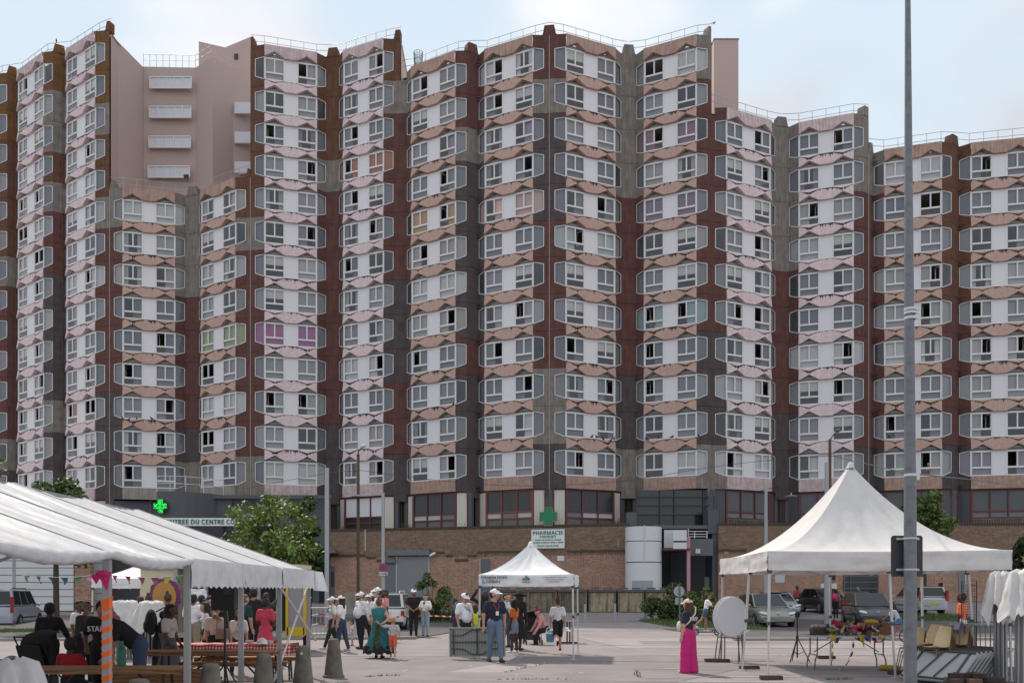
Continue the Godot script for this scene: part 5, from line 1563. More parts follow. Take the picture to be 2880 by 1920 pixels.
func vehicles() -> void:
	var mpv := {"l": 4.3, "w": 1.82, "paint": [0.24, 0.23, 0.215], "top": [[-2.15, 0.62], [-2.08, 1.0], [-1.9, 1.02], [1.0, 1.0], [1.75, 0.84], [2.05, 0.70], [2.15, 0.52]], "cab": [[1.15, 0.98], [0.25, 1.58], [-1.65, 1.57], [-2.05, 1.0]], "axles": [1.35, -1.35], "lamp_y": 0.68, "tail_y": 1.0}
	car("taupe people carrier parked facing the square beside the round tables", "car", put(2150, 43.8), 0.03, mpv)
	var z := mpv.duplicate(); z.paint = [0.055, 0.06, 0.072]; z.l = 4.6; z.top = [[-2.3, 0.62], [-2.2, 1.0], [1.0, 1.0], [1.85, 0.86], [2.2, 0.72], [2.3, 0.52]]; z.cab = [[1.3, 0.98], [0.3, 1.62], [-1.8, 1.6], [-2.2, 1.0]]
	car("dark grey people carrier parked behind the cardboard box", "car", put(2440, 45.0), -0.16, z)
	var hatch := {"l": 4.0, "w": 1.70, "paint": [0.36, 0.38, 0.42], "top": [[-2.0, 0.60], [-1.9, 0.92], [1.0, 0.92], [1.6, 0.80], [1.9, 0.68], [2.0, 0.5]], "cab": [[1.05, 0.90], [0.2, 1.44], [-1.35, 1.44], [-1.9, 0.92]], "axles": [1.2, -1.2], "lamp_y": 0.66, "tail_y": 0.92}
	var c := car("silver blue hatchback with its driver door open", "car", put(2186, 52.5), 0.0, hatch)
	var dm := MB.new()
	dm.box(Vector3(0, 0.62, -0.5), Vector3(0.08, 0.62, 1.0)); dm.bar(Vector3(0, 0.92, -0.98), Vector3(0, 1.36, -0.85), 0.05, 0.05); dm.bar(Vector3(0, 1.36, -0.85), Vector3(0, 1.34, -0.4), 0.05, 0.05); dm.bar(Vector3(0, 1.34, -0.4), Vector3(0, 0.92, -0.03), 0.05, 0.05)
	obj("open_door", dm, mat("paint_[0.36, 0.38, 0.42]"), c, xfm(0.87, 0, 0.85, 1.05))
	var d2 := hatch.duplicate(); d2.paint = [0.022, 0.026, 0.034]
	car("black hatchback half hidden behind the tent leg and steel post", "car", put(2318, 54.5), 0.10, d2)
	var est := hatch.duplicate(); est.paint = [0.40, 0.41, 0.43]; est.tail_h = 0.28; est.tail_y = 1.05; est.yellow = true; est.l = 4.2
	est.top = [[-2.1, 0.6], [-2.05, 1.0], [1.0, 0.98], [1.7, 0.82], [2.0, 0.7], [2.1, 0.5]]; est.cab = [[1.1, 0.96], [0.3, 1.55], [-1.85, 1.55], [-2.03, 1.0]]
	car("silver car seen from behind with red lamps and yellow plate", "car", put(2580, 51.5), PI, est)
	var suv := {"l": 4.3, "w": 1.75, "paint": [0.60, 0.59, 0.58], "metal": 0.05, "top": [[-2.15, 0.62], [-2.1, 1.02], [1.0, 1.04], [1.9, 0.98], [2.1, 0.85], [2.15, 0.55]], "cab": [[0.9, 1.02], [0.35, 1.62], [-1.95, 1.62], [-2.1, 1.04]], "axles": [1.3, -1.3], "lamp_y": 0.8, "tail_y": 0.80, "tail_h": 0.1, "painted": false, "plate_y": 0.83, "roof_w": 0.84}
	c = car("white off road car seen from behind the white capped group", "car", put(1098, 40.0), PI + 0.02, suv)
	var m := MB.new()
	for x in [-0.6, 0.6]: m.tube([Vector3(x, 1.66, 0.4), Vector3(x, 1.74, 0.2), Vector3(x, 1.74, -1.7), Vector3(x, 1.66, -1.9)], 0.025, 6)
	obj("roof_rail", m, cm(0.5, 0.5, 0.5, 0.4), c)
	var t := text("4 AZ", 0.09, 0.01)
	obj("plate_lettering", t, cm(0.02, 0.02, 0.02, 0.6), c, Transform3D(Basis(Vector3.UP, PI), Vector3(0, 0.83, -2.19)))
	var van := {"called": "parked_van", "l": 4.1, "w": 1.75, "paint": [0.33, 0.345, 0.40], "top": [[-2.05, 0.6], [-2.0, 1.08], [1.0, 1.06], [1.75, 0.95], [2.0, 0.78], [2.05, 0.5]], "cab": [[1.2, 1.04], [0.45, 1.76], [-1.93, 1.78], [-2.0, 1.08]], "axles": [1.35, -1.3], "lamp_y": 0.78, "tail_y": 1.12, "tail_h": 0.36, "roof_w": 0.84, "cuts": [0.02, 0.36, 0.66, 0.97]}
	c = car("blue grey small van seen from behind at the left edge", "van", Vector3(-23.85, 0, -42.2), PI + 0.19, van)
	m = MB.new()
	for x in [-0.62, 0.62]: m.tube([Vector3(x, 1.80, 0.3), Vector3(x, 1.87, 0.1), Vector3(x, 1.87, -1.6), Vector3(x, 1.80, -1.8)], 0.025, 6)
	obj("roof_rail", m, mats.dark_metal, c)

# ------------------------------------------------------------------ tents
func popup(label: String, corners: Array, eave: float, drop: float, peak: float, swoop: float, mt: Material, legs: Array, seed_: int) -> Node3D:
	# corners: front left, front right, back right, back left as [x, depth]; legs: extra feet [x, depth, lean]
	var c := []
	for q in corners: c.append(Vector3(q[0], 0, -q[1]))
	var ctr: Vector3 = (c[0] + c[1] + c[2] + c[3]) / 4.0
	var o := thing("pop_up_tent", label, "tent", ctr)
	var ns := FastNoiseLite.new(); ns.seed = seed_; ns.frequency = 1.3; ns.fractal_octaves = 3
	for k in 4:
		var a: Vector3 = c[k] - ctr; var b: Vector3 = c[(k + 1) % 4] - ctr
		var m := MB.new()
		m.grid(22, 18, func(u: float, v: float):
			var e := a.lerp(b, u)
			var t: float = v
			var p := e * (1.0 - t)
			var sag: float = 0.10 * sin(u * PI) * (1 - t) * t * 4.0
			p.y = eave + (peak - eave) * pow(t, swoop) - sag - 0.03 * sin(u * PI) * (1 - t)
			var edge: float = clampf(minf(u, 1 - u) * 6.0, 0, 1) * clampf(t * 8, 0, 1) * clampf((1 - t) * 6.0, 0, 1)
			p += Vector3(0, 1, 0) * ns.get_noise_2d(u * 6.0 + k * 9.0, v * 1.2) * 0.035 * edge
			return p)
		obj("roof_panel", m, mt, o)
		m = MB.new()
		var out := (b - a).normalized().cross(Vector3.UP)
		m.grid(36, 5, func(u: float, v: float):
			var p := a.lerp(b, u) + out * 0.02
			p.y = eave - drop * (1 - v) - 0.012 * sin(u * PI) * 2.0
			var fold: float = ns.get_noise_2d(u * 2.2 + k * 5.0, v * 3.2) * 0.055
			return p + out * fold * (1.0 - v * 0.55))
		obj("valance", m, mt, o)
	var cap := MB.new()
	cap.lathe([Vector2(0.10, -0.12), Vector2(0.05, 0.0), Vector2(0.001, 0.03)], Vector3(0, peak + 0.02, 0), 10)
	obj("peak_cap", cap, mt, o)
	var steel := cm(0.50, 0.50, 0.52, 0.4, 0.25)
	for k in 4 + legs.size():
		var foot: Vector3 = (c[k] if k < 4 else Vector3(legs[k - 4][0], 0, -legs[k - 4][1])) - ctr
		var head := foot * 0.985 if k < 4 else foot + Vector3(legs[k - 4][2], 0, 0)
		var m := MB.new()
		m.bar(Vector3(foot.x, 0.0, foot.z), Vector3(lerpf(foot.x, head.x, 0.5), 1.1, lerpf(foot.z, head.z, 0.5)), 0.034, 0.034)
		m.bar(Vector3(lerpf(foot.x, head.x, 0.48), 1.05, lerpf(foot.z, head.z, 0.48)), Vector3(head.x, eave - 0.03, head.z), 0.045, 0.045)
		m.box(Vector3(foot.x, 0.008, foot.z), Vector3(0.14, 0.012, 0.14))
		var lg := obj("leg", m, steel, o)
		m = MB.new()
		var mid := Vector3(lerpf(foot.x, head.x, 0.5), 1.1, lerpf(foot.z, head.z, 0.5))
		m.box(mid, Vector3(0.07, 0.07, 0.07)); m.box(Vector3(head.x, eave - drop - 0.02, head.z), Vector3(0.075, 0.09, 0.075))
		obj("slider", m, cm(0.06, 0.06, 0.065, 0.5), lg)
	for k in 4:                                                 # scissor bars under the eaves
		var a: Vector3 = (c[k] - ctr) * 0.98; var b: Vector3 = (c[(k + 1) % 4] - ctr) * 0.98
		for j in 4:
			var p := a.lerp(b, j / 4.0); var q := a.lerp(b, (j + 1) / 4.0)
			for s in 2:
				var m := MB.new()
				m.bar(Vector3(p.x, eave - (0.05 if s else drop + 0.03), p.z), Vector3(q.x, eave - (drop + 0.03 if s else 0.05), q.z), 0.016, 0.03)
				obj("scissor_bar", m, steel, o)
	return o

func weight(label: String, px: float, py: float, turn: float) -> void:
	var o := thing("paver_weight", label, "paver", stand(px, py), turn, "pavers weighing down tent feet")
	var m := MB.new()
	var p := [Vector2(-0.21, -0.07), Vector2(-0.12, -0.09), Vector2(-0.04, -0.06), Vector2(0.04, -0.09), Vector2(0.14, -0.065), Vector2(0.21, -0.085), Vector2(0.20, 0.08), Vector2(0.12, 0.06), Vector2(0.03, 0.085), Vector2(-0.05, 0.06), Vector2(-0.13, 0.085), Vector2(-0.21, 0.06)]
	m.ext(p, 0.075, Transform3D(Basis(Vector3.RIGHT, -PI / 2), Vector3(0, 0.085, 0)))
	obj("upper_paver", m, cm(0.055, 0.038, 0.032, 0.9), o)
	m = MB.new()
	m.ext(p, 0.07, Transform3D(Basis(Vector3.RIGHT, -PI / 2), Vector3(0.01, 0.075, 0.01)))
	obj("lower_paver", m, cm(0.10, 0.052, 0.04, 0.9), o, xfm(0, -0.075 + 0.07, 0, 0.05))

func marquee() -> void:
	var xr := -4.15; var xm := -7.63; var xl := -11.1
	var ey := 2.17; var ry := 3.42
	var zs := [18.1, 15.85, 13.6, 11.35, 9.1, 6.85, 4.6]
	var o := thing("marquee", "large white frame marquee over the beer tables on the left", "tent", Vector3(xm, 0, -11))
	var org := o.position
	var ns := FastNoiseLite.new(); ns.seed = 77; ns.frequency = 1.0; ns.fractal_octaves = 3
	var alu := cm(0.34, 0.34, 0.345, 0.45, 0.35)
	for k in zs.size() - 1:
		for s in 2:                                               # two slopes; cloth hangs between the rafters
			var m := MB.new()
			var x1 := xr if s == 0 else xl
			m.grid(30, 26, func(u: float, v: float):
				var z: float = lerpf(zs[k], zs[k + 1], u if s == 0 else 1 - u)
				var t: float = v
				var x := lerpf(x1, xm, t)
				var sag := 0.13 * pow(sin(u * PI), 0.75) * (0.5 + 0.5 * sin(t * PI))
				var y := lerpf(ey, ry, t) - sag
				var rip := ns.get_noise_2d(u * 7.0 + k * 11.0, t * 0.9 + s * 30.0) * 0.05 + ns.get_noise_2d(u * 17.0 + k * 5.0, t * 1.6) * 0.018
				var edge := clampf(minf(u, 1 - u) * 5.0, 0, 1)
				return Vector3(x, y + rip * edge, -z) - org)
			obj("roof_panel", m, mats.canvas_pvc, o)
	for k in zs.size():
		var z: float = zs[k]
		for s in 2:
			var x1 := xr if s == 0 else xl
			var m := MB.new()
			m.bar(Vector3(x1, ey - 0.03, -z) - org, Vector3(xm, ry - 0.03, -z) - org, 0.05, 0.07)
			obj("rafter", m, alu, o)
			m = MB.new()
			m.box(Vector3(x1, ey / 2 - 0.02, -z) - org, Vector3(0.072, ey, 0.072))
			m.box(Vector3(x1, 0.01, -z) - org, Vector3(0.18, 0.02, 0.18))
			var pl := obj("pole", m, alu, o)
			if k == 4 and s == 0:                                   # orange tape spiralling down one pole
				var h := 1.62
				var j := 0
				while h > 0.15:
					var tp := MB.new()
					var hh := 0.05 if j else 0.12
					for f in 4:
						var an := f * PI / 2
						var ctr := Vector3(x1, h + f * 0.019, -z) - org + Vector3(sin(an), 0, cos(an)) * 0.0375
						tp.box(ctr, Vector3(0.076, hh, 0.004), Basis(Vector3.UP, an) * Basis(Vector3.BACK, 0.26))
					obj("orange_tape", tp, cm(0.80, 0.13, 0.012, 0.5), pl)
					h -= 0.125 if h > 0.62 else 0.085
					j += 1
		if k < zs.size() - 1:
			for q in [[xr, ey], [xm, ry], [xl, ey]]:
				var m := MB.new()
				m.bar(Vector3(q[0], q[1] - 0.05, -z) - org, Vector3(q[0], q[1] - 0.05, -zs[k + 1]) - org, 0.05, 0.05)
				obj("purlin", m, alu, o)
	# scalloped valance along the far bays, rolled up along the near ones
	for k in zs.size() - 1:
		var m := MB.new()
		if k < 3:
			m.grid(72, 4, func(u: float, v: float):
				var z: float = lerpf(zs[k] + (0.28 if k == 0 else 0.0), zs[k + 1], u)
				var bot := ey - 0.38 + 0.035 * absf(sin(u * PI * 10.0))
				var y := lerpf(bot, ey + 0.01, v)
				return Vector3(xr + 0.05 + 0.02 * ns.get_noise_2d(u * 1.6 + k * 3.0, v * 0.7) * (2.0 - v) + 0.03 * (1 - v), y, -z) - org)
			obj("valance", m, mats.canvas_pvc, o)
		else:
			m.grid(40, 10, func(u: float, v: float):
				var z: float = lerpf(zs[k], zs[k + 1], u)
				var an: float = v * TAU
				var rr := 0.04 + 0.035 * sin(u * PI) + 0.015 * ns.get_noise_2d(u * 9.0, v * 3.0 + k)
				return Vector3(xr + 0.05 - cos(an) * rr, ey - 0.03 - 0.07 * sin(u * PI) + sin(an) * rr, -z) - org)
			obj("rolled_wall", m, mats.canvas_pvc, o)
	var tail := MB.new()                                         # loose end flap of the valance at the far corner
	tail.grid(8, 6, func(u: float, v: float): return Vector3(xr + 0.04 + 0.30 * u * (1 - 0.4 * v), ey - 0.40 * (1 - v) - 0.02 * u, -18.38 + 0.04 * sin(u * 5)) - org)
	obj("valance_end", tail, mats.canvas_pvc, o)
	for q in [[Vector3(xr, 1.85, -15.85), Vector3(xr + 0.15, 0.75, -18.1)], [Vector3(xr, 1.9, -18.1), Vector3(xr - 0.1, 0.15, -15.85)]]:
		var m := MB.new()
		m.tube([q[0] - org, q[1] - org], 0.022, 8)
		obj("brace", m, cm(0.55, 0.55, 0.56, 0.4, 0.2), o)

func drape(label: String, at: Vector3, turn: float, h: float, low: float, r: float, seed_: int, group := "folded tents with draped white covers") -> void:
	var o := thing("folded_tent", label, "folded tent", at, turn, group)
	var g := RandomNumberGenerator.new(); g.seed = seed_
	for k in 9:
		var m := MB.new()
		var a := k * TAU / 9
		m.bar(Vector3(cos(a) * r * 0.42, 0, sin(a) * r * 0.42), Vector3(cos(a) * r * 0.36, h - 0.06, sin(a) * r * 0.36), 0.035, 0.035)
		obj("folded_leg", m, cm(0.30, 0.30, 0.31, 0.45, 0.3), o)
	var ns := FastNoiseLite.new(); ns.seed = seed_; ns.frequency = 1.0; ns.fractal_octaves = 2
	var m := MB.new()
	m.grid(72, 18, func(u: float, v: float):
		var an: float = -u * TAU
		var pl := cos(an * 7.0 + 1.5 * sin(an * 2.0 + seed_)) * 0.5 + 0.5
		var spread := lerpf(1.25, 0.62, v) + 0.28 * pl * (1 - v * 0.55) + 0.14 * ns.get_noise_2d(cos(an) * 2.0 + 5.0, sin(an) * 2.0 + v * 1.5)
		var bottom := low + (h - low) * (0.32 * ns.get_noise_2d(cos(an) * 1.7, sin(an) * 1.7 + seed_) + 0.16 * pl)
		var y := lerpf(bottom, h, v) + 0.03 * pl * v
		if v > 0.97: spread *= 0.55
		return Vector3(cos(an) * r * spread, y, sin(an) * r * spread))
	obj("cover", m, mats.canvas_old, o)

func tents() -> void:
	popup("white pop up tent printed Entreprise Sociale & Solidaire in the middle", [[-0.85, 22.9], [1.57, 22.7], [1.86, 25.0], [-0.55, 25.2]], 2.19, 0.30, 3.05, 1.55, mats.canvas, [], 3)
	var t := get_node("pop_up_tent") as Node3D
	var fl := Vector3(-0.85, 0, -22.9); var fr := Vector3(1.57, 0, -22.7)
	var ex := (fr - fl).normalized()
	var bs := Basis(ex, Vector3.UP, ex.cross(Vector3.UP))
	for s in [["Entreprise Sociale", 0.078, 0.40, 2.11, 0.66, [0.03, 0.03, 0.05]], ["&", 0.11, 0.13, 1.995, 0.10, [0.10, 0.28, 0.50]], ["Solidaire", 0.078, 0.375, 2.0, 0.36, [0.03, 0.03, 0.05]], ["Asturies", 0.05, 1.22, 1.985, 0.21, [0.04, 0.05, 0.12]]]:
		var tm := text(s[0], s[1], 0.004)
		obj("printed_lettering", tm, cm(s[5][0], s[5][1], s[5][2], 0.8), t, Transform3D(bs * Basis.from_scale(Vector3(s[4] / tm.get_aabb().size.x, 1, 1)), fl + ex * s[2] + bs.z * 0.075 + Vector3.UP * s[3] - t.position))
	for s in [[-0.07, 0.05, 0.045, [0.30, 0.05, 0.06]], [-0.035, 0.07, 0.045, [0.55, 0.22, 0.04]], [0.0, 0.12, 0.045, [0.05, 0.25, 0.32]], [0.035, 0.09, 0.045, [0.10, 0.30, 0.08]], [0.07, 0.06, 0.045, [0.05, 0.14, 0.06]]]:
		var m := MB.new()
		m.box(Vector3(s[0], 2.03 + s[1] / 2, 0.075), Vector3(s[2], s[1], 0.004))
		obj("printed_logo", m, cm(s[3][0], s[3][1], s[3][2], 0.8), t, Transform3D(bs, fl + ex * 1.22 - t.position))
	for k in 3:                                                 # three lines of small print
		var m := MB.new()
		var n: int = [9, 7, 5][k]
		var rg := RandomNumberGenerator.new(); rg.seed = 60 + k
		var x := -n * 0.035
		for j in n:
			var w := rg.randf_range(0.03, 0.075)
			m.box(Vector3(x + w / 2, 2.105 - k * 0.055, 0.075), Vector3(w, 0.016, 0.003)); x += w + 0.014
		obj("small_print", m, cm(0.36, 0.06, 0.10, 0.8) if k == 2 else cm(0.24, 0.24, 0.30, 0.8), t, Transform3D(bs, fl + ex * 1.96 - t.position)).set_meta("kind", "stuff")
	popup("big old white pop up tent with steep peak on the right", [[5.21, 18.06], [9.84, 17.5], [10.2, 22.05], [5.32, 22.6]], 2.57, 0.39, 4.62, 1.9, mats.canvas_old, [[5.08, 19.6, 0.18], [7.75, 17.95, -0.14], [8.1, 22.6, 0.0], [10.25, 19.6, -0.2]], 9)
	popup("white pop up tent behind the marquee beside the trailer", [[-12.4, 26.2], [-9.2, 26.0], [-9.0, 29.2], [-12.3, 29.4]], 2.15, 0.30, 3.05, 1.55, mats.canvas, [], 15)
	var k := 0
	for w in [[2006, 1861, 0.1], [2027, 1862, -0.1], [2107, 1882, 0.0], [2168, 1911, 0.1], [2324, 1852, 0.0], [2528, 1896, 0.0]]:
		weight("dark brown interlocking paver pair at the " + ["back left tent foot", "folded round table feet", "leaning tent leg", "front left tent foot", "rear tent leg behind the table", "front tent leg beside the yellow bag"][k], w[0], w[1], w[2])
		k += 1
	marquee()
	drape("folded white tent under the marquee, left of the pair", put(352, 23.0), 0.2, 1.50, 0.75, 0.34, 3)
	drape("folded white tent under the marquee, right of the pair", put(425, 22.6), 1.1, 1.49, 0.72, 0.36, 5)
	drape("small folded white tent half hidden behind the orange taped pole", put(322, 23.6), 2.1, 1.47, 1.0, 0.24, 7)
	drape("big white folded tent cover in the lower left corner", put(10, 8.2), 0.7, 1.13, 0.1, 0.36, 11)
	drape("folded white tent leaning out beside the right tent pole", put(2815, 17.2), 0.4, 2.12, 1.2, 0.25, 13)
	drape("second folded white tent at the right edge of the picture", put(2880, 16.4), 1.4, 2.14, 1.25, 0.32, 19)

# ------------------------------------------------------------------ equipment
func beer_table(label: String, at: Vector3, turn: float, h := 0.76, deep := 0.5, long := 2.2, called := "beer_table") -> Node3D:
	var o := thing(called, label, "table" if deep > 0.3 else "bench", at, turn)
	var m := MB.new()
	var n := 3 if deep > 0.3 else 1
	for k in n:
		m = MB.new()
		m.box(Vector3(0, h - 0.014, (k + 0.5) * deep / n - deep / 2), Vector3(long, 0.028, deep / n - 0.004))
		obj("plank", m, mats.wood_plank, o)
	m = MB.new()
	for s in [-1, 1]: m.box(Vector3(0, h - 0.05, s * (deep / 2 - 0.03)), Vector3(long - 0.1, 0.05, 0.025))
	obj("rail", m, mats.wood_plank, o)
	for sx in [-1, 1]:
		m = MB.new()
		var x: float = sx * (long / 2 - 0.3)
		for sz in [-1, 1]: m.bar(Vector3(x, h - 0.03, sz * deep * 0.3), Vector3(x + 0.02 * sx, 0.0, sz * deep * 0.42), 0.03, 0.03)
		m.bar(Vector3(x, 0.22, -deep * 0.4), Vector3(x, 0.22, deep * 0.4), 0.025, 0.025); m.bar(Vector3(x, 0.24, 0), Vector3(x - 0.42 * sx, h - 0.05, 0), 0.025, 0.025)
		obj("leg_frame", m, cm(0.02, 0.022, 0.02, 0.5), o)
	return o

func equipment() -> void:
	var dark := cm(0.02, 0.02, 0.022, 0.5)
	# left side, under the marquee
	beer_table("long varnished beer table in front of the staff man", put(298, 11.75), 0.02)
	var o := thing("folded_table", "orange brown wooden table standing on its edge behind the poles", "table", put(440, 12.2), -0.04)
	var m := MB.new()
	for k in 3:
		m = MB.new()
		m.box(Vector3(0, 0.12 + k * 0.232, 0), Vector3(1.35, 0.228, 0.03), Basis(Vector3.RIGHT, -0.08))
		obj("plank", m, mats.wood_plank, o)
	beer_table("varnished beer table between the speaker and the gingham cloth", put(600, 15.0), 0.03)
	beer_table("beer bench in front of the gingham covered table", put(640, 16.3), 0.02, 0.46, 0.25, 2.2, "beer_bench")
	beer_table("beer bench pushed under the far beer table", put(700, 17.6), 0.02, 0.46, 0.25, 2.2, "beer_bench")
	o = beer_table("beer table covered with a red gingham cloth", put(655, 16.9), 0.02, 0.75, 0.6, 2.3)
	var ging := mat("gingham", Color.WHITE, 0.85)
	ging.albedo_texture = image_tex(64, 64, func(x: int, y: int):
		var a: int = (x / 4) % 2; var b: int = (y / 4) % 2
		return Color(0.90, 0.86, 0.85) if a + b == 0 else (Color(0.80, 0.42, 0.42) if a + b == 1 else Color(0.70, 0.16, 0.18)))
	m = MB.new()
	m.grid(40, 16, func(u: float, v: float):
		var x := lerpf(-1.18, 1.18, u)
		var s := lerpf(-0.52, 0.52, v)
		var over := maxf(0, absf(s) - 0.31)
		return Vector3(x, 0.765 - over + 0.006 * sin(u * 40), -clampf(s, -0.31, 0.31) - signf(s) * over * (0.10 + 0.10 * sin(u * 34))))
	ging.uv1_scale = Vector3(5, 2, 1)
	tag(obj("gingham_cloth", m, ging, self, Transform3D(Basis(Vector3.UP, 0.02), put(655, 16.9))), "red gingham cloth draped over the beer table", "tablecloth")
	o = thing("loudspeaker", "black loudspeaker hanging below the scalloped valance", "speaker", put(632, 14.0, 1.46))
	m = MB.new()
	m.ext([Vector2(-0.18, -0.12), Vector2(0.18, -0.12), Vector2(0.15, 0.14), Vector2(-0.15, 0.14)], 0.56, Transform3D(Basis(Vector3.RIGHT, -PI / 2), Vector3(0, 0.56, 0)))
	obj("cabinet", m, cm(0.012, 0.012, 0.014, 0.55), o)
	m = MB.new()
	m.box(Vector3(0.08, 0.36, 0.125), Vector3(0.13, 0.22, 0.01))
	obj("connector_plate", m, cm(0.03, 0.03, 0.034, 0.4), o)
	tripod("black tripod stand holding the loudspeaker", put(632, 14.0), 1.46, 0.45, dark)
	o = thing("equipment_case", "small black case on the ground by the speaker stand", "case", put(660, 13.2))
	m = MB.new()
	m.box(Vector3(0, 0.13, 0), Vector3(0.32, 0.26, 0.25))
	obj("box", m, dark, o)
	m = MB.new()
	m.bar(Vector3(-0.06, 0.27, 0), Vector3(0.06, 0.27, 0), 0.02, 0.02)
	obj("handle", m, dark, o)
	# things on the tables
	cap_on("white cap lying on the gingham table", put(736, 16.6, 0.765), 0.4)
	for q in [[760, 16.8, [0.72, 0.70, 0.70]], [775, 16.9, [0.5, 0.05, 0.06]], [700, 16.9, [0.72, 0.70, 0.68]]]:
		m = MB.new()
		m.lathe([Vector2(0.001, 0.0), Vector2(0.045, 0.0), Vector2(0.075, 0.055), Vector2(0.07, 0.055), Vector2(0.04, 0.008)], Vector3.ZERO, 12)
		tag(obj("paper_tray", m, cm(q[2][0], q[2][1], q[2][2], 0.8), self, Transform3D(Basis.IDENTITY, put(q[0], q[1], 0.768))), "small " + ["white food tray beside the white cap", "red food tray at the end of the gingham table", "white food tray in the middle of the gingham table"][taken.get("paper_tray", 0)], "tray")
	m = MB.new()
	m.lathe([Vector2(0.001, 0), Vector2(0.06, 0), Vector2(0.055, 0.22), Vector2(0.03, 0.27), Vector2(0.03, 0.33), Vector2(0.001, 0.33)], Vector3.ZERO, 14)
	tag(obj("green_bottle", m, cm(0.01, 0.13, 0.075, 0.3), self, Transform3D(Basis.IDENTITY, put(340, 11.9, 0.762))), "dark green bottle on the near beer table", "bottle")
	trailer()
	bunting("string of coloured pennants under the left marquee", [put(60, 20.0, 2.12), put(180, 20.0, 2.06), put(290, 20.2, 2.12), put(420, 20.4, 2.06), put(520, 20.6, 2.12)], 13, 0.15, 4)
	o = thing("ribbon_knot", "pink knotted cloth at the top of the orange taped pole", "cloth", Vector3(-4.15, 1.86, -9.05))
	m = MB.new()
	m.tri(Vector3(-0.07, 0.1, 0.05), Vector3(0.05, -0.10, 0.06), Vector3(0.09, 0.1, 0.05)); m.tri(Vector3(-0.12, 0.06, 0.05), Vector3(-0.06, -0.03, 0.06), Vector3(0.02, 0.1, 0.055)); m.ell(Vector3(0, 0.08, 0.04), Vector3(0.08, 0.035, 0.03), 10)
	obj("cloth", m, cm(0.55, 0.02, 0.14, 0.8), o)
	# right side, under the big tent
	round_tables()
	plastic_table()
	tripod("slim black tripod standing beside the plastic table", stand(2243, 1863), 1.25, 0.30, dark)
	stacks_right()
	stroller("black pushchair with grey seat under the printed tent", stand(1499, 1812), 0.1)
	stroller("dark pushchair behind the near beer table", put(120, 14.6), 2.9)
	bench_set()
	bicycle(stand(2514, 1808), 2.6)
	scooter(stand(1988, 1786))

func tripod(label: String, at: Vector3, h: float, spread: float, mt: Material) -> void:
	var o := thing("tripod_stand", label, "stand", at)
	var m := MB.new()
	m.tube([Vector3(0, 0.12, 0), Vector3(0, h, 0)], 0.019, 8)
	obj("pole", m, mt, o)
	for k in 3:
		m = MB.new()
		var a := k * TAU / 3 + 0.4
		m.tube([Vector3(0, 0.62, 0), Vector3(cos(a) * spread, 0.015, sin(a) * spread)], 0.013, 6); m.tube([Vector3(0, 0.2, 0), Vector3(cos(a) * spread * 0.55, 0.28, sin(a) * spread * 0.55)], 0.009, 5)
		obj("leg", m, mt, o)
	m = MB.new()
	m.lathe([Vector2(0.03, 0.58), Vector2(0.035, 0.60), Vector2(0.035, 0.66), Vector2(0.02, 0.68)], Vector3.ZERO, 10)
	obj("collar", m, mt, o)

func cap_mesh() -> MB:
	var m := MB.new()
	m.grid(18, 7, func(u: float, v: float):
		var an: float = -u * TAU; var ph: float = v * PI / 2
		return Vector3(cos(an) * cos(ph) * 0.098, sin(ph) * 0.092, sin(an) * cos(ph) * 0.115))
	m.grid(12, 3, func(u: float, v: float):
		var an: float = lerpf(PI * 0.93, PI * 0.07, u)
		return Vector3(cos(an) * 0.096, 0.012 - 0.022 * v - 0.012 * absf(cos(an)) , sin(an) * lerpf(0.106, 0.20, v) + 0.0))
	m.grid(12, 3, func(u: float, v: float):
		var an: float = lerpf(PI * 0.07, PI * 0.93, u)
		return Vector3(cos(an) * 0.096, 0.006 - 0.022 * v - 0.012 * absf(cos(an)), sin(an) * lerpf(0.106, 0.20, v)))
	m.ell(Vector3(0, 0.093, 0), Vector3(0.012, 0.006, 0.012), 6)
	return m

func cap_on(label: String, at: Vector3, turn: float) -> void:
	tag(obj("baseball_hat", cap_mesh(), cm(0.78, 0.78, 0.80, 0.85), self, Transform3D(Basis(Vector3.UP, turn), at + Vector3(0, 0.03, 0))), label, "cap")

func bunting(label: String, path: Array, n: int, size: float, seed_: int) -> void:
	var o := thing("bunting", label, "bunting")
	var cv := Curve3D.new()
	for q in path.size():
		var d: Vector3 = (path[mini(q + 1, path.size() - 1)] - path[maxi(q - 1, 0)]) * 0.17
		cv.add_point(path[q], -d, d)
	var m := MB.new()
	m.tube(Array(cv.tessellate(3)), 0.006, 5)
	obj("cord", m, cm(0.5, 0.5, 0.5, 0.8), o)
	var r := RandomNumberGenerator.new(); r.seed = seed_
	var tones := [[0.36, 0.03, 0.04], [0.36, 0.05, 0.13], [0.42, 0.36, 0.06], [0.06, 0.13, 0.24], [0.09, 0.2, 0.08], [0.34, 0.13, 0.2]]
	for k in n:
		var p := cv.sample_baked(cv.get_baked_length() * (k + 0.5) / n)
		var q := cv.sample_baked(cv.get_baked_length() * (k + 0.5) / n + 0.1)
		var ex := (q - p).normalized()
		var tw := r.randfn() * 0.25
		m = MB.new()
		m.grid(6, 6, func(u: float, v: float):
			var w: float = (1 - v) * size * 0.5
			return p + ex * lerpf(-w, w, u) + Vector3(0.02 * sin(u * 4 + k), -v * size * 1.1, 0.05 * sin(v * 3 + k) + tw * v * size))
		var c: Array = tones[r.randi() % tones.size()]
		var mt := cm(c[0], c[1], c[2], 0.85)
		obj("pennant", m, mt, o)

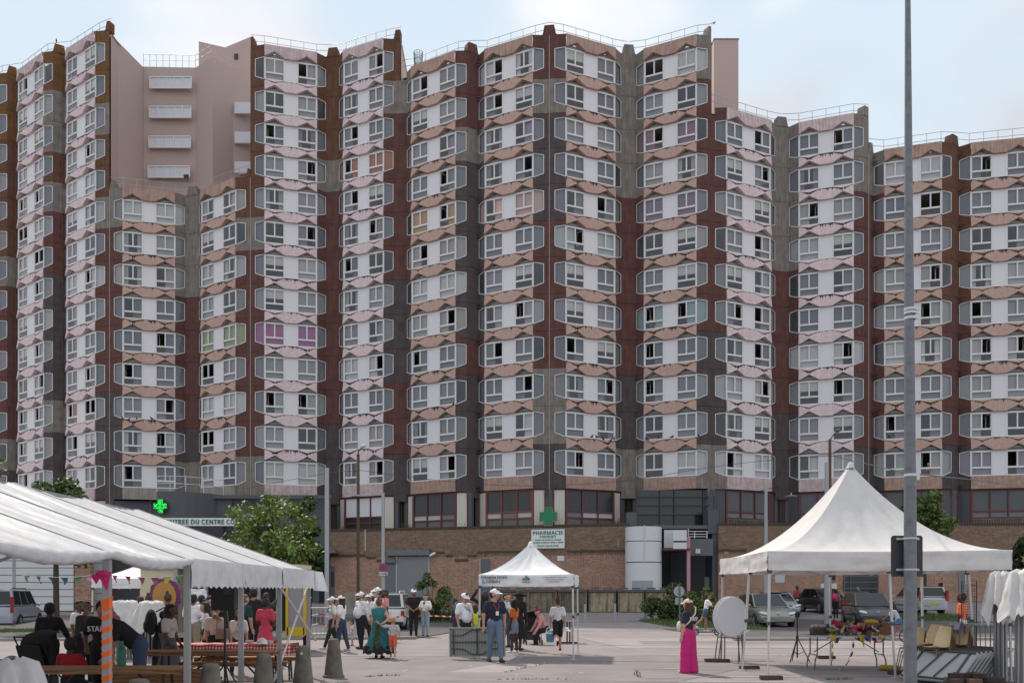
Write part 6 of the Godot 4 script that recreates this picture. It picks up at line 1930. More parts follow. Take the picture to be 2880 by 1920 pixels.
func trailer() -> void:
	var at := put(640, 25.4)
	var o := thing("fairground_trailer", "cream and dark fairground trailer with yellow framed side behind the queue", "trailer", at)
	var m := MB.new()
	m.box(Vector3(-2.0, 1.35, -0.6), Vector3(1.0, 2.1, 1.2)); m.box(Vector3(-0.2, 2.45, -0.6), Vector3(4.6, 0.12, 1.4)); m.box(Vector3(-0.1, 0.5, -0.6), Vector3(4.4, 0.14, 1.4))
	obj("body", m, cm(0.58, 0.50, 0.36, 0.6), o)
	m = MB.new()
	m.box(Vector3(0.0, 1.45, -1.2), Vector3(4.2, 1.9, 0.08))
	obj("back_wall", m, cm(0.03, 0.03, 0.034, 0.8), o)
	for x in [-1.45, -0.6, 0.9, 1.45]:
		m = MB.new()
		m.box(Vector3(x, 1.45, 0.06), Vector3(0.09, 1.95, 0.09))
		obj("post", m, cm(0.30, 0.31, 0.34, 0.5), o)
	for q in [[1.72, 1.35, 0.07, 1.7], [2.22, 1.35, 0.07, 1.7]]:
		m = MB.new()
		m.box(Vector3(q[0], q[1], 0.1), Vector3(q[2], q[3], 0.07))
		obj("yellow_post", m, cm(0.62, 0.44, 0.02, 0.5), o)
	m = MB.new()
	m.box(Vector3(1.97, 0.6, 0.1), Vector3(0.5, 0.25, 0.07))
	obj("yellow_panel", m, cm(0.62, 0.44, 0.02, 0.5), o)
	m = MB.new()
	m.box(Vector3(1.97, 1.45, 0.08), Vector3(0.44, 1.45, 0.02))
	obj("grey_curtain", m, cm(0.30, 0.27, 0.29, 0.7), o)
	m = MB.new()
	m.box(Vector3(1.1, 0.3, 0.35), Vector3(0.9, 0.34, 0.5)); m.box(Vector3(0.5, 0.12, 0.45), Vector3(2.6, 0.1, 0.4))
	obj("steel_step", m, cm(0.36, 0.36, 0.37, 0.4, 0.4), o)
	for x in [-1.2, -0.4]:
		m = MB.new()
		m.lathe([Vector2(0.14, -0.08), Vector2(0.27, -0.08), Vector2(0.28, 0.0), Vector2(0.27, 0.08), Vector2(0.14, 0.08)], Vector3(x, 0.28, -0.1), 16, Basis(Vector3.RIGHT, PI / 2))
		obj("wheel", m, cm(0.02, 0.02, 0.02, 0.8), o)
	# painted show board: plain coloured patches in place of its painted face
	o = thing("show_board", "colourful painted show board with purple and golden edge behind the tent", "board", put(462, 24.6, 1.15))
	m = MB.new()
	var pts := []
	for k in 22: pts.append(Vector2(cos(k * TAU / 22) * (0.42 + 0.04 * (k % 2)), sin(k * TAU / 22) * (0.50 + 0.04 * (k % 2)) + 0.45))
	m.ext(pts, 0.04)
	obj("purple_board", m, cm(0.16, 0.03, 0.13, 0.6), o)
	m = MB.new()
	pts = []
	for k in 18: pts.append(Vector2(cos(k * TAU / 18) * 0.33, sin(k * TAU / 18) * 0.42 + 0.45))
	m.ext(pts, 0.02, Transform3D(Basis.IDENTITY, Vector3(0, 0, 0.03)))
	obj("golden_panel", m, cm(0.45, 0.22, 0.05, 0.6), o)
	m = MB.new()
	for s in [-1, 1]: m.bar(Vector3(s * 0.3, -1.15, -0.1), Vector3(s * 0.28, 0.2, -0.06), 0.05, 0.05)
	obj("prop", m, cm(0.3, 0.28, 0.25, 0.8), o)

func round_tables() -> void:
	var at := stand(2062, 1862)
	for k in 2:
		var o := thing("round_folding_table", ["round white folding table leaning folded, the front one of two", "round white folding table leaning folded behind the other"][k], "table", at + Vector3(-0.06 * k - 0.02, 0, -0.13 * k), -0.55, "folded round tables beside the woman in pink trousers")
		var m := MB.new()
		var bs := Basis(Vector3.RIGHT, PI / 2 - 0.10)
		m.lathe([Vector2(0.001, -0.02), Vector2(0.455, -0.02), Vector2(0.465, -0.008), Vector2(0.465, 0.012), Vector2(0.45, 0.022), Vector2(0.001, 0.022)], Vector3(0.0, 1.12, 0), 40, bs, Vector2(0.86, 1.08))
		obj("top", m, cm(0.56, 0.55, 0.57, 0.55), o)
		for s in [-1, 1]:
			m = MB.new()
			m.tube([Vector3(0.26 * s, 0.78, -0.03), Vector3(0.30 * s, 0.0, 0.16)], 0.015, 7); m.tube([Vector3(0.20 * s, 0.78, -0.05), Vector3(0.24 * s, 0.0, -0.16)], 0.015, 7)
			obj("leg", m, cm(0.10, 0.10, 0.115, 0.4), o)
		m = MB.new()
		m.tube([Vector3(-0.26, 0.60, 0.0), Vector3(0.27, 0.60, 0.0)], 0.014, 7)
		obj("crossbar", m, cm(0.10, 0.10, 0.115, 0.4), o)

func plastic_table() -> void:
	var a := Vector3((2262 - 1440.0) * 20.1 / FOCAL, 0, -20.1); var b := Vector3((2500 - 1440.0) * 20.1 / FOCAL, 0, -20.1)
	var o := thing("plastic_folding_table", "grey plastic folding table covered with bunting under the big tent", "table", (a + b) / 2)
	var w := (b.x - a.x)
	var m := MB.new()
	m.box(Vector3(0, 0.745, 0), Vector3(w, 0.045, 0.74))
	obj("top", m, cm(0.42, 0.40, 0.39, 0.6), o)
	for s in [-1, 1]:
		for z in [-0.24, 0.24]:
			m = MB.new()
			m.tube([Vector3(s * (w / 2 - 0.22), 0.73, z), Vector3(s * (w / 2 - 0.22), 0.35, z), Vector3(s * (w / 2 - 0.17), 0.22, z * 1.05), Vector3(s * (w / 2 - 0.15), 0.0, z * 1.1)], 0.015, 7)
			obj("leg", m, cm(0.09, 0.09, 0.10, 0.4), o)
		m = MB.new()
		m.tube([Vector3(s * (w / 2 - 0.22), 0.38, 0), Vector3(s * 0.18, 0.71, 0)], 0.012, 6); m.tube([Vector3(s * (w / 2 - 0.2), 0.33, -0.24), Vector3(s * (w / 2 - 0.2), 0.33, 0.24)], 0.011, 6)
		obj("brace", m, cm(0.09, 0.09, 0.10, 0.4), o)
	var c := (a + b) / 2
	# tool case, heap of bunting, cardboard box
	var t := thing("tool_case", "black and red open tool case on the plastic table", "case", c + Vector3(-w / 2 + 0.30, 0.768, 0.05))
	m = MB.new()
	m.box(Vector3(0, 0.07, 0), Vector3(0.30, 0.14, 0.24))
	obj("tray", m, cm(0.02, 0.02, 0.022, 0.5), t)
	m = MB.new()
	m.box(Vector3(0, 0.15, 0), Vector3(0.32, 0.02, 0.26))
	obj("red_rim", m, cm(0.28, 0.02, 0.02, 0.5), t)
	m = MB.new()
	for k in 5: m.ell(Vector3(-0.12 + k * 0.06, 0.20, 0.02 * (k % 2)), Vector3(0.05, 0.05, 0.08), 8)
	obj("packets", m, cm(0.34, 0.33, 0.34, 0.6), t)
	t = thing("cardboard_box", "brown cardboard box at the right end of the plastic table", "box", c + Vector3(w / 2 - 0.34, 0.768, 0.0), 0.06)
	m = MB.new()
	for q in [[0, 0, 0.22, 0.52, 0.01], [0, 0, -0.22, 0.52, 0.01]]: m.box(Vector3(0, 0.14, q[2]), Vector3(0.52, 0.28, 0.012))
	for x in [-0.26, 0.26]: m.box(Vector3(x, 0.14, 0), Vector3(0.012, 0.28, 0.44))
	m.box(Vector3(0, 0.006, 0), Vector3(0.52, 0.012, 0.44))
	obj("carton", m, cm(0.20, 0.105, 0.052, 0.9), t)
	m = MB.new()
	m.box(Vector3(-0.32, 0.22, 0.05), Vector3(0.10, 0.008, 0.40), Basis(Vector3.BACK, 1.2))
	obj("flap", m, cm(0.36, 0.23, 0.13, 0.9), t)
	m = MB.new()
	m.ell(Vector3(-0.05, 0.29, 0), Vector3(0.17, 0.06, 0.14), 10)
	obj("yellow_cloth", m, cm(0.60, 0.38, 0.04, 0.9), t)
	t = thing("bunting_heap", "heap of red, pink, yellow and blue bunting on the plastic table", "bunting", c + Vector3(0.05, 0.768, 0.05))
	var r := RandomNumberGenerator.new(); r.seed = 77
	var tones := [[0.52, 0.04, 0.07], [0.62, 0.20, 0.22], [0.60, 0.42, 0.04], [0.06, 0.12, 0.28], [0.12, 0.28, 0.08], [0.6, 0.08, 0.2], [0.66, 0.6, 0.58], [0.04, 0.05, 0.12]]
	for k in 90:
		m = MB.new()
		var p := Vector3(r.randf_range(-0.56, 0.56), 0, r.randf_range(-0.22, 0.26))
		p.y = 0.02 + 0.20 * r.randf() * (1 - pow(absf(p.x) / 0.75, 2))
		var bs := Basis.from_euler(Vector3(r.randfn() * 0.7, r.randf() * TAU, r.randfn() * 0.5))
		m.grid(4, 4, func(u: float, v: float): return p + bs * Vector3((u - 0.5) * 0.19 * (1 - v), 0.035 * sin(u * 5 + v * 4 + k), v * 0.2))
		var q: Array = tones[r.randi() % tones.size()]
		obj("pennant", m, cm(q[0], q[1], q[2], 0.85), t)
	for s in [[-0.5, 0.0, [0.55, 0.42, 0.04], 0.2], [0.14, 0.0, [0.42, 0.36, 0.05], 0.28], [0.28, 0.0, [0.05, 0.11, 0.24], 0.20]]:   # pennants hanging over the edge
		m = MB.new()
		m.grid(5, 5, func(u: float, v: float): return Vector3(s[0] + (u - 0.5) * 0.17 * (1 - v) + 0.06 * v, 0.02 - v * s[3], 0.34 + 0.02 * sin(u * 4 + v * 3)))
		obj("pennant", m, cm(s[2][0], s[2][1], s[2][2], 0.85), t)
	bunting("loose bunting string trailing from the plastic table to the ground", [c + Vector3(0.0, 0.72, 0.40), c + Vector3(-0.05, 0.40, 0.42), c + Vector3(-0.20, 0.08, 0.45), c + Vector3(-0.35, 0.03, 0.5)], 4, 0.10, 9)
	bunting("second loose bunting string hanging near the rear tent leg", [c + Vector3(-0.46, 0.70, 0.38), c + Vector3(-0.48, 0.35, 0.40), c + Vector3(-0.5, 0.12, 0.42)], 3, 0.10, 12)

func plastic_chair_mesh() -> Array:
	var m := MB.new()                                            # moulded shell: seat running up into the back
	m.grid(12, 22, func(u: float, v: float):
		var x: float = lerpf(-1, 1, u)
		var t: float = v
		var p := Vector3.ZERO
		if t < 0.5:
			var q := t / 0.5
			p = Vector3(x * 0.215 * (0.90 + 0.10 * q), 0.44 - 0.03 * sin(q * PI) + 0.03 * x * x, lerpf(0.22, -0.16, q))
		else:
			var q := (t - 0.5) / 0.5
			p = Vector3(x * 0.215 * (1.0 - 0.30 * q * q), 0.44 + 0.40 * q, -0.16 - 0.11 * q - 0.05 * (1 - x * x) * sin(q * PI) + 0.04)
			p.z += 0.03 * x * x
		return p)
	var l := MB.new()
	for s in [-1, 1]:
		l.tube([Vector3(0.20 * s, 0.0, 0.24), Vector3(0.17 * s, 0.40, 0.16), Vector3(0.17 * s, 0.41, -0.12), Vector3(0.20 * s, 0.0, -0.26)], 0.011, 7)
	l.tube([Vector3(-0.17, 0.40, 0.16), Vector3(0.17, 0.40, 0.16)], 0.011, 6); l.tube([Vector3(-0.17, 0.41, -0.12), Vector3(0.17, 0.41, -0.12)], 0.011, 6)
	return [m.mesh(), l.mesh()]

func stacks_right() -> void:
	var ms := plastic_chair_mesh()
	var n := 0
	var names := ["left stack by the pole", "middle stack", "front stack", "right stack under the grey jacket"]
	for s in [[2574, 18.9, 3, -1.35], [2628, 18.4, 4, -1.25], [2650, 17.4, 4, -1.35], [2700, 18.2, 4, -1.3]]:
		for k in s[2]:
			var o := thing("plastic_chair", "beige moulded plastic chair, %s of the %s" % [["lowest", "second", "third", "topmost"][k if k < s[2] - 1 else 3], names[n]], "chair", put(s[0], s[1], 0.075 * k) + Vector3(-0.03 * k, 0, 0), s[3] + 0.02 * k, "stacked beige plastic chairs")
			obj("shell", ms[0], cm(0.58, 0.43, 0.26, 0.45), o)
			obj("leg_frame", ms[1], cm(0.16, 0.15, 0.14, 0.35, 0.4), o)
		n += 1
	var j := MB.new()
	j.grid(14, 12, func(u: float, v: float): return Vector3((u - 0.5) * 0.30 + 0.02 * sin(v * 9), 0.34 - 0.42 * absf(v - 0.4), (v - 0.4) * 0.16 + 0.02 * sin(u * 12)))
	tag(obj("grey_jacket", j, cm(0.30, 0.29, 0.36, 0.9), self, Transform3D(Basis(Vector3.UP, 1.9), put(2690, 18.2, 0.80))), "grey hooded jacket hung over the topmost right chair", "jacket")
	# grey plastic tables leaning in a row against the barriers
	for k in 9:
		var o := thing("leaning_table", "grey plastic table top leaning in the row, %s from the pole" % ["first, with its frame showing", "second", "third", "fourth", "fifth", "sixth", "seventh", "eighth", "last"][k], "table", put(2640 + k * 13, 17.0 + 0.16 * k), 0.5, "plastic table tops leaning in a row")
		var m := MB.new()
		var bs := Basis(Vector3.BACK, -0.85)
		m.box(Vector3(0, 0.33, 0), Vector3(0.045, 0.80, 1.25), bs)
		obj("top", m, cm(0.33, 0.33, 0.34, 0.6), o)
		m = MB.new()
		for q in [[0.36, 0.0], [-0.36, 0.0]]: m.box(Vector3(0, 0.33, 0) + bs * Vector3(-0.04, q[0], 0), Vector3(0.03, 0.03, 1.2), bs)
		for z in [-0.5, 0.5]: m.box(Vector3(0, 0.33, 0) + bs * Vector3(-0.04, 0, z), Vector3(0.03, 0.7, 0.03), bs)
		for z in [-0.25, 0.1]: m.bar(Vector3(0, 0.33, 0) + bs * Vector3(-0.05, -0.33, z), Vector3(0, 0.33, 0) + bs * Vector3(-0.05, 0.33, z + 0.2), 0.022, 0.022)
		obj("folded_frame", m, cm(0.05, 0.05, 0.055, 0.5), o)
	# dark barriers packed in a row behind
	for k in 8:
		var o := thing("packed_barrier", "dark steel barrier packed in the row under the tent, %s from the front" % ["first", "second", "third", "fourth", "fifth", "sixth", "seventh", "eighth"][k], "barrier", put(2768, 18.3 + 0.13 * k), 0.12, "steel barriers packed together")
		var m := MB.new()
		m.tube([Vector3(-0.75, 0.1, 0), Vector3(-0.75, 1.04, 0), Vector3(0.9, 1.06, 0), Vector3(0.9, 0.1, 0), Vector3(-0.75, 0.1, 0)], 0.02, 6)
		obj("frame", m, cm(0.18, 0.18, 0.19, 0.4, 0.3), o)
		m = MB.new()
		for q in 14: m.tube([Vector3(-0.65 + q * 0.115, 0.1, 0), Vector3(-0.65 + q * 0.115, 1.04, 0)], 0.009, 5)
		obj("bars", m, cm(0.18, 0.18, 0.19, 0.4, 0.3), o).set_meta("kind", "stuff")
	# heap of pavers
	var r := RandomNumberGenerator.new(); r.seed = 31
	for k in 34:
		var row := 0 if k < 17 else (1 if k < 28 else 2)
		var i := k if row == 0 else (k - 17 if row == 1 else k - 28)
		var px := 2665.0 + i * (11.5 if row == 0 else 13.0) + row * 12.0
		var o := thing("loose_paver", "brown interlocking paver in the heap before the barriers", "paver", put(px, 16.1 + r.randf() * 0.5, row * 0.085), r.randf_range(-0.4, 0.4), "heap of loose pavers")
		var m := MB.new()
		m.ext([Vector2(-0.11, -0.07), Vector2(-0.02, -0.055), Vector2(0.05, -0.075), Vector2(0.12, -0.06), Vector2(0.11, 0.07), Vector2(0.02, 0.055), Vector2(-0.05, 0.075), Vector2(-0.12, 0.06)], 0.08, Transform3D(Basis(Vector3.RIGHT, -PI / 2), Vector3(0, 0.08, 0)))
		var c: Array = [[0.045, 0.032, 0.028], [0.07, 0.042, 0.035], [0.13, 0.065, 0.045], [0.16, 0.13, 0.12]][r.randi() % 4 if r.randf() < 0.5 else 0]
		obj("block", m, cm(c[0], c[1], c[2], 0.95), o)
	# a yellow net bag by the tent leg, a wire mesh stand
	var y := thing("net_bag", "yellow net bag lying beside the front tent leg", "bag", stand(2500, 1885))
	var m2 := MB.new()
	for k in 7: m2.ell(Vector3(r.randf_range(-0.15, 0.15), 0.06, r.randf_range(-0.08, 0.08)), Vector3(0.09, 0.065, 0.08), 8)
	obj("bag", m2, cm(0.36, 0.28, 0.03, 0.8), y)
	y = thing("mesh_stand", "tall black wire mesh display stand behind the plastic chairs", "stand", put(2727, 20.5))
	m2 = MB.new()
	m2.tube([Vector3(-0.17, 0, 0), Vector3(-0.17, 1.98, 0), Vector3(0.17, 1.98, 0), Vector3(0.17, 0, 0)], 0.012, 6)
	obj("frame", m2, cm(0.015, 0.015, 0.016, 0.5), y)
	m2 = MB.new()
	for k in 6: m2.tube([Vector3(-0.13 + k * 0.05, 0.5, 0), Vector3(-0.13 + k * 0.05, 1.95, 0)], 0.004, 4)
	for k in 24: m2.tube([Vector3(-0.16, 0.5 + k * 0.06, 0), Vector3(0.16, 0.5 + k * 0.06, 0)], 0.004, 4)
	obj("mesh", m2, cm(0.015, 0.015, 0.016, 0.5), y).set_meta("kind", "stuff")

func wheel_on(o: Node3D, called: String, c: Vector3, r: float, w: float, spokes := 5, tone := 0.02) -> void:
	var m := MB.new()
	var ring := []
	for k in 25: ring.append(c + Vector3(0, cos(k * TAU / 24) * (r - w), sin(k * TAU / 24) * (r - w)))
	m.tube(ring, w, 8, false)
	var t := obj(called, m, cm(tone, tone, tone, 0.7), o)
	m = MB.new()
	for k in spokes: m.tube([c, c + Vector3(0, cos(k * TAU / spokes), sin(k * TAU / spokes)) * (r - w)], w * 0.3, 5)
	m.ell(c, Vector3(0.03, 0.03, 0.03), 8)
	obj("spokes", m, cm(0.12, 0.12, 0.12, 0.5), t)

func stroller(label: String, at: Vector3, turn: float) -> void:
	var o := thing("pushchair", label, "pushchair", at, turn)
	var bl := cm(0.015, 0.015, 0.017, 0.8)
	var m := MB.new()
	for s in [-1, 1]:
		m.tube([Vector3(0.24 * s, 1.02, -0.36), Vector3(0.24 * s, 0.62, -0.12), Vector3(0.25 * s, 0.12, 0.30)], 0.013, 6); m.tube([Vector3(0.24 * s, 0.62, -0.1), Vector3(0.25 * s, 0.12, -0.32)], 0.013, 6)
	m.tube([Vector3(-0.24, 1.02, -0.36), Vector3(0.24, 1.02, -0.36)], 0.016, 6)
	obj("frame", m, bl, o)
	m = MB.new()
	m.grid(10, 12, func(u: float, v: float):
		var x := lerpf(-0.23, 0.23, u)
		var q: float = v * 2.0
		return Vector3(x, 0.42 + 0.02 * cos(u * TAU), lerpf(0.3, -0.05, q)) if q < 1 else Vector3(x, lerpf(0.42, 0.92, q - 1), lerpf(-0.05, -0.24, q - 1) - 0.04 * sin(u * PI)))
	m.box(Vector3(0, 0.62, -0.24), Vector3(0.44, 0.56, 0.03), Basis(Vector3.RIGHT, -0.35))
	obj("seat", m, bl, o)
	m = MB.new()
	m.grid(14, 8, func(u: float, v: float):
		var an: float = v * PI * 0.55
		return Vector3(lerpf(-0.25, 0.25, u), 0.82 + 0.30 * sin(an + 0.2) * (0.85 + 0.15 * sin(u * PI)), -0.22 + 0.36 * (1 - cos(an)) ))
	obj("hood", m, cm(0.012, 0.012, 0.013, 0.85), o)
	m = MB.new()
	m.box(Vector3(0, 0.26, -0.05), Vector3(0.40, 0.22, 0.34))
	obj("basket", m, cm(0.09, 0.082, 0.08, 0.9), o)
	for s in [-1, 1]:
		wheel_on(o, "wheel", Vector3(0.27 * s, 0.12, -0.33), 0.12, 0.022); wheel_on(o, "wheel", Vector3(0.26 * s, 0.09, 0.31), 0.09, 0.02)

func bench_set() -> void:
	var o := thing("folding_table", "black legged folding table at the right of the printed tent", "table", stand(1601, 1808))
	var m := MB.new()
	m.box(Vector3(-0.15, 0.73, 0), Vector3(0.85, 0.03, 0.6))
	obj("top", m, cm(0.20, 0.15, 0.13, 0.6), o)
	for z in [-0.22, 0.22]:
		m = MB.new()
		for x in [-0.07, 0.02, 0.11]: m.bar(Vector3(x, 0.02, z), Vector3(x, 0.72, z), 0.025, 0.025)
		m.bar(Vector3(-0.28, 0.015, z), Vector3(0.30, 0.015, z), 0.03, 0.03, Vector3.BACK)
		obj("leg_frame", m, cm(0.02, 0.02, 0.022, 0.5), o)
	beer_table("small beer bench the woman in the hat sits on", stand(1462, 1806), 0.1, 0.46, 0.25, 0.95, "beer_bench")

func bicycle(at: Vector3, turn: float) -> void:
	var o := thing("childs_bicycle", "red bicycle ridden by the boy beside the galvanised pole", "bicycle", at, PI + 0.95)
	var red := cm(0.36, 0.015, 0.02, 0.35)
	wheel_on(o, "wheel", Vector3(0, 0.25, 0.48), 0.25, 0.02, 12); wheel_on(o, "wheel", Vector3(0, 0.25, -0.42), 0.25, 0.02, 12)
	var m := MB.new()
	for q in [[[0, 0.62, 0.34], [0, 0.28, -0.02]], [[0, 0.28, -0.02], [0, 0.62, -0.16]], [[0, 0.58, 0.33], [0, 0.55, -0.14]], [[0, 0.28, -0.02], [0, 0.25, -0.42]], [[0, 0.52, -0.14], [0, 0.25, -0.42]], [[0, 0.72, 0.31], [0, 0.5, 0.38]], [[0.03, 0.5, 0.38], [0.03, 0.25, 0.48]], [[-0.03, 0.5, 0.38], [-0.03, 0.25, 0.48]]]:
		m.tube([Vector3(q[0][0], q[0][1], q[0][2]), Vector3(q[1][0], q[1][1], q[1][2])], 0.017, 7)
	obj("frame", m, red, o)
	m = MB.new()
	m.tube([Vector3(-0.26, 0.80, 0.22), Vector3(-0.1, 0.80, 0.31), Vector3(0, 0.72, 0.31), Vector3(0.1, 0.80, 0.31), Vector3(0.26, 0.80, 0.22)], 0.012, 6)
	obj("handlebar", m, cm(0.03, 0.03, 0.03, 0.4), o)
	m = MB.new()
	m.ell(Vector3(0, 0.66, -0.18), Vector3(0.07, 0.03, 0.13), 10)
	obj("saddle", m, cm(0.02, 0.02, 0.02, 0.6), o)
	m = MB.new()
	m.tube([Vector3(0.09, 0.18, 0.02), Vector3(0.05, 0.28, -0.02), Vector3(-0.05, 0.28, -0.02), Vector3(-0.09, 0.38, -0.06)], 0.01, 5)
	m.box(Vector3(0.13, 0.18, 0.02), Vector3(0.09, 0.02, 0.06)); m.box(Vector3(-0.13, 0.38, -0.06), Vector3(0.09, 0.02, 0.06))
	obj("pedals", m, cm(0.04, 0.04, 0.04, 0.5), o)

func scooter(at: Vector3) -> void:
	var o := thing("kick_scooter", "black kick scooter ridden past the shrubs", "scooter", at, PI / 2)
	var bl := cm(0.016, 0.016, 0.018, 0.4)
	wheel_on(o, "wheel", Vector3(0, 0.125, 0.40), 0.125, 0.024, 5); wheel_on(o, "wheel", Vector3(0, 0.125, -0.42), 0.125, 0.024, 5)
	var m := MB.new()
	m.box(Vector3(0, 0.125, -0.05), Vector3(0.13, 0.03, 0.52))
	obj("deck", m, bl, o)
	m = MB.new()
	m.tube([Vector3(0, 0.125, 0.40), Vector3(0, 0.30, 0.34), Vector3(0, 0.98, 0.22)], 0.02, 8); m.tube([Vector3(0, 0.13, 0.2), Vector3(0, 0.32, 0.33)], 0.018, 6)
	obj("stem", m, bl, o)
	m = MB.new()
	m.tube([Vector3(-0.22, 0.99, 0.2), Vector3(0.22, 0.99, 0.2)], 0.014, 7)
	obj("handlebar", m, cm(0.3, 0.3, 0.3, 0.4), o)

# ------------------------------------------------------------------ people: a field of tapered bones joined smoothly and meshed as surface nets
func net(bones: Array, cs: float, k: float) -> Dictionary:     # bone: [a, b, ra, rb, group, flatten z]
	var lo := Vector3.INF; var hi := -Vector3.INF
	for b in bones:
		var r := maxf(b[2], b[3]) + cs * 2.5
		lo = lo.min(b[0] - Vector3.ONE * r).min(b[1] - Vector3.ONE * r); hi = hi.max(b[0] + Vector3.ONE * r).max(b[1] + Vector3.ONE * r)
	var nx := int((hi.x - lo.x) / cs) + 2; var ny := int((hi.y - lo.y) / cs) + 2; var nz := int((hi.z - lo.z) / cs) + 2
	var d := PackedFloat32Array(); d.resize(nx * ny * nz); d.fill(1.0)
	var best := PackedFloat32Array(); best.resize(nx * ny * nz); best.fill(1.0)
	var grp := PackedByteArray(); grp.resize(nx * ny * nz)
	var m := k + cs * 1.5
	for b in bones:
		var a: Vector3 = b[0]; var e: Vector3 = b[1] - b[0]
		var ra: float = b[2]; var dr: float = b[3] - b[2]
		var fz: float = b[5] if b.size() > 5 else 1.0
		var g: int = b[4]
		var r := maxf(b[2], b[3]) + m
		var p0: Vector3 = (a.min(b[1]) - Vector3.ONE * r - lo) / cs; var p1: Vector3 = (a.max(b[1]) + Vector3.ONE * r - lo) / cs
		var ee := maxf(e.x * e.x + e.y * e.y + e.z * e.z * fz * fz, 1e-8)
		for z in range(maxi(0, int(p0.z)), mini(nz - 1, int(p1.z)) + 1):
			var pz := (lo.z + z * cs - a.z) * fz; var ez := e.z * fz
			for y in range(maxi(0, int(p0.y)), mini(ny - 1, int(p1.y)) + 1):
				var py := lo.y + y * cs - a.y
				var row := (z * ny + y) * nx
				for x in range(maxi(0, int(p0.x)), mini(nx - 1, int(p1.x)) + 1):
					var px := lo.x + x * cs - a.x
					var t := clampf((px * e.x + py * e.y + pz * ez) / ee, 0.0, 1.0)
					var qx := px - e.x * t; var qy := py - e.y * t; var qz := pz - ez * t
					var dd := sqrt(qx * qx + qy * qy + qz * qz) - ra - dr * t
					if dd > m: continue
					var i := row + x
					if dd < best[i]: best[i] = dd; grp[i] = g
					var o := d[i]
					var h := maxf(k - absf(o - dd), 0.0) / k
					d[i] = minf(o, dd) - h * h * k * 0.25
	var vid := PackedInt32Array(); vid.resize(nx * ny * nz); vid.fill(-1)
	var vs := PackedVector3Array(); var nsv := PackedVector3Array()
	var sy := nx; var sz := nx * ny
	var reach := cs * 1.8
	for z in nz - 1:
		for y in ny - 1:
			for x in nx - 1:
				var i := z * sz + y * sy + x
				if absf(d[i]) > reach: continue
				var c := [d[i], d[i + 1], d[i + sy], d[i + sy + 1], d[i + sz], d[i + sz + 1], d[i + sz + sy], d[i + sz + sy + 1]]
				var mask := 0
				for q in 8:
					if c[q] < 0.0: mask |= 1 << q
				if mask == 0 or mask == 255: continue
				var sum := Vector3.ZERO; var n := 0
				for ed in [[0, 1], [2, 3], [4, 5], [6, 7], [0, 2], [1, 3], [4, 6], [5, 7], [0, 4], [1, 5], [2, 6], [3, 7]]:
					var a0: float = c[ed[0]]; var b0: float = c[ed[1]]
					if (a0 < 0.0) == (b0 < 0.0): continue
					var t := a0 / (a0 - b0)
					var pa := Vector3(ed[0] & 1, (ed[0] >> 1) & 1, ed[0] >> 2); var pb := Vector3(ed[1] & 1, (ed[1] >> 1) & 1, ed[1] >> 2)
					sum += pa.lerp(pb, t); n += 1
				vid[i] = vs.size()
				vs.append(lo + (Vector3(x, y, z) + sum / n) * cs)
				nsv.append(Vector3(c[1] + c[3] + c[5] + c[7] - c[0] - c[2] - c[4] - c[6], c[2] + c[3] + c[6] + c[7] - c[0] - c[1] - c[4] - c[5], c[4] + c[5] + c[6] + c[7] - c[0] - c[1] - c[2] - c[3]).normalized())
	var out := {}; var maps := {}
	var step := [1, sy, sz]
	for z in range(1, nz - 1):
		for y in range(1, ny - 1):
			for x in range(1, nx - 1):
				var i := z * sz + y * sy + x
				if vid[i] < 0: continue
				for ax in 3:
					var j: int = i + step[ax]
					if (d[i] < 0.0) == (d[j] < 0.0): continue
					var s1: int = step[(ax + 1) % 3]; var s2: int = step[(ax + 2) % 3]
					var q := [vid[i], vid[i - s1], vid[i - s1 - s2], vid[i - s2]]
					if q[1] < 0 or q[2] < 0 or q[3] < 0: continue
					var g: int = grp[i] if d[i] < 0.0 else grp[j]
					if not out.has(g):
						out[g] = MB.new()
						var mp := PackedInt32Array(); mp.resize(vs.size()); mp.fill(-1)
						maps[g] = mp
					var mb: MB = out[g]
					for w in 4:
						if maps[g][q[w]] < 0: maps[g][q[w]] = mb.vert(vs[q[w]], nsv[q[w]])
						q[w] = maps[g][q[w]]
					if d[i] < 0.0: mb.ix.append_array([q[0], q[2], q[1], q[0], q[3], q[2]])
					else: mb.ix.append_array([q[0], q[1], q[2], q[0], q[2], q[3]])
	return out

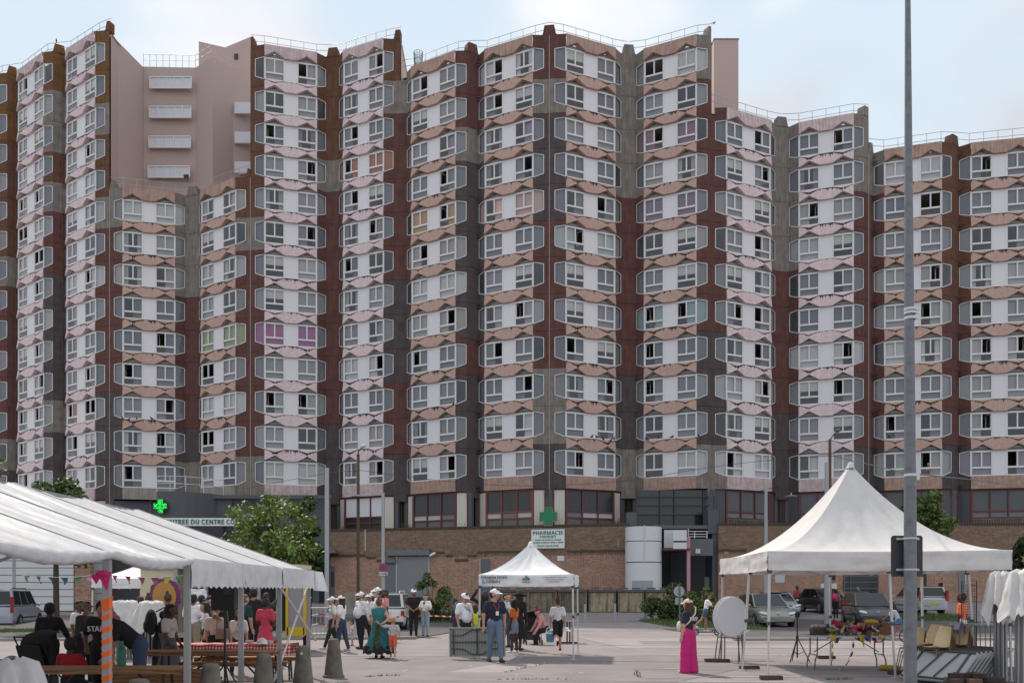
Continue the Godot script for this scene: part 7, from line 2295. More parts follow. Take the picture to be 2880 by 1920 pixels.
func people_prefabs() -> void:
	var v := func(x, y, z): return Vector3(x, y, z)
	var head := [[v.call(0, 0.035, -0.03), v.call(0, 0.035, 0.02), 0.095, 0.092, 0], [v.call(0, -0.015, 0.04), v.call(0, -0.08, 0.055), 0.056, 0.038, 0], [v.call(0, 0.01, 0.09), v.call(0, -0.03, 0.112), 0.011, 0.016, 0], [v.call(0, -0.06, -0.015), v.call(0, -0.16, -0.03), 0.056, 0.06, 0],
		[v.call(-0.015, -0.062, 0.094), v.call(0.015, -0.062, 0.094), 0.009, 0.009, 6]]
	for s in [-1, 1]:
		head.append([v.call(0.092 * s, 0.015, -0.015), v.call(0.096 * s, -0.02, -0.012), 0.02, 0.014, 0]); head.append([v.call(0.035 * s, 0.012, 0.088), v.call(0.035 * s, 0.012, 0.089), 0.0125, 0.0125, 5]); head.append([v.call(0.02 * s, 0.036, 0.098), v.call(0.05 * s, 0.036, 0.09), 0.007, 0.006, 5])
		head.append([v.call(0.045 * s, -0.03, 0.06), v.call(0.045 * s, -0.03, 0.06), 0.032, 0.032, 0])
	prefabs.head = tinted(net(head, 0.0085, 0.018))
	var hand := [[v.call(-0.022, -0.02, 0), v.call(-0.026, -0.075, 0.004), 0.016, 0.014, 0], [v.call(0.0, -0.0, 0), v.call(0.0, -0.08, 0.004), 0.022, 0.016, 0], [v.call(0.022, -0.02, 0), v.call(0.026, -0.07, 0.004), 0.016, 0.014, 0]]
	for f in 4:
		var x := -0.033 + f * 0.022
		var l: float = [0.075, 0.085, 0.08, 0.062][f]
		hand.append([v.call(x, -0.078, 0.004), v.call(x * 1.15, -0.078 - l * 0.55, 0.012), 0.0095, 0.009, 0]); hand.append([v.call(x * 1.15, -0.078 - l * 0.55, 0.012), v.call(x * 1.15, -0.078 - l * 0.9, 0.034), 0.009, 0.0075, 0])
	hand.append([v.call(0.03, -0.025, 0.008), v.call(0.056, -0.06, 0.02), 0.012, 0.0105, 0]); hand.append([v.call(0.056, -0.06, 0.02), v.call(0.058, -0.09, 0.03), 0.0105, 0.008, 0])
	prefabs.hand = tinted(net(hand, 0.0065, 0.006))
	var crop := [[v.call(0, 0.062, -0.035), v.call(0, 0.06, 0.005), 0.092, 0.09, 4], [v.call(0, 0.0, -0.05), v.call(0, 0.02, -0.05), 0.082, 0.09, 4], [v.call(0, 0.10, 0.035), v.call(0, 0.10, 0.035), 0.055, 0.055, 4]]
	prefabs.hair_short = net(crop, 0.013, 0.02)[4]
	prefabs.hair_long = net(crop + [[v.call(0, 0.0, -0.06), v.call(0, -0.20, -0.075), 0.095, 0.08, 4, 1.3], [v.call(-0.075, 0.04, -0.02), v.call(-0.08, -0.14, -0.02), 0.04, 0.035, 4], [v.call(0.075, 0.04, -0.02), v.call(0.08, -0.14, -0.02), 0.04, 0.035, 4]], 0.015, 0.02)[4]
	prefabs.hair_bun = net(crop + [[v.call(0, 0.16, -0.06), v.call(0, 0.19, -0.06), 0.045, 0.04, 4]], 0.013, 0.02)[4]
	prefabs.hair_tail = net(crop + [[v.call(0, 0.04, -0.12), v.call(0, -0.12, -0.19), 0.05, 0.03, 4], [v.call(0, -0.12, -0.19), v.call(0, -0.22, -0.17), 0.03, 0.015, 4]], 0.014, 0.02)[4]
	prefabs.hair_blown = net(crop + [[v.call(0, 0.0, -0.08), v.call(-0.12, -0.12, -0.22), 0.07, 0.06, 4], [v.call(-0.12, -0.12, -0.22), v.call(-0.30, -0.20, -0.28), 0.06, 0.02, 4]], 0.014, 0.02)[4]
	prefabs.beard = net([[v.call(-0.05, -0.03, 0.05), v.call(0, -0.09, 0.075), 0.03, 0.034, 4], [v.call(0.05, -0.03, 0.05), v.call(0, -0.09, 0.075), 0.03, 0.034, 4]], 0.011, 0.015)[4]
	prefabs.cap = cap_mesh()
	var hat := MB.new()
	hat.lathe([Vector2(0.20, -0.02), Vector2(0.19, 0.0), Vector2(0.11, 0.015), Vector2(0.10, 0.09), Vector2(0.07, 0.115), Vector2(0.001, 0.12)], Vector3.ZERO, 20)
	prefabs.hat = hat
	var gl := MB.new()
	for s in [-1, 1]: gl.ell(Vector3(0.036 * s, 0.012, 0.104), Vector3(0.028, 0.018, 0.008), 8)
	gl.box(Vector3(0, 0.02, 0.106), Vector3(0.04, 0.006, 0.006))
	for s in [-1, 1]: gl.bar(Vector3(0.066 * s, 0.016, 0.098), Vector3(0.1 * s, 0.016, -0.01), 0.006, 0.006)
	prefabs.glasses = gl

func tinted(parts: Dictionary) -> MB:
	var m := MB.new(); m.colored = true
	for g in parts:
		m.col = {0: Color.WHITE, 5: Color(0.12, 0.10, 0.10), 6: Color(0.85, 0.5, 0.48)}[g]
		m.add(parts[g], Transform3D.IDENTITY)
	return m

const WHITE := [0.76, 0.75, 0.78]
const BLACK := [0.014, 0.014, 0.017]
const NAVY := [0.016, 0.021, 0.042]
const JEANS := [0.085, 0.125, 0.20]
const FAIR := [0.50, 0.285, 0.21]
const TAN := [0.30, 0.155, 0.10]
const BROWN := [0.12, 0.062, 0.04]
const DEEP := [0.050, 0.027, 0.019]

func person(label: String, s: Dictionary) -> Node3D:
	var at: Vector3 = stand(s.x, s.foot) if s.has("foot") else put(s.x, s.z)
	var dp := -at.z
	var H := 1.7
	if s.has("h"): H = s.h
	elif s.has("top"): H = level(s.top, dp) - at.y
	var k := H / 1.75
	if s.has("real"): k = s.real / 1.75
	var o := thing("person", label, "person", at + Vector3(0, s.get("lift", 0.0), 0), s.get("yaw", 0.0), s.get("group", ""))
	var child: float = s.get("child", 0.0)                       # children have larger heads and shorter limbs
	var fat: float = s.get("fat", 1.0); var bulk: float = s.get("belly", 0.0)
	var fem: float = s.get("fem", 0.0)
	var hw := (0.185 - 0.02 * fem) * k * (0.9 + 0.1 * fat)
	var hip_y := 0.93 * k * (1 - 0.06 * child)
	var sit: bool = s.get("sit", false)
	if sit: hip_y = s.get("seat", 0.52)
	var lean := Basis(Vector3.RIGHT, s.get("lean", 0.0)) * Basis(Vector3.BACK, s.get("tilt", 0.0))
	var bones := []
	var P := Vector3(0, hip_y, 0)
	# legs
	var ankles := []
	var wide: float = s.get("wide", 0.0)
	var bottom: String = s.get("legs", "trousers")
	for n in 2:
		var sx := 1.0 if n == 0 else -1.0
		var sw: float = s.get("stride", [0.06, -0.06])[n]; var kb: float = s.get("knee", [0.03, 0.06])[n]
		if sit: sw = 1.35; kb = 1.45
		var hj := P + Vector3(0.088 * k * sx * (0.8 + 0.2 * fat), -0.01, 0)
		var kn := hj + Vector3(0.012 * sx, -cos(sw), sin(sw)) * 0.435 * k
		var an := kn + Vector3(0.0, -cos(sw - kb), sin(sw - kb)) * 0.415 * k
		ankles.append(an)
		var lg := 2 if bottom == "trousers" else 0
		var pad := 0.012 if lg == 2 else 0.0
		if bottom == "shorts":
			var cut := hj.lerp(kn, s.get("cut", 0.75))
			bones.append([hj, cut, 0.098 * k * fat, 0.085 * k * fat, 2]); bones.append([cut, kn, 0.066 * k * fat, 0.056 * k * fat, 0])
		else:
			bones.append([hj, kn, (0.088 + wide * 0.02) * k * fat + pad, (0.060 + wide * 0.045) * k * fat + pad, lg])
		bones.append([kn, an + Vector3(0, 0.03 if lg == 2 and wide == 0.0 else 0.0, 0), (0.056 + wide * 0.045) * k * fat + pad, (0.040 + wide * 0.075) * k * (0.7 + 0.3 * fat) + pad, lg])
		var toe := an + Vector3(0.02 * sx, -0.035 * k, 0.155 * k)
		if s.has("tiptoe") and n == s.tiptoe: toe = an + Vector3(0, -0.13 * k, 0.06 * k)
		bones.append([an + Vector3(0, -0.03 * k, -0.03 * k), toe, 0.043 * k, 0.034 * k, 3])
	# trunk
	var tg: int = 1
	bones.append([P + Vector3(-0.07 * k, 0.03, 0), P + Vector3(0.07 * k, 0.03, 0), 0.112 * k * fat, 0.112 * k * fat, 1 if s.get("long_top", false) else 2, 1.15])
	bones.append([P + lean * Vector3(0, 0.13 * k, 0.005), P + lean * Vector3(0, 0.28 * k, 0.0), (0.128 - 0.012 * fem) * k * fat, 0.128 * k * fat, tg, 1.25])
	bones.append([P + lean * Vector3(-0.07 * k, 0.36 * k, 0.0), P + lean * Vector3(0.07 * k, 0.36 * k, 0.0), 0.122 * k * fat, 0.122 * k * fat, tg, 1.2])
	bones.append([P + lean * Vector3(-hw * 0.80, 0.475 * k, -0.01), P + lean * Vector3(hw * 0.80, 0.475 * k, -0.01), 0.072 * k * fat, 0.072 * k * fat, tg])
	if bulk > 0.0: bones.append([P + lean * Vector3(0, 0.17 * k, 0.06 * k * bulk), P + lean * Vector3(0, 0.26 * k, 0.05 * k * bulk), 0.135 * k * fat, 0.125 * k * fat, tg])
	if fem > 0.5 and child < 0.5: bones.append([P + lean * Vector3(-0.06 * k, 0.36 * k, 0.085 * k), P + lean * Vector3(0.06 * k, 0.36 * k, 0.085 * k), 0.062 * k, 0.062 * k, tg])
	bones.append([P + lean * Vector3(0, 0.50 * k, -0.012), P + lean * Vector3(0, 0.57 * k, 0.0), 0.06 * k, 0.055 * k, 0])
	# arms
	var skin_mb := MB.new(); skin_mb.colored = true
	var sk: Array = s.get("skin", FAIR)
	skin_mb.col = Color(sk[0], sk[1], sk[2])
	var sleeves: String = s.get("sleeves", "short")
	var hands := []
	for n in 2:
		var sx := 1.0 if n == 0 else -1.0
		var arm: Array = s.get("arms", [[0.16, -1, 0.0, 0.02, -1, 0.22], [0.16, -1, 0.0, 0.02, -1, 0.22]])[n]
		var u := Vector3(arm[0] * sx, arm[1], arm[2]).normalized(); var f := Vector3(arm[3] * sx, arm[4], arm[5]).normalized()
		var sh := P + lean * Vector3(hw * sx, 0.475 * k, -0.01)
		var el := sh + u * 0.285 * k * (1 - 0.1 * child); var wr := el + f * 0.245 * k * (1 - 0.1 * child)
		var ra := 0.050 * k * (0.6 + 0.4 * fat)
		if sleeves == "long":
			bones.append([sh, el, ra + 0.014, ra * 0.86 + 0.012, 1]); bones.append([el, wr, ra * 0.84 + 0.012, ra * 0.62 + 0.012, 1])
		elif sleeves == "none":
			bones.append([sh, el, ra * 1.06, ra * 0.86, 0]); bones.append([el, wr, ra * 0.82, ra * 0.56, 0])
		else:
			var cut := sh.lerp(el, 0.62)
			bones.append([sh, cut, ra + 0.018, ra + 0.022, 1]); bones.append([cut, el, ra * 0.92, ra * 0.86, 0]); bones.append([el, wr, ra * 0.84, ra * 0.56, 0])
		var hy := -f
		var hx := (Vector3.BACK if absf(hy.z) < 0.8 else Vector3.UP).cross(hy).normalized() * sx
		hx = hx.rotated(hy, 1.2 * sx) if hy.y > 0.5 else hx
		var hb := Basis(hx, hy, hx.cross(hy).normalized()) 
		if hb.determinant() < 0: hb.z = -hb.z
		skin_mb.add(tint_of(prefabs.hand, skin_mb.col), Transform3D(hb.scaled_local(Vector3(-sx, 1, 1) * k), wr - f * 0.0))
		hands.append(wr + f * 0.08 * k)
	# head
	var hp: float = s.get("nod", 0.0); var hy_: float = s.get("look", 0.0)
	var hs := k * (1.0 + 0.30 * child)
	var hc := P + lean * Vector3(0, 0.57 * k, 0.0) + Vector3(0, 0.115 * hs, 0.018)
	var hbs := Basis(Vector3.UP, hy_) * Basis(Vector3.RIGHT, hp + s.get("lean", 0.0) * 0.6)
	var hx2 := Transform3D(hbs.scaled_local(Vector3.ONE * hs), hc)
	skin_mb.add(tint_of(prefabs.head, skin_mb.col), hx2)
	# set it on its feet
	var low := INF
	for n in 2: low = minf(low, ankles[n].y - 0.075 * k)
	if s.has("tiptoe"): low = minf(ankles[0].y - 0.075 * k, ankles[1].y - 0.16 * k)
	var drop := Transform3D(Basis.IDENTITY, Vector3(0, -low if not sit else 0.0, 0))
	var parts := net(bones, 0.02 if k > 0.75 else 0.016, 0.028 * k)
	if parts.has(0): skin_mb.add(parts[0], Transform3D.IDENTITY)
	var sm := mat("skin", Color.WHITE, 0.55)
	sm.vertex_color_use_as_albedo = true
	obj("body", skin_mb, sm, o, drop)
	var tc: Array = s.get("tc", WHITE); var bc: Array = s.get("bc", JEANS); var sc: Array = s.get("sc", BLACK); var hcol: Array = s.get("hc", [0.02, 0.014, 0.011])
	if parts.has(1): obj("top", parts[1], cloth(tc), o, drop)
	if parts.has(2): obj(bottom if bottom != "skirt" else "skirt_lining", parts[2], cloth(bc), o, drop)
	if parts.has(3): obj("shoes", parts[3], cm(sc[0], sc[1], sc[2], 0.7), o, drop)
	var hair: String = s.get("hair", "short")
	if hair != "none": obj("hair", prefabs["hair_" + hair], cm(hcol[0], hcol[1], hcol[2], 0.75), o, drop * hx2)
	if s.has("beard"): obj("beard", prefabs.beard, cm(s.beard[0], s.beard[1], s.beard[2], 0.85), o, drop * hx2)
	if s.has("glasses"): obj("sunglasses", prefabs.glasses, cm(0.01, 0.01, 0.012, 0.2), o, drop * hx2)
	if s.has("cap"): obj("cap", prefabs.cap, cm(s.cap[0], s.cap[1], s.cap[2], 0.85), o, drop * hx2 * Transform3D(Basis(Vector3.UP, s.get("cap_turn", 0.0)).scaled(Vector3.ONE * 1.06), Vector3(0, 0.058, -0.012)))
	if s.has("hat"): obj("hat", prefabs.hat, cm(s.hat[0], s.hat[1], s.hat[2], 0.85), o, drop * hx2 * Transform3D(Basis(Vector3.RIGHT, 0.1).scaled(Vector3.ONE * 1.12), Vector3(0, 0.07, -0.01)))
	if bottom == "skirt":
		var hem: float = s.get("hem", 0.5); var flare: float = s.get("flare", 0.24)
		var y1 := P.y + 0.13 * k - low
		var sk2 := MB.new()
		var seed_: float = s.x
		sk2.grid(48, 12, func(u: float, v: float):
			var an := -u * TAU
			var r := lerpf(flare, 0.128 * k * fat, pow(v, 0.8)) * (1.0 + 0.09 * (1 - v) * cos(an * 11.0 + seed_) + 0.04 * (1 - v) * cos(an * 5.0))
			return Vector3(cos(an) * r * 1.08, lerpf(hem + 0.015 * cos(an * 11.0), y1, v), sin(an) * r * 0.9))
		obj("skirt", sk2, cloth(bc) if not s.has("skirt_mat") else s.skirt_mat, o)
		if s.has("hem_col"):
			var hm := MB.new()
			hm.grid(48, 3, func(u: float, v: float):
				var an := -u * TAU
				var r := flare * 1.015 * (1.0 + 0.09 * cos(an * 11.0 + seed_)) * lerpf(1.02, 0.95, v)
				return Vector3(cos(an) * r * 1.08, hem - 0.08 + 0.03 * cos(an * 9.0) * (1 - v) + v * (0.17 + 0.05 * cos(an * 13.0)), sin(an) * r * 0.9))
			obj("lace_hem", hm, cm(s.hem_col[0], s.hem_col[1], s.hem_col[2], 0.9), o)
	if s.has("back_text"):
		var tm := text(s.back_text, 0.09 * k, 0.004)
		obj("lettering", tm, cm(0.75, 0.75, 0.75, 0.8), o, drop * Transform3D(lean * Basis(Vector3.UP, PI), P + lean * Vector3(0, 0.36 * k, -0.135 * k * fat)))
	if s.has("lanyard"):
		var lm := MB.new()
		var zc := 0.125 * k * fat + 0.02
		lm.tube([P + lean * Vector3(-0.065 * k, 0.52 * k, 0.01), P + lean * Vector3(-0.05 * k, 0.42 * k, zc - 0.005), P + lean * Vector3(0, 0.30 * k, zc + 0.012 + 0.06 * bulk), P + lean * Vector3(0.05 * k, 0.42 * k, zc - 0.005), P + lean * Vector3(0.065 * k, 0.52 * k, 0.01)], 0.009, 5)
		obj("lanyard", lm, cm(s.lanyard[0], s.lanyard[1], s.lanyard[2], 0.7), o, drop)
		lm = MB.new()
		lm.box(P + lean * Vector3(0, 0.255 * k, zc + 0.02 + 0.06 * bulk), Vector3(0.075, 0.10, 0.008))
		obj("badge", lm, cm(0.72, 0.70, 0.70, 0.5), o, drop)
	if s.has("print"):
		var pm := MB.new()
		var zc2 := 0.115 * k * fat + 0.012
		pm.lathe([Vector2(0.07, 0), Vector2(0.07, 0.02), Vector2(0.001, 0.02)], P + lean * Vector3(0, 0.37 * k, zc2), 16, Basis(Vector3.RIGHT, PI / 2))
		obj("chest_print", pm, cm(0.50, 0.55, 0.50, 0.85), o, drop)
	if s.has("armband"):
		var am := MB.new()
		am.lathe([Vector2(0.064, -0.035), Vector2(0.066, 0.035)], P + Vector3(-hw - 0.035, 0.475 * k - 0.17 * k, 0), 12)
		obj("armband", am, cm(0.8, 0.16, 0.02, 0.7), o, drop)
	o.set_meta("hands", [])
	o.remove_meta("hands")
	hand_of[o] = [o.transform * (drop * hands[0]), o.transform * (drop * hands[1])]
	return o

var hand_of := {}

func cloth(c: Array) -> StandardMaterial3D:                  # fabric with creases
	var key := "cloth%s" % str(c)
	var fresh := not mats.has(key)
	var m := mat(key, lin(c[0], c[1], c[2]), 0.92)
	if fresh:
		if not prefabs.has("crease"): prefabs.crease = noise_tex(47, 0.018, [], 256, 3, true)
		m.normal_enabled = true; m.normal_texture = prefabs.crease; m.normal_scale = 0.9
		m.uv1_triplanar = true; m.uv1_scale = Vector3(1.6, 0.9, 1.6)
	return m

func tint_of(m: MB, c: Color) -> MB:
	var t := MB.new(); t.colored = true
	t.v = m.v; t.n = m.n; t.uv = m.uv; t.ix = m.ix
	t.c.resize(m.c.size())
	for i in m.c.size(): t.c[i] = m.c[i] * c
	return t

func backpack(label: String, at: Vector3, turn: float, c: Array, k := 1.0) -> void:
	var o := thing("backpack", label, "backpack", at, turn)
	var m := MB.new()
	m.ell(Vector3(0, 0, 0), Vector3(0.15, 0.22, 0.10) * k, 14)
	obj("bag", m, cm(c[0], c[1], c[2], 0.85), o)
	m = MB.new()
	m.ell(Vector3(0, -0.06, 0.075) * k, Vector3(0.11, 0.11, 0.05) * k, 10)
	obj("pocket", m, cm(c[0] * 0.9, c[1] * 0.9, c[2] * 0.9, 0.85), o)
	for s in [-1, 1]:
		m = MB.new()
		m.tube([Vector3(0.09 * s, 0.17, -0.07) * k, Vector3(0.10 * s, 0.24, -0.20) * k, Vector3(0.10 * s, 0.10, -0.33) * k], 0.014, 6)
		obj("strap", m, cm(c[0] * 0.8, c[1] * 0.8, c[2] * 0.8, 0.85), o)

func people() -> void:
	people_prefabs()
	var L := -PI / 2; var R := PI / 2; var B := PI
	var hang := [0.16, -1, 0.0, 0.02, -1, 0.22]
	# the two men carrying a table
	person("man in white T-shirt and cap carrying the left end of the plastic table", {"x": 1306, "foot": 1846, "top": 1668, "yaw": 0.75, "tc": WHITE, "bc": [0.02, 0.022, 0.03], "cap": WHITE, "hair": "short", "fat": 1.16, "belly": 1.4, "nod": 0.25, "skin": [0.46, 0.24, 0.18], "arms": [[0.2, -1, 0.1, 0.0, -1, 0.35], [0.25, -1, 0.0, -0.05, -1, 0.25]], "stride": [0.2, -0.2], "lanyard": [0.05, 0.06, 0.12], "print": 1})
	person("man in navy T-shirt with red lanyard carrying the right end of the table", {"x": 1392, "foot": 1862, "top": 1656, "yaw": 0.35, "tc": NAVY, "bc": [0.12, 0.165, 0.24], "cap": WHITE, "fat": 1.04, "skin": [0.46, 0.24, 0.18], "look": 0.9, "nod": 0.05, "arms": [[0.22, -1, -0.05, 0.0, -1, 0.15], [0.32, -1, -0.1, 0.06, -1, 0.18]], "stride": [0.22, -0.16], "lanyard": [0.5, 0.04, 0.02]})
	carried_table()
	# the group with white caps
	person("woman in white T-shirt and cap, half hidden at the left of the capped group", {"x": 934, "foot": 1826, "top": 1676, "yaw": L + 0.5, "fem": 1, "tc": WHITE, "bc": [0.03, 0.032, 0.04], "cap": WHITE, "sc": [0.6, 0.58, 0.55], "stride": [0.35, -0.25], "hc": [0.03, 0.02, 0.015], "lanyard": [0.02, 0.02, 0.02]})
	person("dark haired woman in white T-shirt, cap and jeans facing left", {"x": 960, "foot": 1833, "top": 1676, "yaw": L - 0.25, "fem": 1, "fat": 1.05, "tc": WHITE, "bc": [0.035, 0.05, 0.085], "cap": WHITE, "sc": [0.55, 0.5, 0.47], "stride": [0.12, -0.2], "hair": "long", "hc": [0.035, 0.018, 0.012], "arms": [hang, [0.2, -1, 0.1, 0.05, -0.9, 0.4]]})
	person("man in sunglasses and white long sleeved top with a round belly", {"x": 1014, "foot": 1825, "top": 1665, "yaw": L + 0.75, "tc": WHITE, "bc": [0.016, 0.018, 0.028], "cap": WHITE, "glasses": 1, "beard": [0.03, 0.025, 0.02], "fat": 1.14, "belly": 1.5, "sleeves": "long", "arms": [[0.1, -1, -0.3, 0.0, -1, -0.3], [0.1, -1, -0.3, 0.0, -1, -0.3]], "print": 1})
	person("man in white T-shirt and cap between the belly man and the tall bearded man", {"x": 1041, "z": 28.5, "top": 1669, "yaw": L + 0.8, "tc": WHITE, "bc": BLACK, "cap": WHITE, "skin": TAN, "lanyard": [0.5, 0.04, 0.03]})
	person("tall white bearded man in white cap looking left", {"x": 1062, "z": 26.6, "top": 1653, "yaw": L + 0.3, "tc": WHITE, "bc": [0.02, 0.02, 0.025], "cap": WHITE, "beard": [0.55, 0.52, 0.5], "fat": 1.08})
	person("man in pink T-shirt leaning by the white off road car", {"x": 1083, "z": 31.0, "top": 1659, "yaw": L + 0.4, "tc": [0.62, 0.25, 0.24], "bc": BLACK, "skin": BROWN, "beard": [0.02, 0.015, 0.012]})
	var teal := mat("teal_dress", Color.WHITE, 0.8)
	var tn := FastNoiseLite.new(); tn.seed = 12; tn.frequency = 0.035
	teal.albedo_texture = image_tex(128, 128, func(x: int, y: int):
		var g := 0.85 + 0.3 * tn.get_noise_2d(x * 3.0, y * 0.7)
		return Color(0.30, 0.27, 0.10).lerp(Color(0.12, 0.10, 0.04), tn.get_noise_2d(y * 2.0, x * 2.0) + 0.5) if absi(posmod(x, 64) - 32) < 7 and tn.get_noise_2d(x, y * 3.0) > -0.25 else Color(0.10 * g, 0.42 * g, 0.44 * g))
	person("woman in long teal and gold dress with black lace hem seen from behind", {"x": 1066, "foot": 1851, "top": 1684, "yaw": B - 0.12, "fem": 1, "fat": 1.28, "tc": [0.035, 0.155, 0.165], "bc": [0.035, 0.155, 0.165], "legs": "skirt", "hem": 0.22, "flare": 0.36, "hem_col": BLACK, "skirt_mat": teal, "sleeves": "none", "hair": "bun", "hc": [0.12, 0.06, 0.035], "arms": [hang, [0.5, -0.85, -0.15, -0.45, -0.45, -0.85]]})
	person("small blond boy in grey T-shirt and orange shorts holding her hand", {"x": 1105, "foot": 1853, "top": 1739, "yaw": B + 0.05, "child": 0.8, "tc": [0.42, 0.42, 0.44], "bc": [0.56, 0.12, 0.055], "legs": "shorts", "hc": [0.42, 0.20, 0.07], "sc": [0.6, 0.58, 0.56], "arms": [[0.75, 0.05, -0.1, 0.75, 0.6, -0.1], [0.3, -1, 0.0, 0.15, -1, 0.1]], "stride": [0.15, -0.2]})
	person("toddler in white patterned clothes behind the belly man", {"x": 990, "foot": 1816, "top": 1748, "yaw": L + 0.3, "child": 1, "tc": [0.6, 0.58, 0.6], "bc": [0.5, 0.5, 0.52], "legs": "shorts", "hair": "bun"})
	person("bearded man all in black with white cap and orange armband, hands clasped", {"x": 1163, "foot": 1790, "top": 1657, "yaw": 0.15, "tc": BLACK, "bc": BLACK, "cap": WHITE, "beard": [0.02, 0.015, 0.012], "skin": TAN, "armband": 1, "look": 0.3, "arms": [[0.25, -1, 0.05, -0.75, -0.55, 0.55], [0.25, -1, 0.05, -0.75, -0.55, 0.55]]})
	var mum := person("woman in white T-shirt and light jeans holding a baby", {"x": 1196, "foot": 1790, "top": 1671, "yaw": -0.05, "fem": 1, "tc": WHITE, "bc": [0.26, 0.31, 0.38], "hc": [0.05, 0.03, 0.02], "nod": 0.2, "arms": [[0.25, -1, 0.2, -0.85, -0.1, 0.7], [0.25, -1, 0.2, -0.8, -0.25, 0.7]]})
	var baby := person("baby in pale vest held in the woman's arms", {"x": 1194, "foot": 1790, "h": 0.62, "yaw": B, "child": 1, "tc": [0.66, 0.63, 0.63], "bc": [0.66, 0.63, 0.63], "legs": "shorts", "sit": true, "seat": 0.0, "hc": [0.10, 0.05, 0.03], "sc": FAIR, "hair": "short"})
	baby.position += Vector3(0.0, 1.02, 0.24)
	# under and around the printed tent
	person("girl in black with both hands raised to her head", {"x": 1364, "foot": 1822, "top": 1664, "yaw": 0.1, "fem": 1, "skin": DEEP, "tc": BLACK, "bc": BLACK, "sleeves": "long", "hair": "long", "arms": [[0.9, 0.45, 0.1, -0.35, 0.75, 0.1], [0.9, 0.45, 0.1, -0.5, 0.75, 0.1]]})
	person("child in neon yellow T-shirt behind the carried table", {"x": 1336, "z": 26.5, "top": 1704, "yaw": 0.6, "child": 0.5, "skin": DEEP, "tc": [0.55, 0.62, 0.05], "bc": [0.4, 0.45, 0.05]})
	person("dark skinned youth in black jacket at the left of the table carriers", {"x": 1280, "z": 31.0, "top": 1684, "yaw": L + 0.5, "skin": DEEP, "tc": [0.02, 0.022, 0.03], "bc": [0.03, 0.04, 0.07], "sleeves": "long"})
	backpack("grey blue backpack worn by the youth in black", put(1284, 30.85, 1.15), 1.2, [0.10, 0.12, 0.16])
	person("short haired woman in pale shirt standing behind the bin shelters' tent side", {"x": 1424, "z": 27.5, "top": 1669, "yaw": R - 0.5, "fem": 1, "tc": [0.50, 0.52, 0.58], "bc": [0.1, 0.1, 0.12], "sleeves": "long"})
	person("woman in black dress and wide dark hat under the printed tent", {"x": 1458, "z": 26.2, "top": 1666, "yaw": B - 0.5, "fem": 1, "skin": DEEP, "tc": BLACK, "bc": BLACK, "sleeves": "long", "legs": "skirt", "hem": 0.35, "flare": 0.28, "hat": [0.03, 0.032, 0.045], "hair": "long", "lean": 0.15})
	var girl := person("girl in orange T-shirt and denim shorts with white shoes", {"x": 1446, "foot": 1836, "top": 1686, "yaw": L - 0.5, "fem": 1, "skin": DEEP, "tc": [0.70, 0.17, 0.03], "bc": [0.20, 0.26, 0.36], "legs": "shorts", "cut": 0.5, "sc": [0.75, 0.75, 0.75], "hair": "long", "arms": [hang, [0.2, -1, 0.2, -0.2, -0.35, 0.9]]})
	backpack("blue denim backpack hugged by the girl in orange", girl.position + Vector3(-0.27, 1.06, 0.12), 0.6, [0.05, 0.09, 0.17])
	person("red haired woman in pink top bending over beside the pushchair", {"x": 1536, "foot": 1812, "real": 1.62, "yaw": L + 0.35, "fem": 1, "tc": [0.58, 0.26, 0.25], "bc": BLACK, "sit": true, "seat": 0.50, "lean": 0.55, "hc": [0.16, 0.005, 0.03], "hair": "bun", "sleeves": "long", "nod": 0.3, "arms": [[0.1, -1, 0.35, 0, -0.8, 0.6], [0.1, -1, 0.35, 0, -0.8, 0.6]]})
	var walk := person("woman in white T-shirt and black shorts walking away with a topknot", {"x": 1569, "foot": 1838, "top": 1690, "yaw": B + 0.1, "fem": 1, "tc": WHITE, "bc": BLACK, "legs": "shorts", "cut": 0.85, "hair": "bun", "hc": [0.10, 0.045, 0.03], "stride": [-0.42, 0.18], "knee": [0.75, 0.08], "tiptoe": 0, "arms": [[0.25, -1, 0.05, 0.05, -1, 0.1], [0.2, -1, -0.1, 0.05, -1, 0.05]]})
	var hd: Array = hand_of[walk]
	cooler(hd[0])
	cap_on("white cap carried in the right hand of the woman walking away", hd[1] + Vector3(0.02, -0.12, 0.0), 0.8)
	# right
	person("woman in wide pink trousers, navy STAFF shirt and beige cap", {"x": 1937, "foot": 1893, "top": 1686, "yaw": L - 0.75, "fem": 1, "fat": 1.06, "tc": NAVY, "bc": [0.52, 0.018, 0.17], "wide": 1.0, "cap": [0.62, 0.46, 0.38], "sc": [0.62, 0.56, 0.52], "hair": "long", "hc": [0.075, 0.03, 0.018], "back_text": "STAFF", "arms": [[0.16, -1, 0.05, 0.1, -1, 0.2], hang], "stride": [0.05, -0.05]})
	sling_bag(stand(1937, 1893))
	person("curly haired girl in white T-shirt and denim shorts riding the scooter", {"x": 1984, "foot": 1786, "h": 1.52, "yaw": R, "fem": 1, "skin": TAN, "tc": WHITE, "bc": [0.055, 0.085, 0.16], "legs": "shorts", "cut": 0.45, "hair": "tail", "lift": 0.13, "lean": 0.22, "arms": [[0.1, -0.8, 0.6, 0.1, -0.1, 1], [0.1, -0.8, 0.6, 0.1, -0.1, 1]], "stride": [0.08, -0.5], "knee": [0.1, 0.35], "sc": [0.7, 0.68, 0.66]})
	person("dark person standing behind the open car door", {"x": 2243, "z": 55.0, "top": 1648, "yaw": 0.2, "skin": DEEP, "tc": [0.30, 0.06, 0.07], "bc": BLACK})
	person("person with pink backpack beside the steel post", {"x": 2352, "z": 50.0, "top": 1657, "yaw": B - 0.6, "skin": BROWN, "tc": [0.26, 0.12, 0.14], "bc": BLACK, "sleeves": "long"})
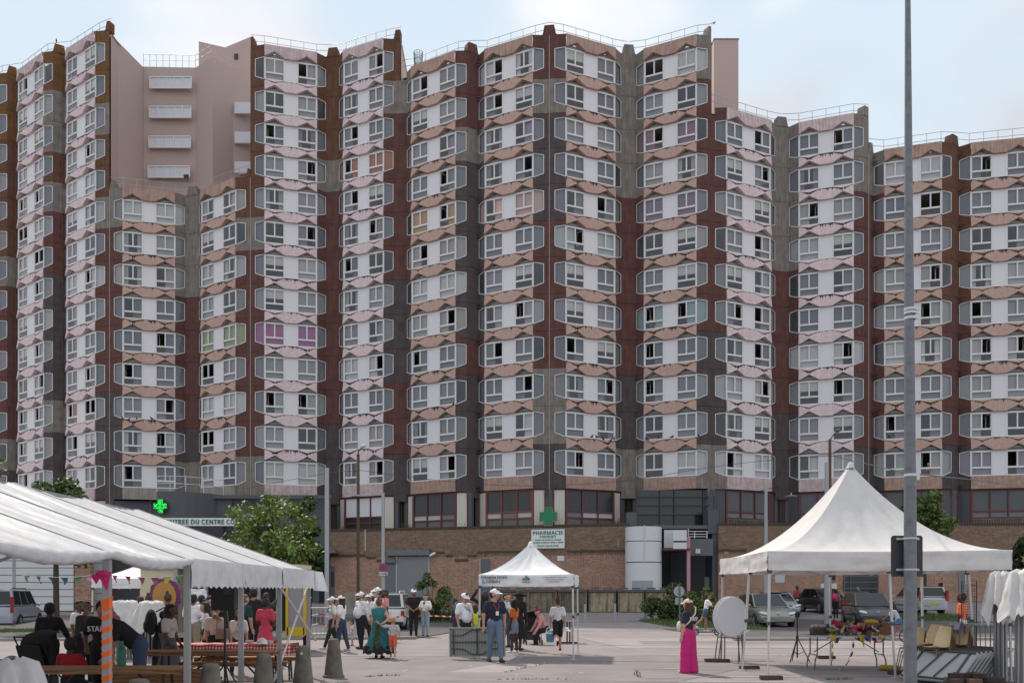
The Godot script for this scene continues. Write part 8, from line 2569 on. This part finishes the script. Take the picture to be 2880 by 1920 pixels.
	backpack("bright pink backpack worn beside the steel post", put(2347, 49.85, 1.2), 0.6, [0.60, 0.03, 0.18])
	person("brown haired person seen over the roof of the dark grey people carrier", {"x": 2416, "z": 56.0, "top": 1649, "yaw": L, "skin": FAIR, "hc": [0.08, 0.045, 0.03], "tc": [0.1, 0.1, 0.12]})
	person("boy in grey T-shirt and blue shorts riding the red bicycle", {"x": 2531, "foot": 1803, "real": 1.38, "yaw": PI + 0.95, "child": 0.4, "skin": DEEP, "tc": [0.42, 0.41, 0.42], "bc": [0.05, 0.12, 0.32], "legs": "shorts", "sit": true, "seat": 0.70, "lean": 0.5, "arms": [[0.12, -0.7, 0.6, 0.1, -0.5, 0.8], [0.12, -0.7, 0.6, 0.1, -0.5, 0.8]], "nod": -0.3})
	person("woman in black top with yellow bag walking along the far wall", {"x": 2648, "z": 57.5, "top": 1625, "yaw": L + 0.4, "fem": 1, "tc": BLACK, "bc": [0.10, 0.10, 0.13], "sleeves": "none", "stride": [0.3, -0.3], "sc": [0.6, 0.6, 0.6]})
	tag(obj("shoulder_bag", _bag(0.5), cm(0.58, 0.33, 0.03, 0.7), self, Transform3D(Basis.IDENTITY, put(2643, 57.2, 0.95))), "yellow bag of the woman by the far wall", "bag")
	person("person in orange checked shirt behind the mesh stand", {"x": 2707, "z": 23.4, "top": 1668, "yaw": L - 0.8, "skin": DEEP, "tc": [0.72, 0.16, 0.05], "bc": [0.6, 0.6, 0.62], "legs": "shorts"})
	# under the marquee, from the left
	person("man in black seen from behind pushing a dark pushchair", {"x": 138, "z": 15.6, "top": 1697, "yaw": B + 0.2, "skin": DEEP, "tc": BLACK, "bc": BLACK, "sleeves": "long", "arms": [[0.2, -1, 0.1, 0.1, -0.9, 0.3], [0.35, -0.9, 0.3, 0.1, -0.7, 0.7]]})
	person("child in red T-shirt sitting at the near beer table", {"x": 196, "z": 13.0, "real": 1.25, "yaw": B, "child": 0.5, "skin": DEEP, "tc": [0.36, 0.01, 0.02], "bc": BLACK, "sit": true, "seat": 0.46, "arms": [[0.3, -0.8, 0.4, -0.2, -0.1, 1], [0.3, -0.8, 0.4, -0.2, -0.1, 1]]})
	person("big man in black STAFF T-shirt seen from behind", {"x": 286, "z": 13.8, "top": 1692, "yaw": B - 0.05, "fat": 1.2, "skin": TAN, "tc": BLACK, "bc": BLACK, "cap": [0.012, 0.012, 0.013], "back_text": "STAFF", "arms": [[0.5, -0.9, 0.2, 0.2, -0.8, 0.6], [0.6, -0.8, 0.1, 0.3, -0.9, 0.3]]})
	person("bearded man in camouflage cap and jacket facing right", {"x": 240, "z": 17.0, "top": 1694, "yaw": R - 0.3, "skin": TAN, "tc": [0.05, 0.05, 0.045], "bc": BLACK, "sleeves": "long", "cap": [0.16, 0.15, 0.12], "beard": [0.3, 0.28, 0.26]})
	person("child in white and orange top behind the camouflage cap", {"x": 221, "z": 19.5, "top": 1692, "yaw": R - 0.2, "child": 0.2, "skin": BROWN, "tc": [0.68, 0.66, 0.66], "bc": BLACK})
	person("person in white T-shirt bending under the marquee", {"x": 222, "z": 15.8, "real": 1.65, "yaw": R + 0.4, "tc": [0.66, 0.66, 0.70], "bc": [0.02, 0.02, 0.03], "lean": 0.95, "skin": BROWN, "nod": 0.3})
	person("tattooed man in black leaning down over the beer table", {"x": 392, "z": 13.3, "real": 1.78, "yaw": L + 0.5, "tc": BLACK, "bc": [0.05, 0.075, 0.13], "lean": 0.85, "fat": 1.1, "skin": [0.33, 0.15, 0.11], "hair": "none", "sleeves": "short", "arms": [[0.1, -1, 0.1, 0.0, -1, 0.05], [0.3, -0.9, 0.2, 0, -1, 0.2]], "nod": 0.2})
	person("woman in white T-shirt and long grey skirt in profile", {"x": 476, "z": 16.2, "top": 1702, "yaw": R - 0.15, "fem": 1, "skin": BROWN, "tc": [0.62, 0.59, 0.56], "bc": [0.12, 0.12, 0.125], "legs": "skirt", "hem": 0.12, "flare": 0.30, "hair": "long", "arms": [[0.1, -1, 0.1, 0, -0.8, 0.5], [0.1, -1, 0.1, 0, -0.8, 0.5]]})
	person("person in black with backpack behind the woman in the grey skirt", {"x": 440, "z": 18.3, "top": 1716, "yaw": R + 0.2, "skin": BROWN, "tc": BLACK, "bc": BLACK, "lean": 0.3})
	backpack("black backpack with white mark under the marquee", put(424, 18.2, 1.12), -1.2, BLACK, 1.25)
	person("man in white T-shirt and khaki trousers seen from behind", {"x": 543, "z": 22.0, "top": 1672, "yaw": B, "skin": BROWN, "fat": 1.1, "tc": WHITE, "bc": [0.28, 0.23, 0.16]})
	person("blond woman with windblown hair in white T-shirt and black skirt", {"x": 604, "z": 17.6, "top": 1703, "yaw": B - 0.2, "fem": 1, "tc": [0.60, 0.56, 0.52], "bc": BLACK, "legs": "skirt", "hem": 0.5, "flare": 0.24, "hair": "blown", "hc": [0.26, 0.15, 0.075], "arms": [hang, [0.2, -1, 0.1, -0.1, -0.8, 0.5]]})
	tag(obj("shoulder_bag", _bag(0.8), cm(0.22, 0.19, 0.14, 0.8), self, Transform3D(Basis(Vector3.UP, 0.4), put(626, 17.4, 0.92))), "khaki shoulder bag of the blond woman", "bag")
	person("dark haired girl in black top between the white shirted man and the blond woman", {"x": 577, "z": 20.5, "top": 1696, "yaw": L + 0.4, "fem": 1, "child": 0.2, "tc": [0.55, 0.53, 0.55], "bc": BLACK, "hair": "long"})
	person("curly haired person in grey denim top near the trailer", {"x": 566, "z": 23.2, "top": 1674, "yaw": B + 0.3, "skin": BROWN, "tc": [0.26, 0.29, 0.34], "bc": BLACK, "hair": "short"})
	person("person in white T-shirt standing raised on the trailer", {"x": 554, "z": 24.9, "real": 1.65, "lift": 0.42, "yaw": 0.3, "skin": TAN, "tc": WHITE, "bc": BLACK})
	person("person in dark cap and blue top behind the speaker", {"x": 592, "z": 22.5, "top": 1677, "yaw": L + 0.2, "tc": [0.03, 0.04, 0.08], "bc": BLACK, "cap": [0.02, 0.02, 0.03]})
	person("red haired woman in white T-shirt leaning over the gingham table", {"x": 664, "z": 18.6, "top": 1713, "yaw": R - 0.9, "fem": 1, "fat": 1.1, "tc": [0.66, 0.64, 0.64], "bc": [0.03, 0.03, 0.04], "hc": [0.10, 0.03, 0.015], "hair": "long", "lean": 0.35, "lanyard": [0.5, 0.03, 0.03]})
	person("woman in long coral red dress seen from behind in the queue", {"x": 746, "z": 20.8, "top": 1683, "yaw": B - 0.2, "fem": 1, "skin": DEEP, "tc": [0.52, 0.05, 0.09], "bc": [0.52, 0.05, 0.09], "legs": "skirt", "hem": 0.12, "flare": 0.30, "hair": "bun", "arms": [[0.2, -1, 0.1, -0.3, -0.4, 0.9], [0.2, -1, 0.1, -0.3, -0.4, 0.9]]})
	person("tall man in black clothes reaching up at the trailer", {"x": 713, "z": 22.6, "top": 1655, "yaw": B + 0.15, "fat": 1.1, "skin": TAN, "tc": BLACK, "bc": BLACK, "arms": [hang, [0.35, -0.8, 0.4, 0.6, -0.1, 0.7]]})
	person("man in dark green T-shirt beside the man in black", {"x": 686, "z": 21.6, "top": 1673, "yaw": B - 0.5, "fat": 1.1, "skin": FAIR, "tc": [0.015, 0.05, 0.05], "bc": BLACK, "hc": [0.12, 0.07, 0.05]})
	person("dark haired person in the trailer opening", {"x": 748, "z": 24.2, "top": 1668, "yaw": B, "skin": DEEP, "tc": [0.05, 0.05, 0.055], "bc": BLACK, "arms": [hang, [0.6, 0.6, 0.3, 0.2, 1, 0.1]]})
	person("man in white T-shirt, cap and navy trousers with hands behind his back", {"x": 858, "foot": 1831, "top": 1672, "yaw": B - 0.9, "skin": TAN, "tc": WHITE, "bc": NAVY, "cap": WHITE, "arms": [[0.15, -1, -0.2, -0.2, -0.9, -0.35], [0.15, -1, -0.2, -0.2, -0.9, -0.35]], "sc": [0.5, 0.5, 0.5]})
	for q in [["dark head nearest the brick pier before the show board", 394, 24.0, 1678, "short"], ["dark haired person before the left edge of the show board", 417, 23.8, 1675, "bun"], ["woman with topknot before the middle of the show board", 471, 23.6, 1670, "bun"]]:
		person(q[0], {"x": q[1], "z": q[2], "top": q[3], "yaw": B, "skin": BROWN, "tc": [0.03, 0.03, 0.035], "bc": BLACK, "hair": q[4], "hc": [0.05, 0.03, 0.02]})
	for q in [["person leaning out of the open window in yellow vest", 1834, 10, 67.0, [0.45, 0.42, 0.08], DEEP, 0.45, 5], ["white haired man leaning out of the low right window", 2617, 13, 66.6, [0.03, 0.03, 0.035], FAIR, 3.0, 1]]:
		var o := person(q[0], {"x": q[1], "z": q[3], "real": 1.45, "yaw": 0.2, "tc": q[4], "bc": BLACK, "skin": q[5], "lean": 0.3, "hc": [0.4, 0.4, 0.4] if q[5] == FAIR else [0.02, 0.015, 0.01], "arms": [[0.2, -0.9, 0.5, -0.2, -0.3, 0.9], [0.2, -0.9, 0.5, -0.2, -0.3, 0.9]]})
		var fc: Dictionary = fac[q[2]]
		o.position = fc.l + fc.ex * q[6] - fc.ez * 0.33 + Vector3.UP * (sill(q[7]) - 0.42)

func _bag(k: float) -> MB:
	var m := MB.new()
	m.box(Vector3(0, 0, 0), Vector3(0.34, 0.24, 0.12) * k); m.tube([Vector3(-0.15, 0.1, 0) * k, Vector3(-0.1, 0.55, 0.02) * k, Vector3(0.1, 0.55, 0.02) * k, Vector3(0.15, 0.1, 0) * k], 0.012, 6)
	return m

func cooler(at: Vector3) -> void:
	var o := thing("cool_box", "round blue cool box with white handle carried by the walking woman", "cool box", at + Vector3(0, -0.42, 0))
	var m := MB.new()
	m.lathe([Vector2(0.001, 0), Vector2(0.105, 0), Vector2(0.125, 0.23)], Vector3.ZERO, 20)
	obj("tub", m, cm(0.08, 0.24, 0.38, 0.5), o)
	m = MB.new()
	m.lathe([Vector2(0.13, 0.23), Vector2(0.13, 0.26), Vector2(0.12, 0.27)], Vector3.ZERO, 20)
	obj("rim", m, cm(0.70, 0.72, 0.74, 0.5), o)
	m = MB.new()
	m.lathe([Vector2(0.12, 0.27), Vector2(0.11, 0.31), Vector2(0.001, 0.33)], Vector3.ZERO, 20)
	obj("lid", m, cm(0.14, 0.34, 0.48, 0.5), o)
	m = MB.new()
	m.tube([Vector3(-0.12, 0.25, 0), Vector3(-0.09, 0.38, 0), Vector3(0, 0.42, 0), Vector3(0.09, 0.38, 0), Vector3(0.12, 0.25, 0)], 0.012, 7)
	obj("handle", m, cm(0.70, 0.72, 0.72, 0.5), o)

func sling_bag(at: Vector3) -> void:
	var o := thing("sling_bag", "cream sling bag worn by the woman in pink trousers", "bag", at)
	var m := MB.new()
	m.ell(Vector3(-0.20, 1.0, 0.02), Vector3(0.06, 0.12, 0.09), 12)
	obj("pouch", m, cm(0.62, 0.55, 0.50, 0.8), o)
	m = MB.new()
	m.tube([Vector3(-0.17, 0.95, 0.10), Vector3(-0.02, 1.1, 0.165), Vector3(0.11, 1.28, 0.16), Vector3(0.14, 1.40, 0.07), Vector3(0.10, 1.44, -0.02)], 0.016, 6)
	obj("strap", m, cm(0.62, 0.55, 0.48, 0.8), o)

func carried_table() -> void:
	var a := Vector3((1266 - 1440.0) * 22.75 / FOCAL, 0, -22.75); var b := Vector3((1420 - 1440.0) * 22.45 / FOCAL, 0, -22.45)
	var ex := (b - a).normalized()
	var o := thing("carried_table", "grey plastic folding table carried on edge between two men", "table", (a + b) / 2 + Vector3(0, 0.09, 0))
	o.basis = Basis(ex, Vector3.UP, ex.cross(Vector3.UP)) * Basis(Vector3.BACK, 0.02)
	var w := a.distance_to(b)
	var m := MB.new()
	m.box(Vector3(0, 0.37, -0.02), Vector3(w, 0.74, 0.03))
	var waffle := mat("waffle_plastic", lin(0.34, 0.345, 0.32), 0.6)
	waffle.albedo_texture = image_tex(64, 64, func(x: int, y: int):
		var g := 1.0 if (posmod(x, 8) - 4) * (posmod(x, 8) - 4) + (posmod(y + (4 if (x / 8) % 2 else 0), 8) - 4) * (posmod(y + (4 if (x / 8) % 2 else 0), 8) - 4) > 7 else 0.42
		return Color(g, g, g))
	waffle.uv1_triplanar = true; waffle.uv1_scale = Vector3.ONE * 3.0
	obj("top", m, waffle, o)
	m = MB.new()
	for q in [[0, 0.73, w, 0.03], [0, 0.01, w, 0.03], [-w / 2, 0.37, 0.03, 0.74], [w / 2, 0.37, 0.03, 0.74]]: m.box(Vector3(q[0], q[1], 0.0), Vector3(q[2], q[3], 0.06))
	obj("rim", m, cm(0.30, 0.305, 0.285, 0.6), o)
	var dk := cm(0.055, 0.058, 0.062, 0.5)
	for q in [[[-w / 2 + 0.1, 0.06], [-w / 2 + 0.1, 0.68]], [[0, 0.05], [0, 0.70]], [[-w / 2 + 0.05, 0.37], [w / 2 - 0.05, 0.37]]]:
		m = MB.new()
		m.bar(Vector3(q[0][0], q[0][1], 0.02), Vector3(q[1][0], q[1][1], 0.02), 0.03, 0.03, Vector3.BACK)
		obj("rib", m, dk, o)
	for sy in [-1, 1]:
		for sx in [-1, 1]:
			m = MB.new()
			var y: float = 0.37 + sy * 0.17
			m.tube([Vector3(sx * (w / 2 - 0.06), y, 0.03), Vector3(sx * w * 0.26, y, 0.03), Vector3(sx * w * 0.09, 0.37 + sy * 0.31, 0.03), Vector3(0, 0.37 + sy * 0.31, 0.03)], 0.015, 7)
			obj("folded_leg", m, dk, o)

# ------------------------------------------------------------------ birds and other small things
func small_things() -> void:
	var bd := MB.new()
	bd.ell(Vector3(0, 0.11, 0), Vector3(0.065, 0.075, 0.13), 10, Basis(Vector3.RIGHT, -0.5)); bd.ell(Vector3(0, 0.22, 0.085), Vector3(0.04, 0.042, 0.045), 8); bd.tube([Vector3(0, 0.215, 0.12), Vector3(0, 0.205, 0.16)], [0.012, 0.003], 5); bd.tube([Vector3(0, 0.08, -0.10), Vector3(0, 0.04, -0.22)], [0.04, 0.025], 5)
	for s in [-1, 1]: bd.tube([Vector3(0.02 * s, 0, 0.01), Vector3(0.02 * s, 0.08, 0)], 0.007, 4)
	var k := 0
	for q in [[345, 1181, 72.6], [362, 1184, 72.5], [385, 1181, 72.5], [427, 1181, 72.7], [1275, 1141, 66.9], [1665, 1232, 65.7], [1678, 1233, 65.8], [1696, 1238, 65.9], [1718, 1243, 66.0], [1727, 1238, 66.1], [1818, 1240, 66.6], [1852, 1234, 66.3], [1890, 1233, 65.9], [1964, 1229, 65.0], [2500, 1233, 66.0], [159, 120, 75.5], [2008, 71, 64.9]]:
		var lb := "dark pigeon perched on a sill"
		if k == 15: lb = "bird on the ochre pier top at the upper left"
		elif k == 16: lb = "gull standing on the grey pier top"
		elif k == 4: lb = "lone pigeon on a peach spandrel left of centre"
		elif k == 13: lb = "lone pigeon by the pier right of centre"
		elif k == 14: lb = "lone pigeon beside the galvanised pole"
		elif k < 4: lb = "dark pigeon in the row of four on the left block"
		elif k < 10: lb = "dark pigeon in the row on the central block's second floor"
		else: lb = "dark pigeon in the small row right of centre"
		tag(obj("pigeon", bd, cm(0.35, 0.34, 0.33, 0.8) if k == 16 else cm(0.025, 0.025, 0.03, 0.8), self, Transform3D(Basis(Vector3.UP, k * 1.7), Vector3((q[0] - 1440.0) * q[2] / FOCAL, level(q[1], q[2]), -q[2] + 0.1))), lb, "bird", "birds on the blocks")
		k += 1
	var o := thing("floodlight", "small black floodlight on the roof below the stair tower", "floodlight", Vector3((527 - 1440.0) * 72.6 / FOCAL, level(512, 72.6), -72.6))
	var m := MB.new()
	m.bar(Vector3(0, 0, 0), Vector3(0, 0.35, 0), 0.06, 0.06)
	obj("stem", m, mats.dark_metal, o)
	m = MB.new()
	m.box(Vector3(-0.1, 0.45, 0.05), Vector3(0.38, 0.28, 0.16), Basis(Vector3.BACK, 0.1) * Basis(Vector3.RIGHT, 0.4))
	obj("head", m, mats.dark_metal, o)
	o = thing("roof_aerial", "round wire aerial on the central block's roof", "aerial", Vector3((1176 - 1440.0) * 69.8 / FOCAL, level(188, 69.8), -69.8))
	m = MB.new()
	for j in 8:
		var a := j * PI / 8
		m.tube([Vector3(cos(a) * 0.3, 0, sin(a) * 0.3), Vector3(cos(a) * 0.36, 1.15, sin(a) * 0.36)], 0.015, 4); m.tube([Vector3(-cos(a) * 0.3, 0, -sin(a) * 0.3), Vector3(-cos(a) * 0.36, 1.15, -sin(a) * 0.36)], 0.015, 4)
	for h in [0.1, 0.5, 0.9, 1.15]:
		var ring := []
		for j in 17: ring.append(Vector3(cos(j * TAU / 16) * 0.34, h, sin(j * TAU / 16) * 0.34))
		m.tube(ring, 0.012, 4, false)
	obj("cage", m, mats.dark_metal, o)
	# litter on the square
	var r := RandomNumberGenerator.new(); r.seed = 5
	var lt := MB.new()
	for j in 46:
		var p := Vector3(r.randf_range(-4, 9), 0.008, -r.randf_range(17.5, 27))
		lt.box(p, Vector3(r.randf_range(0.02, 0.09), 0.006, r.randf_range(0.02, 0.07)), Basis(Vector3.UP, r.randf() * 3))
	tag(obj("litter", lt, cm(0.62, 0.60, 0.58, 0.9), self), "scraps of pale paper litter scattered over the square", "litter", "", "stuff")
	m = MB.new()
	m.grid(24, 1, func(u: float, v: float): return put(1100, 34.5) + Vector3(lerpf(0.2, 5.6, u), 0.72 + 0.03 * sin(u * 9) + 0.05 * v, -2.0 * u))
	var tp := mat("barrier_tape", Color.WHITE, 0.6)
	tp.albedo_texture = image_tex(64, 4, func(x: int, y: int): return Color(0.75, 0.12, 0.12) if (x + y) % 16 < 8 else Color(0.88, 0.86, 0.85))
	tp.uv1_scale = Vector3(5, 1, 1)
	tag(obj("barrier_tape", m, tp, self), "red and white barrier tape stretched behind the couple with the baby", "tape")
